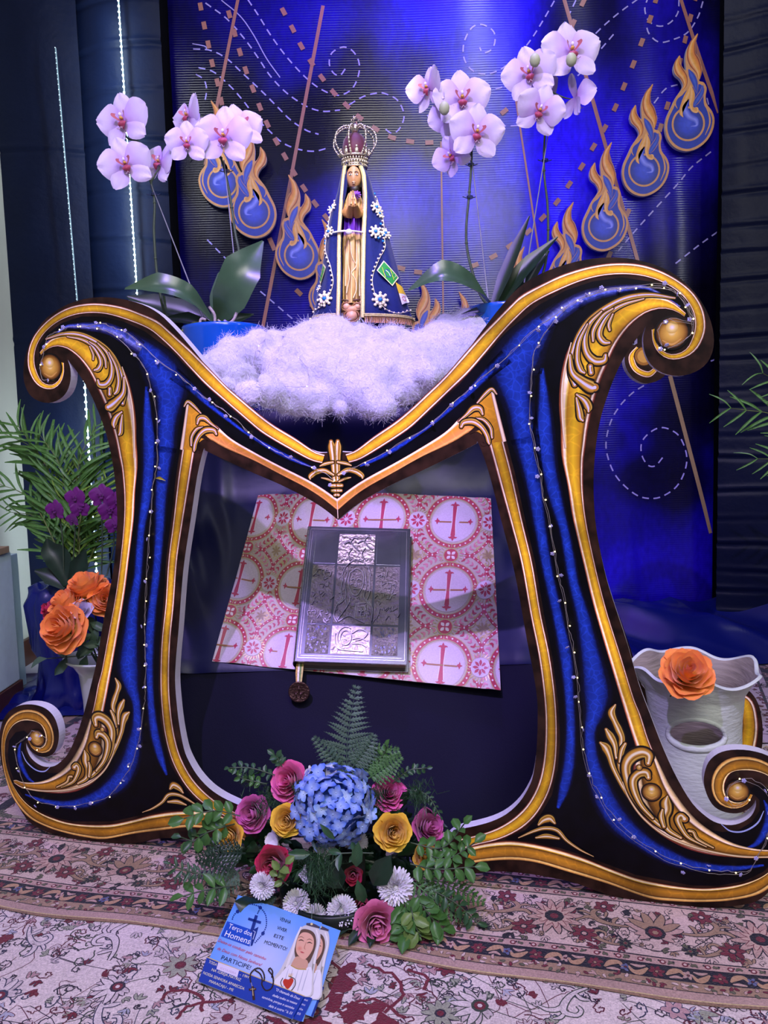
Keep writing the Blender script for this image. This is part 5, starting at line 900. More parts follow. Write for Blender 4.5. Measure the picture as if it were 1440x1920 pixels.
ROW = [(505, 385, 392, 405, 500, 512, 528), (540, 356, 366, 398, 512, 530, 556), (600, 345, 360, 402, 520, 552, 584), (680, 328, 352, 405, 522, 558, 606), (760, 305, 346, 395, 525, 562, 630), (850, 272, 338, 376, 525, 562, 665), (950, 245, 333, 366, 527, 560, 700), (1050, 226, 327, 361, 528, 555, 732), (1200, 212, 325, 360, 526, 551, 776), (1350, 190, 325, 363, 522, 549, 818), (1500, 160, 325, 367, 517, 546, 855), (1650, 128, 322, 362, 512, 546, 900), (1765, 104, 320, 356, 510, 546, 942)]
RW = np.array(ROW, float); ys = np.linspace(505, 1765, 46); RI = np.stack([np.interp(ys, RW[:, 0], RW[:, k]) for k in range(7)], 1)
def mant_pt(r, u):                                           # u 0..1 from the left opening round the back to the right opening
    y, lo, lt, lopen, ropen, rt, ro_ = r; f = (y - 505) / 1260; dep = .035 + .075 * f; fr = .05 + .055 * f; cx = (lo + ro_) / 2; hw = (ro_ - lo) / 2
    if u < .12: t = u / .12; return st(lopen + (lt - lopen) * t, y, fr + .010 * math.sin(t * PI) - .0)
    if u > .88: t = (1 - u) / .12; return st(ropen + (rt - ropen) * t, y, fr + .010 * math.sin(t * PI))
    if u < .36: t = (u - .12) / .24; return st(lt + (lo - lt) * math.sin(t * PI / 2), y, fr * math.cos(t * PI / 2) + .004 * math.sin(t * 14 + f * 5) * f)
    if u > .64: t = (.88 - u) / .24; return st(rt + (ro_ - rt) * math.sin(t * PI / 2), y, fr * math.cos(t * PI / 2) + .006 * math.sin(t * 15) * f)
    a = PI * (u - .36) / .28; return st(cx - hw * math.cos(a), y, -dep * math.sin(a))
P = np.array([[mant_pt(r, u) for u in np.linspace(0, 1, 76)] for r in RI]); g = G(); g.add(grid(P)); top = np.array([[st(456 + (p[0] - st(456, 505)[0]) / .000443 * k, 505 - 22 * (1 - k * k), 0) * [1, 0, 1] + [0, YS + (p[1] - YS) * k, 0] for p in P[0]] for k in (1, .7, .35, .02)]); g.add(grid(top))
P3 = P.copy(); P3[:, :, 1] += .003; g.build('mantle', VEL, sta)
def trimband(x0i, x1i, nm):
    g = G(); Q = []
    for r in RI[1:]:
        y = r[0]; f = (y - 505) / 1260; fr = .05 + .055 * f + .010; a, b_ = r[x0i], r[x1i]; Q.append((y, a, b_, fr))
    g.add(grid(np.array([[st(a, y, d - .006), st(a + (b_ - a) * .5, y, d + .002), st(b_, y, d - .002)] for y, a, b_, d in Q])))
    yy = np.arange(520, 1760, 9)
    for y in yy:
        a = np.interp(y, [q[0] for q in Q], [q[1] for q in Q]); b_ = np.interp(y, [q[0] for q in Q], [q[2] for q in Q]); d = np.interp(y, [q[0] for q in Q], [q[3] for q in Q])
        for t in (.15, .5, .85): g.add(sph(st(a + (b_ - a) * t, y + (4 if t == .5 else 0), d + .001), .0014, 1))
    g.build(nm, m_gold, sta)
RI2 = RI.copy(); RI = np.c_[RI, RI[:, 2] + 30, RI[:, 5] - 34]
trimband(2, 7, 'gold_braid'); trimband(8, 5, 'gold_braid')
# dark lining behind the figure
g = G(); g.add(grid(np.array([[st(x, y, .0 + .0 * x) for x in (372, 545)] for y in (560, 1770)]))); g.build('lining', mat('dark_lining', '#060818', .8), sta)
# gown
WD, WL, PU = S('#8a6434'), S('#dcb478'), S('#5a2098')
P = []; K = []
for y in np.linspace(740, 1640, 50):
    hw = np.interp(y, [740, 800, 900, 1000, 1200, 1640], [52, 76, 82, 84, 84, 78]); cx = np.interp(y, [740, 1640], [455, 438]); row = []; kr_ = []
    for a in np.linspace(0, PI, 40):
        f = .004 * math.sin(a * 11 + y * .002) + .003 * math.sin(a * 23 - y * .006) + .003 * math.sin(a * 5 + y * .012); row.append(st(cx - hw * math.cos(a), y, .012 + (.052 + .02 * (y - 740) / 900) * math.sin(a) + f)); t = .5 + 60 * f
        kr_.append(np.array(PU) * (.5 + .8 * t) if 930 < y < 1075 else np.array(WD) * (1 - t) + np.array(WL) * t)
    P.append(row); K.append(kr_)
g = G(); g.add(grid(np.array(P)), np.clip(np.array(K).reshape(-1, 3), 0, 1))
for L_ in ([(415, 1130), (410, 1300), (425, 1420), (400, 1560)], [(432, 1120), (440, 1250), (470, 1320), (482, 1300)], [(480, 1130), (478, 1330), (440, 1400), (470, 1450), (478, 1530), (455, 1600)], [(395, 1200), (390, 1500)], [(500, 1120), (502, 1580)]): g.add(tube([st(x, y, .0755 + .015 * (y - 1100) / 500 - abs(x - 440) * .00022) for x, y in smoothp(L_, 5)], .0016, 5), S('#e8cfa0'))
g.build('gown', m_wood, sta)
# base with cherub
g = G(); g.add(sph(st(440, 1690, .04), .04, 3, (1.1, 1.1, .8)), S('#c08868'))
for x, y, r_ in ((400, 1665, 42), (485, 1665, 36), (440, 1740, 60)): g.add(tube([st(x + r_ * math.cos(a), y + r_ * .8 * math.sin(a), .078) for a in np.linspace(0, 2 * PI, 14)], .0028, 5), S('#8a5a3a')); g.add(sph(st(x, y, .07), r_ * .00035, 2), S('#d09a80'))
g.add(tube([st(360, 1610, .07), st(430, 1622, .08), st(510, 1605, .07)], .004, 6), S('#4a2a18')); g.add(box(*(st(360, 1800)[0], st(510, 1800)[0]), YS - .06, YS + .03, 1.375, st(0, 1745)[2])); g.build('carved_base', m_wood, sta)
# arms, hands, collar
g = G()
for s_, xs in ((-1, 372), (1, 520)): g.add(tube([st(xs + 8 * s_, 820, .03), st(xs, 900, .05), st(455 + s_ * 30, 935, .085), st(455 + s_ * 14, 880, .095)], [.012, .016, .016, .010], 10), S('#a87840'))
for s_ in (-1, 1):
    g.add(sph(st(455 + s_ * 11, 850, .098), .0095, 2, (.75, .8, 2.0)), S('#c89a64'))
    for k in range(4): g.add(tube([st(455 + s_ * 12, 850 - k * 2, .104 - k * .005), st(455 + s_ * 8, 800 - 3 * k, .106 - k * .005), st(452 + s_ * 4, 762 + 5 * k, .103 - k * .005)], [.0028, .0025, .0015], 6), S('#d0a470'))
    g.add(tube([st(455 + s_ * 15, 868, .106), st(455 + s_ * 7, 832, .111)], [.003, .002], 6), S('#d0a470'))
g.build('arms_and_hands', m_wood, sta)
g = G()
for k in range(5):
    for a in np.linspace(0, 2 * PI, 6 + k)[:-1]: g.add(sph(st(482 + 7 * k * math.cos(a), 775 + 7 * k * math.sin(a), .085 - .003 * k), .0035, 1, (1, .6, 1)), S('#7a3cb0'))
g.build('purple_rose', m_wood, sta)
# head
g = G(); hc = st(455, 625, .045); V, F = sph((0, 0, 0), 1, 3); V = V * np.array([.0265, .028, .042]); V[:, 0] *= 1 - .28 * np.clip(-V[:, 2] / .042, 0, 1) ** 1.5
for i, v in enumerate(V):
    if v[1] < -.015:
        for ex in (-1, 1): d = (v[0] - ex * .010) ** 2 + (v[2] - .006) ** 2; V[i, 1] += .0045 * math.exp(-d / .00004)
        V[i, 1] -= .008 * math.exp(-(v[0] ** 2) / .00001) * max(0, 1 - abs(v[2] + .004) / .014)
        V[i, 1] -= .003 * math.exp(-(v[0] ** 2) / .00006 - (v[2] + .020) ** 2 / .00002)
g.add((V + hc, F), S('#b8885c'))
for ex in (-1, 1): g.add(sph(hc + [ex * .0100, -.0240, .006], .0052, 2, (1.2, .6, .62)), S('#f6ecdc')); g.add(sph(hc + [ex * .0098, -.0272, .006], .0021, 1, (1, .5, 1)), S('#1a0c08')); g.add(tube([hc + [ex * .004, -.0290, .0125], hc + [ex * .010, -.0275, .0155], hc + [ex * .0175, -.0225, .0125]], .0015, 5), S('#2a1408'))
g.add(sph(hc + [0, -.0275, -.019], .0045, 1, (1.5, .6, .55)), S('#e8b08c')); g.add(sph(hc + [0, -.0270, -.0235], .0036, 1, (1.6, .6, .5)), S('#e8c0a0')); g.add(tube([hc + [-.006, -.0295, -.0212], hc + [.006, -.0295, -.0212]], .0009, 4), S('#3a1408')); g.build('face', m_wood, sta)
g = G(); g.add(sph(st(462, 712, .052), .017, 2, (1.1, .7, 1.2)), S('#1c0e08'))  # dark ball below the chin stands for hair and the shadow there
for s_ in (-1, 1): g.add(tube([st(455 + s_ * 30, 560, .04), st(455 + s_ * 56, 620, .035), st(455 + s_ * 50, 700, .04)], .010, 8), S('#140a06'))
g.build('hair_and_shadow', m_wood, sta)
# crown
g = G(); cc = st(462, 480, .0); cx0 = cc[0]; kz = SPX * YS / FPX
def cp(r, a, y): p = st(462, y, 0); return np.array([p[0] + r * kz * math.cos(a), YS - .02 - r * kz * math.sin(a) * .8, p[2]])
for y, r_, t in ((520, 94, .0035), (500, 92, .0028), (470, 98, .0022), (432, 104, .004)): g.add(tube([cp(r_, a, y) for a in np.linspace(0, 2 * PI, 37)], t, 6))
for k in range(28):
    a = k * 2 * PI / 28; g.add(sph(cp(98, a, 485), .0052, 1)); g.add(sph(cp(100, a + .1, 455), .0042, 1)); g.add(sph(cp(96, a, 512), .003, 1))
for k in range(8):
    a = k * PI / 4 + .25; Q = smoothp([cp(104, a, 432), cp(135, a, 400), cp(172, a, 330), cp(160, a, 250), cp(100, a, 195), cp(40, a, 190), cp(14, a, 225)], 6); g.add(tube(Q, .0026, 6))
    for q in Q[::2]: g.add(sph(q, .0048, 1))
    g.add(sph(cp(108, a + .39, 405), .008, 1, (1, .6, 1.8))); g.add(sph(cp(110, a + .39, 372), .005, 1))
g.add(sph(cp(0, 0, 200), .016, 2)); g.add(sph(cp(0, 0, 172), .007, 1)); g.add(box(cx0 - .002, cx0 + .002, YS - .023, YS - .019, st(0, 165)[2], st(0, 108)[2])); g.add(box(cx0 - .0125, cx0 + .0125, YS - .023, YS - .019, st(0, 138)[2], st(0, 130)[2]))
for x, y in ((0, 108), (-28, 134), (28, 134)): g.add(sph(st(462 + x, y, .021), .0035, 1))
g.build('crown', m_slv, sta, label='silver jewelled crown'); g = G(); g.add(sph(cp(0, 0, 360), .05, 2, (.9, .7, 1.1))); g.build('crown_lining', mat('red_velvet', '#5a1430', .6, sheen=.4), sta, label='dark red crown lining')
# pearls, brooches, clasp, flags, fringe
def mfront(x, y, ex=.002):
    r = [np.interp(y, RW[:, 0], RW[:, k]) for k in range(7)]; f = (y - 505) / 1260; fr = .05 + .055 * f
    if x < r[2]: t = min(1, (r[2] - x) / max(1, r[2] - r[1])); return st(x, y, fr * math.sqrt(max(0, 1 - t * t)) + ex + .004)
    t = min(1, max(0, (x - r[5]) / max(1, r[6] - r[5]))); return st(x, y, fr * math.sqrt(max(0, 1 - t * t)) + ex + .004)
g = G(); LPn = [(298, 800), (270, 860), (250, 920), (240, 990), (225, 1060), (218, 1130), (215, 1180), (225, 1230), (240, 1280), (262, 1340), (275, 1400), (287, 1460), (282, 1510), (268, 1560), (240, 1620)]; RPn = [(628, 745), (655, 830), (680, 930), (690, 1020), (695, 1130), (700, 1170), (690, 1210), (670, 1250), (650, 1290), (630, 1340), (612, 1385), (600, 1430), (597, 1480), (605, 1530), (620, 1580), (650, 1640), (700, 1690), (750, 1712), (795, 1720), (840, 1710), (880, 1690), (915, 1670)]; LB = [(125, 1692), (155, 1680), (195, 1665), (222, 1640)]
for L_, n_ in ((LPn, 22), (RPn, 34), (LB, 5)):
    for x, y in resamp(smoothp(L_, 6), n_): g.add(sph(mfront(x, y, .004), .0041, 1))
for L_ in (LPn, RPn, LB): g.add(tube([mfront(x + 9, y, .001) for x, y in smoothp(L_, 4)], .0012, 4))
g.build('pearl_strings', m_pearl, sta)['kind'] = 'stuff'
for x, y, k in ((275, 850, .8), (252, 1060, .9), (225, 1610, 1.3), (640, 860, 1.), (632, 1070, 1.1), (712, 1062, .9), (668, 1622, 1.35), (665, 905, .7), (170, 1500, .5)):
    g = G()
    for a in np.arange(8) * PI / 4: g.add(sph(mfront(x + 24 * k * math.cos(a), y + 24 * k * math.sin(a), .005), .0052 * k, 1, (1.15, .7, 1.15))); g.add(sph(mfront(x + 42 * k * math.cos(a), y + 42 * k * math.sin(a), .004), .0042 * k, 1, (1.1, .6, 1.1)))
    b = g.build('pearl_brooch', m_pearl, sta); g = G(); g.add(sph(mfront(x, y, .010), .006 * k, 1)); g.build('blue_jewel', m_jew, b)
g = G()
for x, y in ((238, 995), (222, 1110), (220, 1135), (672, 997), (655, 1120), (700, 1085), (690, 1140), (622, 720)): g.add(sph(mfront(x, y, .006), .0048, 1))
g.build('blue_beads', m_jew, sta)
g = G(); g.add(tube([st(x, 1080 + 5 * math.sin(x * .012), .078 + .018 * math.sin((x - 290) / 255 * PI)) for x in np.linspace(290, 545, 18)], .0032, 6)); g.add(sph(st(420, 1085, .10), .010, 2, (1.2, .7, 1)))
for x in np.arange(300, 545, 11): g.add(sph(st(x, 1080, .083 + .018 * math.sin((x - 290) / 255 * PI)), .0034, 1))
g.build('jewelled_clasp', mat('clasp_white', '#f4f0f4', .15, metal=.4), sta)
fl = Print(lambda u, v, h: mfront(u, v, .006) + [0, -h, 0])
def quadp(A, n=6):
    A = np.array(A, float); return lambda u, v: tuple(A[0] * (1 - u) * (1 - v) + A[1] * u * (1 - v) + A[2] * u * v + A[3] * (1 - u) * v)
def fillq(f, u0, u1, v0, v1, col, lay, n=6):
    for i in range(n):
        for j in range(n):
            a, b_, c2_, d = u0 + (u1 - u0) * i / n, u0 + (u1 - u0) * (i + 1) / n, v0 + (v1 - v0) * j / n, v0 + (v1 - v0) * (j + 1) / n; fl.poly([f(a, c2_), f(b_, c2_), f(b_, d), f(a, d)], col, lay)
f = quadp([(695, 1300), (818, 1420), (765, 1502), (640, 1385)]); fillq(f, 0, 1, 0, 1, S('#e0d8b0'), 1); fillq(f, .05, .95, .06, .94, S('#1c8a3c'), 2); fl.poly([f(.5, .1), f(.9, .5), f(.5, .9), f(.1, .5)], S('#e8d020'), 3); fl.poly([f(.5 + .2 * math.cos(a), .5 + .28 * math.sin(a)) for a in np.arange(14) * 2 * PI / 14], S('#1c2c80'), 4); fl.line([f(.33, .45), f(.5, .42), f(.67, .52)], S('#d8d8e8'), 5, w=5)
FLN = lambda: Print(lambda u, v, h: mfront(u, v, .006) + [0, -h, 0])
m_fl = mat('flag_print', '#fff', .6, attr=True, var=.15, scale=300, bump=.1)
fl.build('flag_patch', m_fl, sta, 'green flag patch with a yellow diamond and blue disc'); fl = FLN(); f = quadp([(790, 1465), (850, 1490), (905, 1602), (842, 1645)]); fillq(f, 0, 1, 0, .5, S('#e0b830'), 1); fillq(f, 0, 1, .5, 1, S('#e8e0e8'), 1)
for a in np.arange(7) * 2 * PI / 7: fl.dot(f(.5 + .2 * math.cos(a), .76 + .12 * math.sin(a)), 6, S('#c86a80'), 3, 6)
fl.build('emblem_patch', m_fl, sta, 'yellow and white emblem patch'); fl = FLN(); f = quadp([(205, 1300), (235, 1350), (190, 1480), (172, 1440)]); fillq(f, 0, 1, 0, 1, S('#d8d0a0'), 1, 3); fillq(f, .12, .88, .1, .9, S('#1c8a3c'), 2, 3); fl.poly([f(.5, .2), f(.8, .5), f(.5, .8), f(.2, .5)], S('#e8d020'), 3)
fl.build('flag_patch', mat('flag_print', '#fff', .6, attr=True, var=.15, scale=300, bump=.1), sta)
g = G(); 
for x in np.r_[np.arange(95, 322, 5.5), np.arange(546, 950, 5.5)]:
    a, b_ = mfront(x, 1750, .006), mfront(x + rng.normal(0, 1.5), 1752, .006); b_ = b_ + [0, -.002, -.022 - .002 * rng.random()]; g.add(tube([a, (a + b_) / 2 + [rng.normal(0, .0006), 0, 0], b_], .0011, 4))
g.build('fringe', mat('fringe_thread', '#b8865a', .6, var=.2, scale=200), sta)['kind'] = 'stuff'
g = G()
for lo, hi in ((92, 322), (540, 952)):
    for yy in (1738, 1750): g.add(tube([mfront(x, yy + 3 * math.sin(x * .5), .008) for x in np.arange(lo, hi, 3.5)], .0022, 5))
g.build('gold_hem_braid', m_gold, sta)
# ================================================================== roses and other flowers
def two_tone(name, base, tip, rough=.55, sss=.12, var=.08):
    if name in MATS: return MATS[name]
    m, t, b, N, L = nt(name); a = N.new('ShaderNodeAttribute'); a.attribute_name = 'Col'; sp = N.new('ShaderNodeSeparateColor'); L.new(a.outputs['Color'], sp.inputs[0])
    tc = N.new('ShaderNodeTexCoord'); n1 = N.new('ShaderNodeTexNoise'); n1.inputs['Scale'].default_value = 5; n1.inputs['Detail'].default_value = 4; L.new(tc.outputs['Object'], n1.inputs[0])
    ad = N.new('ShaderNodeMath'); ad.operation = 'MULTIPLY_ADD'; ad.inputs[1].default_value = .5; ad.inputs[2].default_value = -.25; L.new(n1.outputs[0], ad.inputs[0]); a2 = N.new('ShaderNodeMath'); a2.use_clamp = True; L.new(ad.outputs[0], a2.inputs[0]); L.new(sp.outputs[0], a2.inputs[1])
    mx = N.new('ShaderNodeMix'); mx.data_type = 'RGBA'; mx.inputs['A'].default_value = (*S(base), 1); mx.inputs['B'].default_value = (*S(tip), 1); L.new(a2.outputs[0], mx.inputs['Factor']); L.new(mx.outputs['Result'], b.inputs['Base Color'])
    b.inputs['Roughness'].default_value = rough; b.inputs['Subsurface Weight'].default_value = sss; b.inputs['Subsurface Radius'].default_value = (.01, .005, .004); b.inputs['Sheen Weight'].default_value = .2; b.inputs['Specular IOR Level'].default_value = .3
    MATS[name] = m; return m
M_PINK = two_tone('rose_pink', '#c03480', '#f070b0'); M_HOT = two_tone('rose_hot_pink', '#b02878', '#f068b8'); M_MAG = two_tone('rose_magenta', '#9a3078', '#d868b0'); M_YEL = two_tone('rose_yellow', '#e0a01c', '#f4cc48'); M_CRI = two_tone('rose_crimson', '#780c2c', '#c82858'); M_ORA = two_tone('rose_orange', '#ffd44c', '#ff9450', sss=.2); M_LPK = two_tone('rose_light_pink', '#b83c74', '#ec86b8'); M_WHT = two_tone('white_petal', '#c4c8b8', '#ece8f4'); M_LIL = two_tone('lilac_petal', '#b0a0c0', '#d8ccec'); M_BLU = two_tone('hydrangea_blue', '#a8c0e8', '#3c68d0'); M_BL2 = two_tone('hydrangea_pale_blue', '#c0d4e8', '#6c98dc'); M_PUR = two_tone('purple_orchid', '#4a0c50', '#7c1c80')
def rose_petal(R, H, span, flare, ruf, seed, nu=9, nv=8):
    P = np.zeros((nu, nv, 3)); K = np.zeros((nu, nv, 3)); rs = np.random.default_rng(seed); ph = rs.uniform(0, 6.3, 3)
    for i, u in enumerate(np.linspace(-1, 1, nu)):
        vm = 1 - .20 * u * u + .05 * math.sin(u * 3 + ph[0])
        for j, v in enumerate(np.linspace(0, 1, nv)):
            vv = v * vm; wid = span * (.45 + .55 * math.sin(min(1, v * 1.25) * PI / 2)); a = u * wid; r = R * (.30 + .70 * math.sin(vv * PI / 2) ** .8) + flare * vv ** 3.5 + ruf * math.sin(u * 4.2 + ph[1]) * vv ** 3; z = -.55 + H * vv ** (.9) - flare * .35 * vv ** 6
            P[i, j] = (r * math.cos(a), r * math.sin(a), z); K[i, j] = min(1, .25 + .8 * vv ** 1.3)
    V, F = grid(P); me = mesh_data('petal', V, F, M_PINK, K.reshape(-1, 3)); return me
RINGS = [(.07, 1.20, 2.2, -.02, .02, 2), (.16, 1.26, 1.5, .0, .03, 2), (.27, 1.26, 1.25, .01, .04, 3), (.39, 1.22, 1.1, .03, .05, 4), (.52, 1.14, .95, .05, .06, 4), (.65, 1.02, .88, .09, .06, 5), (.77, .86, .82, .16, .07, 5), (.86, .68, .78, .26, .08, 6)]
RPM = [[rose_petal(*r[:5], 31 * k + q) for q in range(3)] for k, r in enumerate(RINGS)]
g = G(); g.add(lathe([(0, -.62), (.14, -.62), (.22, -.5), (.16, -.3), (0, -.3)], 10))
for a in np.arange(5) * 2 * PI / 5: V, F = leafstrip([(.12 * math.cos(a), .12 * math.sin(a), -.55), (.45 * math.cos(a), .45 * math.sin(a), -.48), (.75 * math.cos(a), .75 * math.sin(a), -.6)], [.16, .22, .02], (0, 0, 1), .2, 3, 2); g.add((V, F))
CALYX = mesh_data('rose', np.concatenate(g.V), g.F, mat('calyx_green', '#3c5a2c', .6, var=.2, scale=40))
def rose(parent, c_, r, face, m, opening=1., rings=8, label=None, name='rose'):
    R = frame(face) @ rotz(rng.uniform(0, 6.3)); b = inst(name, CALYX, parent, mtx(R, np.array(c_) - origin(parent), r * 1.0), None, label)
    rings = 8 if rings == 6 else rings
    for k in ([0, 1, 2, 3, 4, 5, 6, 7] if rings == 8 else [0, 2, 4, 6, 7][:rings]):
        n_ = RINGS[k][5]; a0 = rng.uniform(0, 6.3)
        for q in range(n_): inst('petal', RPM[k][rng.integers(3)], b, mtx(rotz(a0 + q * 2 * PI / n_ + rng.normal(0, .08)) @ roty(rng.normal(.04, .05) + (opening - 1) * .35 * (k / 7)), (0, 0, rng.normal(0, .02)), rng.uniform(.95, 1.05)), m)
    return b
def mum(parent, c_, r, face, label=None):
    g = G(); R = frame(face)
    for ring, (el, n_, L) in enumerate([(-.15, 24, 1.), (.06, 26, 1.), (.28, 26, .96), (.5, 24, .88), (.72, 20, .78), (.95, 16, .66), (1.2, 10, .54), (1.4, 6, .46)]):
        for k in range(n_):
            a = (k + ring * .5) * 2 * PI / n_ + rng.normal(0, .05); e = el + rng.normal(0, .06); d = np.array([math.cos(a) * math.cos(e), math.sin(a) * math.cos(e), math.sin(e) * .8]); up = np.array([0, 0, 1.]); p = [d * .1, d * L * .6 + up * .06, d * L + up * (.05 if ring < 2 else .14) * rng.uniform(.5, 1.5)]
            V, F = leafstrip(p, [.12, .27, .22, .05], up - d * .3, .35, 3, 2); g.add((V * r, F), np.ones(3) * rng.uniform(.7, 1.), M=mtx(R, c_))
    g.add(sph(np.array(c_) + R @ np.array([0, 0, .35 * r]), r * .16, 1), np.ones(3) * .1); o = g.build('chrysanthemum', M_WHT, parent, label=label); return o
M_G1 = mat('leaf_green', '#3e6a2e', .42, var=.2, scale=30, spec=.5); M_G2 = mat('leaf_mid_green', '#2c5030', .42, var=.2, scale=30); M_G3 = mat('leaf_dark_green', '#16301e', .38, var=.25, scale=30); M_G4 = mat('fern_green', '#4a7440', .5, var=.2, scale=40); M_G5 = mat('fern_grey_green', '#46604c', .5, var=.2, scale=40); M_G6 = mat('leaf_olive', '#64803c', .45, var=.2, scale=30)
def leaf_me(w, fold=.25, bend=.15): V, F = leafstrip([(0, 0, 0), (0, .35, .02), (0, .7, -bend * .4), (0, 1, -bend)], [.04, w, w * .95, .02], (0, 0, 1), fold, 5, 3); return mesh_data('leaf', V, F, M_G1)
LF_R, LF_M, LF_N, LF_T = leaf_me(.62), leaf_me(.45), leaf_me(.28), leaf_me(.085, .4, .25)
def sprig(parent, P, nl, ls, me, m, droop=.1, alt=True, name='leaf_sprig', tip=True, r=.0016):
    P = smoothp(np.array(P), 6); P = resamp(P, nl + 2); g = G(); g.add(tube(P, r, 5)); s = g.build(name, MATS['orchid_stem'], parent); T = np.gradient(P, axis=0)
    for k in range(1, nl + 2):
        for sd in ((-1, 1) if k < nl + 1 else (0,)):
            if sd and alt and (k + (sd > 0)) % 2 and False: continue
            t = T[k] / np.linalg.norm(T[k]); tc_ = CAM - P[k]; tc_ /= np.linalg.norm(tc_); nn = tc_ + rng.normal(0, .35, 3) + np.array([0, 0, .4]); sdv = np.cross(t, nn); sdv /= np.linalg.norm(sdv); d = t * (.55 if sd else 1) + sdv * sd * .9 + rng.normal(0, .12, 3) - np.array([0, 0, droop]); d /= np.linalg.norm(d); d[2] = max(d[2], (.026 - P[k][2]) / ls * .8); d /= np.linalg.norm(d); nn -= d * (nn @ d); nn /= np.linalg.norm(nn); R = np.stack([np.cross(d, nn), d, nn], 1)
            inst('leaf', me, s, mtx(R, P[k] - origin(parent), ls * rng.uniform(.8, 1.15)), m)
    return s
def fern(parent, P, L, m, name='fern_frond', n=16, twist=None, shape=1.):
    P = resamp(smoothp(np.array(P), 6), n + 1); g = G(); g.add(tube(P, np.linspace(.002, .0006, n + 1), 5)); T = np.gradient(P, axis=0)
    for k in range(1, n + 1):
        t = T[k] / np.linalg.norm(T[k]); tc_ = CAM - P[k]; tc_ /= np.linalg.norm(tc_); sdv = np.cross(t, tc_); sdv /= np.linalg.norm(sdv); Lk = L * (1 - (k / (n + 1)) ** 1.3) * (.55 + .45 * min(1, k / 4)) + L * .06
        for sd in (-1, 1):
            d = t * .55 + sdv * sd + rng.normal(0, .05, 3) + tc_ * .1; d /= np.linalg.norm(d); m_ = max(4, int(Lk / .0062)); q0 = P[k]; Q = [q0 + d * Lk * s + np.array([0, 0, -Lk * .12]) * s * s for s in np.linspace(0, 1, m_)]
            f_ = np.cross(d, tc_); f_ /= np.linalg.norm(f_); W_ = (.0052 + .03 * Lk) * shape; V_ = []
            for i in range(m_ * 2 - 1):
                f2 = i / (m_ * 2 - 2); q = Q[0] + (Q[-1] - Q[0]) * f2 + np.array([0, 0, -Lk * .1]) * (f2 * f2 - f2); wd = W_ * (1 - f2 ** 1.6) * (1.15 if i % 2 == 0 else .55) * min(1, .5 + f2 * 4); fw = d * (.004 if i % 2 == 0 else 0); V_ += [q - f_ * wd + fw, q + tc_ * .0012, q + f_ * wd + fw]
            n3 = len(V_) // 3; V_ = np.maximum(np.array(V_), [-9, -9, .018]); g.add((V_, [(3 * i + j, 3 * i + j + 1, 3 * i + j + 4, 3 * i + j + 3) for i in range(n3 - 1) for j in (0, 1)]))
    return g.build(name, m, parent, False)
def fuzz(parent, c_, r, n, m, up=(0, -.2, 1), name='asparagus_fern'):
    V = []; F = []; k = 0; o_ = origin(parent)
    for _ in range(n):
        d = np.array(up) + rng.normal(0, .75, 3); d /= np.linalg.norm(d); L = r * rng.uniform(.5, 1.2); pts_ = [np.array(c_) + rng.normal(0, r * .12, 3) + d * L * s + np.array([0, 0, -r * .35]) * s * s for s in np.linspace(0, 1, 6)]
        for a, b_ in zip(pts_[:-1], pts_[1:]):
            sd = np.cross(b_ - a, [0, 1, .2]); sd = sd / (np.linalg.norm(sd) + 1e-9) * .00055; V += [a - sd, a + sd, b_ + sd, b_ - sd]; F.append((k, k + 1, k + 2, k + 3)); k += 4
            for _ in range(3): e = d * .4 + rng.normal(0, .6, 3); e = e / np.linalg.norm(e) * r * .17; q = a + (b_ - a) * rng.random(); sd2 = sd * .7; V += [q - sd2, q + sd2, q + e + sd2 * .3, q + e - sd2 * .3]; F.append((k, k + 1, k + 2, k + 3)); k += 4
    o = bpy.data.objects.new(name, mesh_data(name, np.maximum(np.array(V), [-9, -9, .017]) - o_, F, m)); C.objects.link(o); o.parent = parent; o['kind'] = 'stuff'; return o
def px(L, Y): return [np.maximum(onY(a[0], a[1], Y + (a[2] if len(a) > 2 else 0)), [-9, -9, .032]) for a in L]
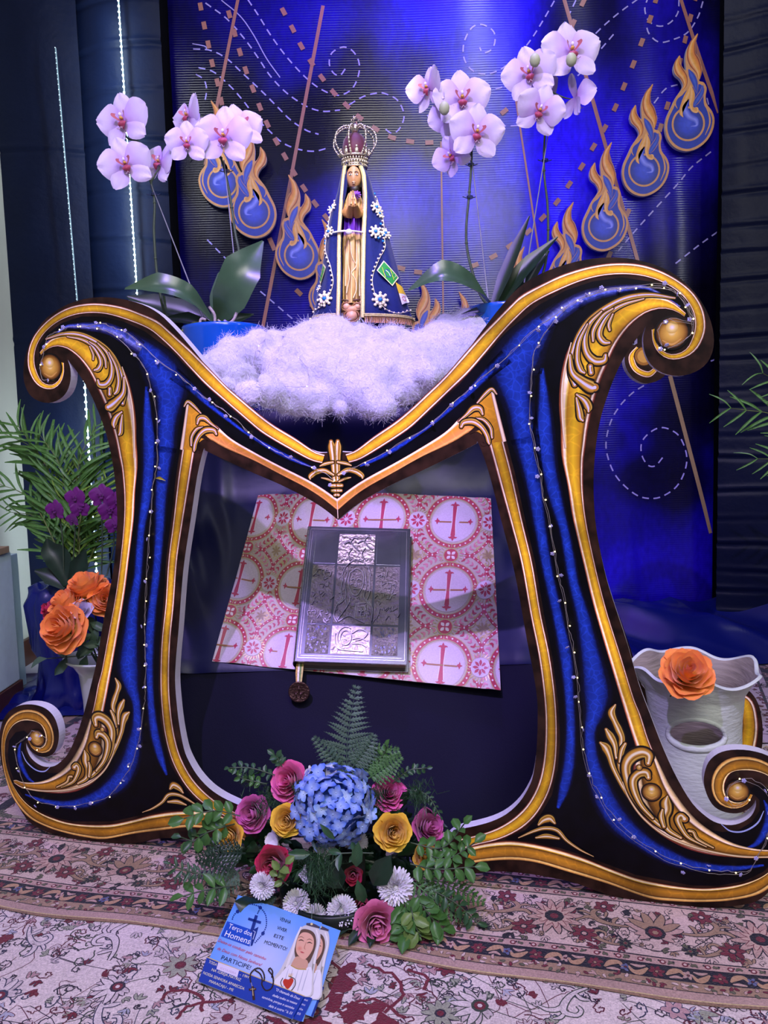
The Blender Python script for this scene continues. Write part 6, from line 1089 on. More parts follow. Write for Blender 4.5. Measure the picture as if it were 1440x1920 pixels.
# ---- the arrangement on the floor
fa = empty('flower_arrangement', tuple(onZ(630, 1725, .0)), 'low arrangement of roses, blue hydrangea, chrysanthemums and ferns on the rug', 'flowers'); YA = 1.74
b0 = onZ(625, 1745, .016); g = G(); g.add(lathe([(0, .0), (.10, 0), (.125, .012), (.13, .045), (.122, .048), (.118, .02), (0, .018)], 28, (b0[0], YA - .02, .018))); g.build('dish', mat('dark_dish', '#15201c', .4), fa); g = G(); g.add(box(b0[0] - .07, b0[0] + .07, YA - .02, YA + .05, .036, .13, .02)); g.build('floral_foam', mat('floral_foam', '#08140c', .9, var=.3), fa)
for (x, y, r, dy, fc, mm_, rg, lb) in [(541, 1465, 36, .02, (-.35, -.8, .5), M_PINK, 6, 'deep pink rose at the upper left'), (730, 1486, 31, .03, (.2, -.8, .6), M_HOT, 6, 'hot pink rose at the upper right'), (474, 1526, 33, -.01, (-.3, -.9, .4), M_MAG, 6, 'purplish pink rose at the left'), (537, 1538, 29, -.05, (-.1, -.95, .35), M_YEL, 6, 'yellow rose left of the hydrangea'), (431, 1568, 27, -.05, (-.3, -.9, .4), M_YEL, 6, 'yellow rose at the far left'),
        (737, 1560, 34, -.05, (.1, -.95, .35), M_YEL, 6, 'large yellow rose right of the hydrangea'), (803, 1552, 33, .0, (.5, -.7, .5), M_MAG, 6, 'purplish pink rose at the right'), (512, 1622, 36, -.09, (-.2, -.9, .3), M_CRI, 6, 'crimson rose'), (797, 1605, 25, -.04, (.5, -.8, .3), M_YEL, 5, 'small yellow rose among the right leaves'), (706, 1733, 42, -.14, (.15, -.9, .2), M_LPK, 6, 'light pink rose at the front'), (662, 1640, 20, -.03, (0, -1, .2), M_CRI, 4, 'small crimson rose in the shade'), (678, 1695, 17, -.06, (.2, -1, 0), M_CRI, 4, 'dark crimson rosebud'), (440, 1538, 12, .0, (-.4, -.9, .3), two_tone('rose_peach', '#c88458', '#e8b088'), 4, 'peach rosebud')]:
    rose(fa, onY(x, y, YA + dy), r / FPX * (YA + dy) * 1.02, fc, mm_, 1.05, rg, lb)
for (x, y, r, dy, fc) in [(741, 1661, 37, -.11, (.1, -.95, .3)), (493, 1660, 27, -.12, (-.2, -.9, .4)), (641, 1708, 31, -.12, (0, -.8, .6)), (556, 1694, 28, -.10, (-.1, -.8, .6)), (592, 1716, 22, -.10, (.3, -.8, .5)), (668, 1580, 24, .03, (.2, -.9, .3))]: mum(fa, onY(x, y, YA + dy), r / FPX * (YA + dy), fc)
# hydrangea
g = G()
for a in np.arange(4) * PI / 2:
    V, F = leafstrip([(0, 0, 0), (.5 * math.cos(a), .5 * math.sin(a), .1), (1.0 * math.cos(a), 1.0 * math.sin(a), .02)], [.12, .72, .78, .2], (0, 0, 1), .1, 4, 3); g.add((V, F), np.ones(3) * np.clip(np.linalg.norm(V[:, :2], axis=1), .1, 1)[:, None])
g.add(sph((0, 0, .08), .09, 1), np.zeros(3)); ME_FLO = mesh_data('floret', np.concatenate(g.V), g.F, M_BLU, np.concatenate(g.K))
hc = onY(624, 1510, YA - .02); hr = 76 / FPX * YA; g = G(); g.add(sph(hc, hr * .8, 2)); hy = g.build('hydrangea', mat('hydrangea_core', '#2c50a0', .8), fa, label='round blue hydrangea head')
for k in range(150):
    z = 1 - 2 * (k + .5) / 150; a = k * 2.399; d = np.array([math.cos(a) * math.sqrt(1 - z * z), math.sin(a) * math.sqrt(1 - z * z), z])
    if d[1] > .45: continue
    inst('floret', ME_FLO, hy, mtx(frame(d + rng.normal(0, .38, 3)) @ rotz(rng.uniform(0, 6)), hc + d * hr * rng.uniform(.86, 1.02) - origin(fa), hr * rng.uniform(.19, .26)), M_BL2 if rng.random() < .25 else None)
# white orchid blooms tucked between
for (x, y, r, dy, fc, ro) in [(584, 1450, 26, .02, (-.3, -.9, .3), .2), (618, 1447, 26, .0, (.4, -.8, .5), -.9), (610, 1588, 42, -.02, (0, -.9, .45), .3), (512, 1575, 32, -.01, (-.2, -.9, .4), 1.1), (576, 1640, 30, -.01, (0, -1, .3), 0), (636, 1634, 30, -.01, (.2, -1, .3), .5), (650, 1560, 24, .0, (.3, -1, .3), 0)]:
    c_ = onY(x, y, YA + dy); s = r / FPX * (YA + dy); b = inst('white_flower', ME_FLO, fa, mtx(frame(fc) @ rotz(ro), c_ - origin(fa), s * .25), M_WHT)
    for q, a in enumerate((0, 1.3, 2.5, 3.8, 5.0)): inst('petal', RPM[4][q % 3], b, mtx(rotz(a) @ roty(.9), (-1.2 * math.cos(a), -1.2 * math.sin(a), 1.2), 3.6), M_WHT)
# greenery
fern(fa, px([(655, 1470, .05), (650, 1420, .06), (655, 1360, .06), (668, 1290, .05)], YA), .088, M_G5, n=17); fern(fa, px([(640, 1440, .05), (615, 1410, .04), (590, 1385, .03)], YA), .04, M_G5, n=9); fern(fa, px([(670, 1450, .05), (700, 1420, .05), (745, 1408, .05)], YA), .06, M_G4, n=12); fern(fa, px([(660, 1440, .05), (690, 1400, .05), (700, 1380, .05)], YA), .055, M_G5, n=10); fern(fa, px([(690, 1460, .03), (720, 1440, .02), (750, 1420, .0)], YA), .05, M_G4, n=10)
for L_, l_, m_ in (([(450, 1610, -.06), (400, 1625, -.09), (330, 1650, -.10)], .05, M_G5), ([(450, 1630, -.07), (415, 1660, -.1), (385, 1690, -.1)], .045, M_G5), ([(460, 1600, -.08), (420, 1600, -.1), (370, 1610, -.1)], .05, M_G3), ([(780, 1640, -.08), (830, 1655, -.1), (905, 1690, -.1)], .06, M_G1), ([(770, 1650, -.1), (820, 1690, -.12), (880, 1730, -.12)], .05, M_G4)): fern(fa, px(L_, YA), l_, m_, n=13, shape=.8)
for L_, n_, s_, me, m_ in [([(450, 1530, -.05), (400, 1520, -.07), (345, 1535, -.08)], 5, 28, LF_R, M_G1), ([(440, 1545, -.05), (390, 1560, -.08), (360, 1580, -.08)], 4, 32, LF_R, M_G1), ([(420, 1590, -.06), (370, 1580, -.08), (340, 1570, -.08)], 3, 26, LF_R, M_G2), ([(440, 1660, -.1), (390, 1668, -.13), (345, 1680, -.13)], 4, 34, LF_M, M_G1), ([(520, 1455, .03), (470, 1440, .03), (430, 1440, .02)], 7, 15, LF_R, M_G2), ([(530, 1440, .04), (520, 1420, .04), (515, 1415, .04)], 3, 17, LF_R, M_G2), ([(500, 1470, .02), (455, 1460, .02), (440, 1450, .02)], 4, 16, LF_R, M_G1),
        ([(735, 1470, .03), (765, 1445, .04), (800, 1440, .04)], 7, 13, LF_R, M_G2), ([(760, 1480, .03), (800, 1490, .02), (825, 1530, .0)], 8, 13, LF_M, M_G2), ([(700, 1440, .04), (722, 1410, .04), (725, 1400, .04)], 4, 16, LF_R, M_G1), ([(770, 1580, -.06), (830, 1590, -.08), (870, 1545, -.08)], 7, 26, LF_R, M_G1), ([(790, 1600, -.07), (840, 1610, -.1), (890, 1580, -.1)], 6, 24, LF_R, M_G1), ([(770, 1620, -.08), (820, 1630, -.12), (890, 1625, -.12)], 6, 28, LF_R, M_G1), ([(760, 1680, -.12), (760, 1730, -.15), (762, 1800, -.17)], 6, 36, LF_R, M_G1), ([(780, 1670, -.12), (800, 1710, -.15), (830, 1750, -.15)], 6, 32, LF_R, M_G1), ([(790, 1660, -.1), (850, 1690, -.13), (895, 1740, -.13)], 7, 24, LF_M, M_G2), ([(770, 1700, -.14), (780, 1740, -.17), (790, 1780, -.17)], 4, 32, LF_R, M_G6),
        ([(700, 1600, -.1), (640, 1600, -.12), (620, 1620, -.12)], 2, 30, LF_M, M_G2), ([(540, 1660, -.13), (520, 1640, -.14), (535, 1620, -.14)], 3, 24, LF_R, M_G6), ([(380, 1640, -.12), (340, 1630, -.13), (320, 1620, -.13)], 4, 20, LF_N, M_G2), ([(720, 1740, -.12), (700, 1780, -.14), (655, 1790, -.14)], 2, 40, LF_M, M_G3)]:
    sprig(fa, px(L_, YA), n_, s_ / FPX * (YA - .1), me, m_)
for x, y, L, a, m_, me in [(640, 1665, 60, -.4, M_G3, LF_R), (700, 1660, 64, .5, M_G3, LF_R), (670, 1650, 46, 2.9, M_G2, LF_M), (668, 1625, 46, .1, M_G2, LF_M), (470, 1700, 50, 1.2, M_G3, LF_R), (610, 1740, 50, 3.0, M_G3, LF_M), (650, 1760, 48, 3.3, M_G3, LF_N), (440, 1690, 46, 1.8, M_G3, LF_R), (600, 1545, 40, 2.4, M_G2, LF_N), (540, 1600, 40, 1.6, M_G2, LF_M)]:
    n_ = np.array([0, -.9, .4]); d = np.array([math.sin(a), -.1, math.cos(a)]); n_ -= d * (n_ @ d) / (d @ d); R = np.stack([np.cross(d, n_), d, n_], 1); R /= np.linalg.norm(R, axis=0); inst('leaf', me, fa, mtx(R, onY(x, y, YA - .12) - origin(fa), L / FPX * YA), m_)
for _ in range(280):                                          # dark backing foliage
    a, t = rng.uniform(0, 2 * PI), rng.uniform(0, 1) ** .5; c_ = onY(625 + 190 * t * math.cos(a), 1590 + 115 * t * math.sin(a), YA + rng.uniform(.02, .08)); c_[2] = max(c_[2], .085); d = np.array([math.cos(a) + rng.normal(0, .4), rng.normal(-.2, .4), -math.sin(a) * .8 + rng.normal(.3, .4)]); R = frame(d, (0, -1, .4)); R = np.stack([R[:, 0], R[:, 2], -R[:, 1]], 1); inst('leaf', LF_M, fa, mtx(R, c_ - origin(fa), rng.uniform(.035, .065)), [M_G3, M_G3, M_G2][rng.integers(3)])
for x, y, r, n_, dy in ((600, 1650, 62, 90, -.12), (500, 1510, 45, 40, .0), (600, 1620, 50, 40, -.1), (705, 1500, 48, 50, .02), (785, 1500, 55, 40, .02), (560, 1480, 36, 26, .0), (470, 1470, 40, 24, .03)): fuzz(fa, onY(x, y, YA + dy), r / FPX * YA, n_, M_G2)
# ================================================================== leaflets
def cpx(x, y): return 360 + x * .20833, 1650 + y * .20833
F_BL, F_BR, F_TL = onZ(*cpx(60, 915), .019), onZ(*cpx(905, 1255), .019), onZ(*cpx(415, 135), .088); F_N = np.cross(F_BR - F_BL, F_TL - F_BL); F_N /= np.linalg.norm(F_N)
m_fly = mat('leaflet_print', '#fff', .28, attr=True, var=.02, scale=40, spec=.45, coat=.2); m_pap = mat('leaflet_paper', '#dfe2ee', .5)
def leaflet(k, corners, label, detail):
    off = -F_N * .0022 * k; fn = lambda u, v, h: tuple(onplane(*cpx(u, v), F_BL + off, F_N) + F_N * h)
    root = empty('flyer', tuple(np.array(fn(*corners[3], 0))), label, 'flyer'); Q = [fn(*c_, 0) for c_ in corners]; Q2 = [tuple(np.array(q) - F_N * .0007) for q in Q]
    g = G(); g.add((Q + Q2, [(0, 1, 2, 3), (7, 6, 5, 4), (0, 1, 5, 4), (1, 2, 6, 5), (2, 3, 7, 6), (3, 0, 4, 7)])); g.build('sheet', m_pap, root, False); p = Print(fn); return root, p
def txt(p, s, x0, y0, x1, y1, h, col, lay=8, shear=.0, xw=1.):
    cu_ = bpy.data.curves.new('t', 'FONT'); cu_.body = s; cu_.resolution_u = 2; o = bpy.data.objects.new('t', cu_); C.objects.link(o); dg = bpy.context.evaluated_depsgraph_get(); me = bpy.data.meshes.new_from_object(o.evaluated_get(dg)); V = np.array([tuple(v.co) for v in me.vertices])
    F = [tuple(q.vertices) for q in me.polygons]; bpy.data.objects.remove(o); w_ = V[:, 0].max(); cap = .72; d = np.array([x1 - x0, y1 - y0], float); L = np.linalg.norm(d); d /= L; up = np.array([d[1] + .0, -d[0]]); up = np.array([math.sin(math.atan2(-355 * -1, 780)) , -math.cos(math.atan2(355, 780))])
    P = [tuple(np.array([x0, y0]) + d * (v[0] / w_ * L + v[1] * shear * h / cap) + up * v[1] * h / cap) for v in V]; p._a(P, lay, [col] * len(P), F, 0)
def sky(p, Q, n=10):
    A = np.array(Q, float); top, mid = S('#5c9ae6'), S('#b8c4f0')
    for i in range(n):
        for j in range(n):
            f = lambda u, v: A[0] * (1 - u) * (1 - v) + A[1] * u * (1 - v) + A[2] * u * v + A[3] * (1 - u) * v
            uv = [(i / n, j / n), ((i + 1) / n, j / n), ((i + 1) / n, (j + 1) / n), (i / n, (j + 1) / n)]; K = []
            for u, v in uv: t = math.exp(-((u - .55) ** 2 + (v - .55) ** 2) / .12); K.append(tuple(np.array(top) * (1 - t) + np.array(mid) * t))
            p._a([tuple(f(*q)) for q in uv], 1, K, [(0, 1, 2, 3)], 0)
BLUE, NV, YW = S('#1c3a9c'), S('#16307e'), S('#e8e0b0')
def lady(p, dx=0, dy=0):
    o = lambda L: [(a[0] + dx, a[1] + dy) + tuple(a[2:]) for a in L]; sm = lambda L: smoothp(o(L), 5, True)
    p.poly(smoothp(o([(1055, 405), (1110, 410), (1150, 455), (1155, 560), (1125, 690), (1095, 850), (1058, 1056), (735, 940), (800, 800), (860, 680), (915, 560), (965, 455), (1005, 415)]), 4, True), S('#c9c6c4'), 3)
    for L_ in ([(1135, 470, 6), (1120, 620, 14), (1085, 800, 18), (1010, 1030, 20)], [(1090, 700, 6), (1075, 850, 14), (1040, 1040, 12)], [(900, 640, 6), (850, 760, 18), (775, 930, 14)], [(940, 560, 6), (890, 690, 14), (820, 860, 18)]): p.line(o(L_), [(0, S('#c9c6c4')), (.5, S('#8f8c78')), (1, S('#e4e0dc'))], 4, 5)
    p.poly(sm([(880, 765), (960, 790), (1010, 800), (1075, 790), (1080, 900), (1040, 1050), (750, 945), (800, 850)]), S('#e0dde4'), 5)
    for x in (840, 880, 930, 980, 1020): p.line(o([(x + 30, 800, 3), (x, 900, 8), (x - 30, 1000, 8)]), S('#b4b4c4'), 5.5, 3)
    p.poly(sm([(980, 455), (1050, 450), (1105, 490), (1118, 580), (1085, 690), (1040, 760), (960, 750), (925, 670), (935, 560)]), S('#5c4638'), 6)
    p.poly(sm([(905, 740), (950, 690), (1040, 730), (1030, 800), (960, 800), (900, 775)]), S('#c89a80'), 6.5); p.line(o([(890, 770), (950, 802), (1030, 808)]), S('#b89a50'), 7, w=9)
    p.poly(sm([(1000, 475), (1060, 485), (1095, 530), (1095, 600), (1070, 660), (1020, 715), (975, 700), (940, 650), (940, 575), (962, 510)]), S('#dba88e'), 7.5); p.rim((970 + dx, 620 + dy), 30, [(0, S('#d8846c')), (1, S('#dba88e'))], 8, 12)
    for x, y in ((985, 550), (1060, 572)): p.line(o([(x - 24, y, 4), (x, y - 7, 9), (x + 24, y + 5, 4)]), S('#3c2a24'), 9, 3); p.line(o([(x - 26, y - 28, 2), (x, y - 36, 6), (x + 26, y - 22, 2)]), S('#7c5a48'), 9, 3)
    p.line(o([(1030, 560, 3), (1012, 615, 8), (1022, 628, 4)]), S('#b87c64'), 9, 3); p.line(o([(975, 648, 3), (992, 655, 13), (1012, 660, 3)]), S('#b8484c'), 9, 3)
    p.line(o([(1030, 400, 18), (1085, 408, 30), (1150, 432, 16)]), S('#4a4450'), 8, 3); p.dot((1078 + dx, 400 + dy), 12, S('#d8c890'), 9, 8)
    p.line(o([(985, 425, 14), (935, 540, 20), (905, 650, 24), (850, 790, 22)]), S('#dedad8'), 8.5, 5); p.line(o([(1120, 450, 14), (1140, 540, 18), (1120, 660, 16), (1100, 760, 18)]), S('#dedad8'), 8.5, 5)
    p.poly(sm([(870, 900), (895, 885), (915, 905), (900, 945), (865, 985), (835, 960), (820, 920), (835, 895)]), S('#b83424'), 9); p.line(smoothp(o([(870, 870), (925, 895), (930, 950), (890, 1000), (830, 985), (800, 930), (820, 885)]), 3), S('#3a2c24'), 9.5, w=7, sm=False)
    for a in range(5): p.line(o([(870 + a * 7, 875, 4), (875 + a * 9, 845, 2)]), S('#d8b060'), 10, 2)
r3, p = leaflet(2, [(560, 170), (1336, 455), (1090, 1235), (250, 930)], 'lowest of the three blue leaflets, only its violet right margin showing', 0); sky(p, [(560, 170), (1336, 455), (1090, 1235), (250, 930)], 6); p.poly([(1175, 960), (1190, 966), (1090, 1235), (1070, 1228)], NV, 3); p.build('printed_face', m_fly, r3)
r2, p = leaflet(1, [(470, 140), (1240, 425), (1000, 1275), (150, 930)], 'middle leaflet of the small stack in front of the flowers', 0); sky(p, [(470, 140), (1240, 425), (1000, 1275), (150, 930)], 6); p.poly([(1016, 1040), (1085, 1068), (985, 1279), (905, 1250)], BLUE, 6); lady(p, 80, 25)
for q, s_ in enumerate(('eus', 'sos', 'nho', '55')): txt(p, s_, 1008 - q * 22, 1085 + q * 42, 1040 - q * 22, 1096 + q * 42, 22, S('#e0e0f0'))
p.build('printed_face', m_fly, r2)
FQ = [(415, 135), (1170, 385), (905, 1255), (60, 915)]; r1, p = leaflet(0, FQ, 'top leaflet of the stack with a printed veiled woman and rosary emblem', 1); sky(p, FQ)
lady(p); p.poly([(137, 700), (1014, 1052), (905, 1255), (60, 915)], BLUE, 12); p.line([(137, 700), (1014, 1052)], S('#c8b070'), 13, w=8, sm=False)
ring = resamp(smoothp([(365, 355), (375, 325), (412, 285), (500, 225), (560, 225), (615, 250), (660, 310), (672, 380), (665, 430), (640, 482), (610, 520), (570, 566)], 5), 38)
for k, q in enumerate(ring): p.dot(q, 6.5, NV, 8, 7)
for q in ((412, 287), (615, 252), (640, 484)): p.dot(q, 16, NV, 9, 12)
for q in ((604, 278), (598, 290), (592, 304)): p.dot(q, 6, NV, 9, 7)
p.poly([(318, 374), (541, 452), (520, 601), (262, 508)], S('#1c4cb8'), 8); p.line([(582, 322, 26), (538, 470, 30)], NV, 10, sm=False); p.line([(508, 352, 22), (622, 388, 22)], NV, 10, sm=False); p.poly([(545, 455), (600, 425), (585, 480), (545, 592), (528, 598)], NV, 9); p.line([(552, 462), (572, 470), (550, 540)], S('#c8d4f0'), 11, w=5, sm=False)
WT = S('#f0f0f8'); RDc = S('#c83c50'); BKc = S('#14141c')
txt(p, 'Terço dos', 325, 436, 533, 512, 46, WT, 12); txt(p, 'Homens', 287, 507, 516, 584, 58, WT, 12); txt(p, 'Deixe-se conduzir pelo caminho', 232, 556, 660, 726, 30, RDc, 9, .25); txt(p, 'de Deus com Nossa Senhora!', 224, 628, 618, 780, 30, RDc, 9, .25); txt(p, 'PARTICIPE!', 256, 716, 522, 812, 42, S('#1c2850'), 9)
txt(p, 'VENHA', 785, 366, 885, 400, 34, BKc, 9); txt(p, 'VIVER', 762, 444, 850, 474, 32, BKc, 9); txt(p, 'ESTE', 732, 514, 820, 544, 32, BKc, 9); txt(p, 'MOMENTO!', 645, 574, 848, 642, 36, BKc, 9)
txt(p, 'TODA', 150, 752, 222, 782, 27, YW, 14); p.poly([(240, 747), (427, 817), (410, 880), (222, 808)], S('#d4cce4'), 14); txt(p, 'SEXTA-FEIRA', 250, 806, 395, 858, 20, S('#b8a0c0'), 15); txt(p, '- 19H', 428, 866, 508, 893, 26, YW, 14); txt(p, 'NA IGREJA MATRIZ', 174, 822, 438, 918, 26, YW, 14); txt(p, 'NOSSA SENHORA APARECIDA', 98, 850, 470, 998, 27, YW, 14); txt(p, 'MARACAJU - MS', 152, 924, 370, 1010, 26, YW, 14)
txt(p, '"O chamado de Deus', 748, 1000, 966, 1086, 26, WT, 14, .2); txt(p, 'desfaz todos os nossos', 722, 1050, 942, 1128, 24, WT, 14, .2); txt(p, 'caminhos, porque o caminho', 628, 1066, 916, 1172, 24, WT, 14, .2); txt(p, 'dele é outro." Is 55', 688, 1146, 898, 1218, 26, WT, 14, .2)
for q in resamp(smoothp([(530, 925), (527, 860), (560, 815), (605, 800), (640, 830), (655, 880), (650, 915)], 5), 22): p.dot(q, 8, S('#2c1c18'), 16, 7)
for q in resamp(smoothp([(575, 822), (615, 850), (635, 900), (632, 950), (665, 1000), (715, 985), (735, 930), (728, 870), (705, 838), (692, 820), (705, 800), (728, 830), (722, 880)], 5), 40): p.dot(q, 8, S('#2c1c18'), 16, 7)
p.line([(535, 930), (545, 965)], S('#b0a890'), 16, w=4, sm=False); p.line([(548, 965, 22), (560, 1088, 24)], S('#3a2014'), 17, sm=False); p.line([(515, 995, 20), (580, 988, 20)], S('#3a2014'), 17, sm=False); p.line([(547, 980, 6), (553, 1050, 7)], S('#c0b090'), 18, sm=False); p.line([(528, 992, 4), (572, 988, 4)], S('#c0b090'), 18, sm=False)
p.build('printed_face', m_fly, r1)
# ================================================================== white clay planter with a rose, right
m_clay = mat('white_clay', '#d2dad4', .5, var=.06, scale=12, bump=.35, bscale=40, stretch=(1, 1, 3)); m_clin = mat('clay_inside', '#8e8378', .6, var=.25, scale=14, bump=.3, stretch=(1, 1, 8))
YP = 2.10; pc = onY(1303, 1250, YP); rimz = pc[2]; cx_, cy_ = pc[0], YP
def prof_r(z): return float(np.interp(z, [0, .03, .10, .20, .30, .38, rimz - .02, rimz], [.118, .124, .128, .124, .122, .130, .154, .172]))
HOLE = np.array([1306, 1377.]); 
def hole_d(p): d = p - CAM; s = FPX / (d @ AF); q = np.array([720 + (d @ AX) * s, 960 - (d @ AY) * s]); return math.hypot((q[0] - HOLE[0]) / 52, (q[1] - HOLE[1] - (q[0] - HOLE[0]) * .06) / 26)
pot = empty('clay_planter', (cx_, cy_, 0), 'white clay planter with a wavy rim and an oval hole in its side', 'planter')
def wall(rin, z0, name, m):
    nz, na = 70, 160; P = np.zeros((nz, na, 3))
    for i in range(nz):
        f = i / (nz - 1); z = z0 + (rimz - z0) * f
        for j in range(na):
            a = 2 * PI * j / na; w_ = math.sin(a * 6 + .6) + .6 * math.sin(a * 3 + 2); k = max(0, (f - .72) / .28) ** 1.6; r = prof_r(z) - rin + k * .010 * math.sin(a * 5 + .2); P[i, j] = (cx_ + r * math.cos(a), cy_ + r * math.sin(a), z + k * .010 * w_)
    V, F = grid(P, closev=True, flip=True); V2 = []; keep = []
    for f_ in F:
        c2_ = sum(V[q] for q in f_) / 4
        if c2_[1] < cy_ and hole_d(c2_) < 1: continue
        keep.append(f_)
    return P, V, keep
PO, VO, FO_ = wall(0, .0158, '', None); PI_, VI, FI = wall(.011, .02, '', None); g = G(); g.add((VO, FO_)); rim_o, rim_i = PO[-1], PI_[-1]
rm = np.array([[rim_o[j], (rim_o[j] + rim_i[j]) / 2 + [0, 0, .006], rim_i[j]] for j in range(160)]); V, F = grid(rm, closeu=True); g.add((V, F)); g.add(lathe([(0, .0165), (.117, .0165)], 40, (cx_, cy_, 0))); g.build('outer_wall', m_clay, pot)
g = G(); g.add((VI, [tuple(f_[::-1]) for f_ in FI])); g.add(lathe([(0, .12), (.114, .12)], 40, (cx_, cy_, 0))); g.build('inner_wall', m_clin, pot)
lp = []
for a in np.linspace(0, 2 * PI, 41)[:-1]:
    q = HOLE + np.array([54 * math.cos(a), 28 * math.sin(a) + 54 * math.cos(a) * .06]); d = ray(*q); lo, hi = 1.2, cy_
    for _ in range(40):
        mid = (lo + hi) / 2; p_ = CAM + d * (mid / d[1]); r_ = math.hypot(p_[0] - cx_, p_[1] - cy_)
        if r_ > prof_r(p_[2]) - .003: lo = mid
        else: hi = mid
    lp.append(CAM + d * (lo / d[1]))
lp.append(lp[0]); g = G(); g.add(tube(np.array(lp), [.0065 + .004 * max(0, math.sin(a)) for a in np.linspace(0, 2 * PI, 41)], 8, False)); g.build('hole_lip', m_clay, pot)
orr = empty('orange_rose', tuple(onY(1290, 1268, YP - .13)), 'open orange rose lying on the rim of the white clay planter', 'rose'); rose(orr, onY(1290, 1262, YP - .22), 44 / FPX * YP, (-.05, -.75, .65), M_ORA, 1.25, 6, name='flower_head')
fern_st = G(); fern_st.add(tube(px([(1282, 1290), (1262, 1302), (1256, 1306)], YP - .12), .002, 5)); fern_st.build('flower_stem', MATS['orchid_stem'], orr)
# ================================================================== white vase with orange roses, left
YV = 2.40; vc = onY(196, 1228, YV); va = empty('white_vase', (vc[0], YV, 0), 'white ceramic vase behind the left leg of the letter', 'vase'); vz = vc[2]; k_ = YV / FPX
g = G(); g.add(lathe([(0, .0155), (.078, .0155), (.085, .022), (.082, .03), (.070, .12), (.072, vz - .14), (.080, vz - .05), (.098, vz - .02), (.122, vz - .004), (.124, vz + .001), (.118, vz + .002), (.09, vz - .02), (.066, vz - .06), (.06, .1)], 48, (vc[0], YV, 0))); g.build('body', mat('white_ceramic', '#c6cdc8', .25, var=.04, bump=.05, coat=.3), va)
bo = empty('rose_bouquet', (vc[0], YV, vz), 'bunch of orange roses standing in the white vase', 'flowers')
for (x, y, r, dy, fc, mm_, op, rg, lb) in [(117, 1176, 45, -.16, (-.25, -.85, .35), M_ORA, 1.6, 6, None), (160, 1100, 40, -.06, (-.3, -.35, .9), M_ORA, 1.5, 6, None), (122, 1132, 36, -.10, (-.5, -.5, .8), M_ORA, 1.5, 6, None), (196, 1124, 31, -.08, (.3, -.9, .3), M_ORA, 1.2, 6, None), (152, 1145, 23, -.12, (.3, -.7, .7), M_LIL, .9, 4, 'pale lilac rosebud'), (92, 1143, 20, -.06, (-.6, -.6, .4), M_CRI, 1.2, 5, 'dark red rose')]:
    c_ = onY(x, y, YV + dy); rose(bo, c_, r * k_ * .95, fc, mm_, op, rg, lb); s_ = np.array(fc) / np.linalg.norm(fc); g = G(); g.add(tube(smoothp([c_ - s_ * r * k_ * .6, c_ * .5 + np.array([vc[0], YV, vz - .02]) * .5 - s_ * .01, (vc[0] + rng.normal(0, .02), YV, vz - .08)], 5), .0028, 6)); g.build('rose_stem', MATS['orchid_stem'], bo)
for L_ in ([(190, 1230), (170, 1205), (140, 1215)], [(200, 1230), (180, 1190), (150, 1195)], [(210, 1230), (200, 1190), (205, 1160)], [(200, 1225), (150, 1230), (88, 1235)], [(205, 1230), (230, 1200), (235, 1170)]): sprig(bo, [onY(x, y, YV - .08) for x, y in L_], 2, .06, LF_M, M_G5)
# ================================================================== palm in a cloth wrapped pot, left
YL_ = 3.25; pc2 = onY(138, 1095, YL_); pp = empty('wrapped_palm', (pc2[0], YL_, 0), 'feathery green palm in a pot wrapped with blue satin by the left wall', 'potted plant'); rz_ = pc2[2]
def wob2(r, z, a, i): return (r * (1 + .07 * math.sin(a * 9 + z * 14) + .06 * (1 - 2 * abs(math.sin(a * 7 - z * 16)))), z + .010 * math.sin(a * 6))
g = G(); g.add(lathe([(0, .0), (.15, 0), (.19, .03), (.16, .10), (.15, .18), (.175, .27), (.185, rz_ - .06), (.17, rz_ - .01), (.13, rz_ + .01), (.10, rz_ - .02), (0, rz_ - .02)], 72, (pc2[0], YL_, 0), wob2)); g.build('satin_wrap', m_roy, pp)
lf_me = LF_T
def frond(parent, P, nl, L0, m, name='palm_frond', ang=.75):
    P = resamp(smoothp(np.array(P), 6), nl + 2); g = G(); g.add(tube(P, np.linspace(.005, .0012, nl + 2), 5)); s = g.build(name, mat('palm_rachis', '#6a7a3c', .5), parent); T = np.gradient(P, axis=0)
    for k in range(2, nl + 2):
        t = T[k] / np.linalg.norm(T[k]); f = k / (nl + 1); sdv = np.cross(t, [0, -1, .25]); sdv /= np.linalg.norm(sdv); L = L0 * (.55 + .9 * f * (1 - f) * 2) * rng.uniform(.85, 1.1)
        for sd in (-1, 1):
            d = t * (ang + .5 * f) + sdv * sd * .8 + rng.normal(0, .12, 3) + np.array([0, 0, -.12]); d /= np.linalg.norm(d); nn = np.array([0, -1, .5]) + rng.normal(0, .3, 3); nn -= d * (nn @ d); nn /= np.linalg.norm(nn); inst('frond_leaflet', lf_me, s, mtx(np.stack([np.cross(d, nn), d, nn], 1), P[k] - origin(parent), L), m)
    return s
M_P1 = mat('palm_green', '#54843c', .45, var=.2, scale=20); M_P2 = mat('palm_light_green', '#84ac40', .45, var=.2, scale=20)
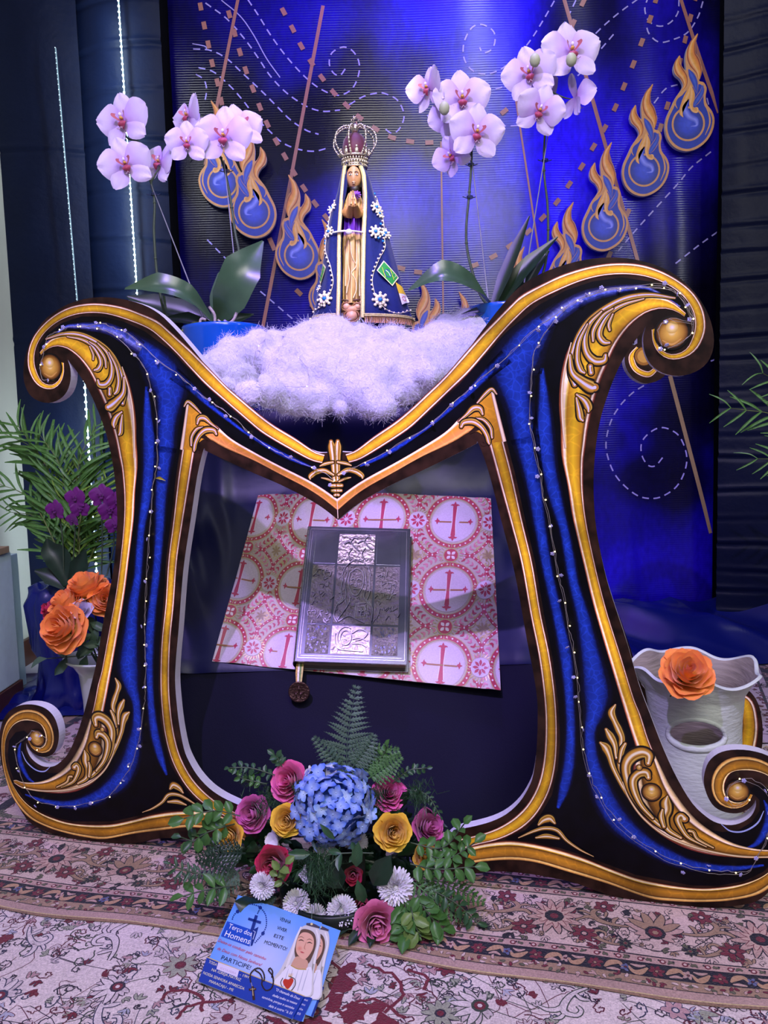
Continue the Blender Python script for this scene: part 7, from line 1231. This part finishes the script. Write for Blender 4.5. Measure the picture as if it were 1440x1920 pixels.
for L_, n_, l_, m_ in [([(135, 1095), (110, 960), (70, 850), (5, 812)], 17, 95, M_P1), ([(135, 1095), (120, 980), (90, 880), (35, 800)], 16, 90, M_P1), ([(138, 1095), (130, 980), (115, 880), (75, 815)], 15, 95, M_P1), ([(140, 1095), (140, 960), (150, 860), (180, 800)], 15, 90, M_P1), ([(142, 1095), (150, 980), (175, 880), (225, 810)], 15, 90, M_P1), ([(132, 1095), (90, 990), (50, 930), (-10, 905)], 13, 80, M_P1), ([(132, 1095), (100, 1010), (70, 970), (20, 960)], 11, 70, M_P1), ([(145, 1095), (150, 1000), (148, 930), (150, 870)], 14, 70, M_P2), ([(148, 1095), (165, 1010), (185, 950), (200, 900)], 13, 65, M_P2), ([(150, 1095), (190, 1000), (225, 950), (255, 930)], 12, 65, M_P1), ([(140, 1095), (132, 1000), (125, 930), (110, 880)], 13, 70, M_P2), ([(138, 1095), (150, 1040), (160, 990), (170, 950)], 12, 60, M_P2)]:
    frond(pp, [onY(x, y, YL_ + rng.uniform(-.06, .06)) for x, y in L_], n_, l_ / FPX * YL_, m_)
po = empty('purple_orchid', tuple(onY(120, 1095, YL_ - .12)), 'dark purple orchid flowering in front of the palm', 'orchid')
for L_ in ([(120, 1095), (118, 1020), (112, 970), (104, 952)], [(135, 1095), (140, 1010), (145, 960), (150, 935)], [(190, 1080), (192, 1010), (190, 960), (188, 935)], [(200, 1080), (214, 1020), (210, 970), (205, 955)]): g = G(); P = smoothp([onY(x, y, YL_ - .2) for x, y in L_], 5); g.add(tube(P, .003, 5)); g.build('flower_stem', MATS['orchid_stem'], po)
def blossom2(x, y, r, fc, roll, m): blossom(po, x, y, r, YL_ - .24, fc, roll, 0, m=m)
ME_PP = (ME_PET, ME_SEP, ME_LIP)
for x, y, r, fc in ((104, 957, 20, (-.3, -1, 0)), (142, 934, 21, (-.2, -1, .1)), (150, 955, 17, (.4, -1, 0)), (191, 930, 23, (0, -1, .1)), (206, 958, 21, (.3, -1, 0)), (216, 985, 18, (.2, -1, 0)), (136, 975, 14, (-.4, -1, -.2)), (218, 940, 18, (.5, -1, 0))):
    s = r / FPX * (YL_ - .24) * 1.05; b = inst('blossom', ME_LIP, po, mtx(frame(fc), onY(x, y, YL_ - .24) - origin(po), s), M_PUR)
    for sg in (-1, 1): inst('petal', ME_PET, b, mtx(rotz(-sg * (PI / 2 - .22)), (0, .02, .05)), M_PUR)
    for a in (0, 2.35, -2.35): inst('sepal', ME_SEP, b, mtx(rotz(a), (0, 0, 0)), M_PUR)
for L_, W in (([(130, 1095), (110, 1050), (95, 1030), (88, 1010)], [20, 44, 36, 4]), ([(125, 1098), (95, 1080), (65, 1070)], [20, 34, 4]), ([(135, 1095), (150, 1060), (160, 1030)], [16, 34, 4])): g = G(); g.add(leafstrip([onY(x, y, YL_ - .2) for x, y in L_], [w * YL_ / FPX for w in W], np.array([.2, -.9, .4]), .15)); g.build('leaf', M_G3, po)
# palm at the right edge
rp = empty('areca_palm', tuple(onY(1560, 1250, 3.0) * [1, 1, 0]), 'palm fronds reaching in from beyond the right edge', 'potted plant')
g = G(); q = onY(1560, 1250, 3.0); g.add(lathe([(0, 0), (.13, 0), (.17, .3), (.165, .3), (0, .27)], 24, (q[0], 3.0, 0.004))); g.build('pot', m_roy, rp)
for L_, n_, l_ in (([(1560, 1150), (1530, 900), (1480, 790), (1370, 765)], 16, 80), ([(1565, 1150), (1540, 950), (1500, 870), (1420, 860)], 13, 70), ([(1560, 1150), (1530, 850), (1490, 740), (1430, 700)], 14, 80)): frond(rp, [onY(x, y, 3.0) for x, y in L_], n_, l_ / FPX * 3, MATS['palm_green'], ang=.6)
# ================================================================== satin cloths on the floor
def satin(name, corners, nx, ny, hf, label, m):
    A = np.array(corners, float); P = np.zeros((nx, ny, 3))
    for i, u in enumerate(np.linspace(0, 1, nx)):
        for j, v in enumerate(np.linspace(0, 1, ny)): p_ = A[0] * (1 - u) * (1 - v) + A[1] * u * (1 - v) + A[2] * u * v + A[3] * (1 - u) * v; P[i, j] = (p_[0], p_[1], hf(p_[0], p_[1], u, v))
    g = G(); g.add(grid(P)); return tag(g.build(name, m, None), label, 'cloth')
def rid(x, y, s): return abs(noise.noise(Vector((x * s, y * s, 3.3))))
satin('blue_satin_cloth', [(.75, 3.55), (2.9, 3.45), (2.9, 4.14), (.75, 4.14)], 180, 90, lambda x, y, u, v: .012 + .155 * v ** 1.1 + .35 * (.10 * (1 - 2 * rid(x * 1.6 + y * 1.1, y * .7, 2.4))) + (.075 * (1 - 2 * rid(x * 1.2 + y * .9, y * .5, 1.9)) + .035 * math.sin(x * 9 + y * 13 + 3 * rid(x, y, 3))) * math.sin(PI * min(1, v * 1.02)) ** .7 * (.35 + .65 * min(1, max(0, (x - 1.2) / .6))), 'glossy royal blue satin bunched on the floor below the backdrop at right', m_roy)
satin('blue_satin_cloth', [(-1.66, 3.02), (-.85, 3.05), (-.95, 3.7), (-1.74, 3.6)], 110, 80, lambda x, y, u, v: .010 + .03 * abs(math.sin(x * 23 + 9 * rid(x, y, 4))) * math.sin(PI * u) * math.sin(PI * v) + .5 * (.07 * (1 - 2.2 * rid(x * 1.3, y * .8, 2.6)) + .05 * abs(math.sin(x * 11 + y * 7))) * (math.sin(PI * u) * math.sin(PI * min(1, v + .02))) ** .5 + .02 * v, 'blue satin trailing on the tiles around the wrapped palm pot', m_roy)
# ================================================================== fairy lights
m_wire = mat('silver_wire', '#a49c98', .4, metal=.3); m_warm = mat('warm_bulb', '#ffe49a', .3, emit=5, var=0); m_bead = mat('clear_bead', '#a8a4dc', .15, var=.1, spec=.8, sss=.1)
g = G()
for a in np.arange(5) * 2 * PI / 5: g.add(sph((.55 * math.cos(a), .55 * math.sin(a), .1), .5, 1, (1, 1, .35)))
g.add(sph((0, 0, .2), .3, 1)); ME_BEAD = mesh_data('flower_bead', np.concatenate(g.V), g.F, m_bead); V, F = sph((0, 0, 0), 1, 1); ME_BULB = mesh_data('small_bulb', V, F, m_warm)
def lights(L, label, step=.056, P3=None, beads=True, wr=.00055):
    P = P3 if P3 is not None else np.array([m3(*m_uv(x, y), .006 + .004 * rng.random()) for x, y in smoothp(L, 4)]); root = empty('fairy_light_string', tuple(P[0]), label, 'string light', 'warm fairy lights'); g = G()
    Q = P + rng.normal(0, .0012, P.shape); g.add(tube(Q, wr, 4)); Q2 = P + np.cumsum(rng.normal(0, .0006, P.shape), 0) * .6 + [0, -.002, .001]; g.add(tube(Q2, wr * .8, 4)); g.build('wire', m_wire, root)
    n_ = max(2, int(np.sum(np.linalg.norm(np.diff(P, axis=0), axis=1)) / step)); R = resamp(P, n_)
    for k, q in enumerate(R):
        inst('small_bulb', ME_BULB, root, mtx(np.eye(3), q - origin(root) + MN * .003 + rng.normal(0, .002, 3), .0019))
        if beads and k % 5 != 4: inst('flower_bead', ME_BEAD, root, mtx(frame(MN + rng.normal(0, .6, 3)), q - origin(root) + rng.normal(0, .006, 3) + MN * .004, .0055))
lights([(97, 712), (84, 712), (79, 690), (84, 672), (90, 640), (103, 627), (122, 620), (135, 614), (165, 612), (195, 607), (215, 615), (240, 623), (270, 648), (305, 681), (340, 705), (376, 738), (410, 760), (446, 787), (480, 820), (519, 845), (556, 863), (603, 883), (628, 900)], 'fairy lights along the left arm of the letter down to its V')
lights([(150, 614), (165, 612), (215, 627), (250, 660), (275, 690), (288, 730), (298, 775), (298, 828), (298, 870), (291, 902), (288, 950), (284, 990), (282, 1035), (280, 1072), (277, 1125), (275, 1160), (274, 1205), (275, 1240), (275, 1290), (273, 1320), (268, 1360), (261, 1395), (249, 1433), (232, 1460), (208, 1490), (181, 1500), (144, 1508), (113, 1508), (73, 1499), (52, 1473), (37, 1430), (32, 1400), (57, 1376), (68, 1368), (90, 1385), (77, 1404)], 'fairy lights running down the left leg of the letter into its lower scroll')
lights([(1240, 650), (1233, 620), (1255, 600), (1297, 607), (1290, 580), (1280, 560), (1265, 545), (1235, 537), (1188, 541), (1125, 547), (1080, 565), (1050, 585), (1031, 598), (995, 625), (950, 670), (912, 702), (872, 737), (837, 768), (798, 804), (756, 828), (712, 854), (673, 873), (645, 888)], 'fairy lights along the right arm of the letter from the large scroll to the V')
lights([(1250, 655), (1280, 640), (1298, 612), (1270, 552), (1220, 540), (1150, 543), (1090, 562), (1050, 590), (1015, 636), (1002, 662), (999, 690), (996, 730), (994, 790), (1003, 827), (1005, 850), (1014, 883), (1020, 930), (1028, 960), (1038, 1020), (1049, 1080), (1056, 1110), (1067, 1175), (1075, 1215), (1084, 1275), (1086, 1306), (1090, 1355), (1094, 1400), (1110, 1460), (1123, 1482), (1145, 1520), (1181, 1559), (1238, 1598), (1270, 1612), (1330, 1627), (1370, 1629), (1404, 1627), (1423, 1595), (1440, 1560), (1448, 1500), (1430, 1470), (1400, 1457), (1372, 1465), (1362, 1490), (1380, 1507), (1402, 1495)], 'fairy lights running down the right leg of the letter into its lower scroll')
P = np.array([onY(x, y, Y) for x, y, Y in [(484, 620, 2.42), (500, 632, 2.36), (482, 655, 2.30), (478, 690, 2.26), (492, 702, 2.25), (520, 722, 2.22), (560, 726, 2.22), (579, 720, 2.23), (575, 690, 2.26), (560, 668, 2.32), (557, 645, 2.38), (545, 632, 2.42)]]); lights(None, 'thin light wire looping over the cotton wool', .11, smoothp(P, 6), False)
# yellow leaf fallen on the letter
g = G(); c_ = m_uv(303, 898); g.add(leafstrip([m3(c_[0] - .014, c_[1] + .002, .004), m3(c_[0], c_[1] + .003, .007), m3(c_[0] + .014, c_[1] - .004, .006)], [.001, .008, .001], MN, .2)); tag(g.build('fallen_leaf', mat('yellow_leaf', '#a89a28', .5), None), 'small yellow leaf stuck on the left leg of the letter', 'leaf')
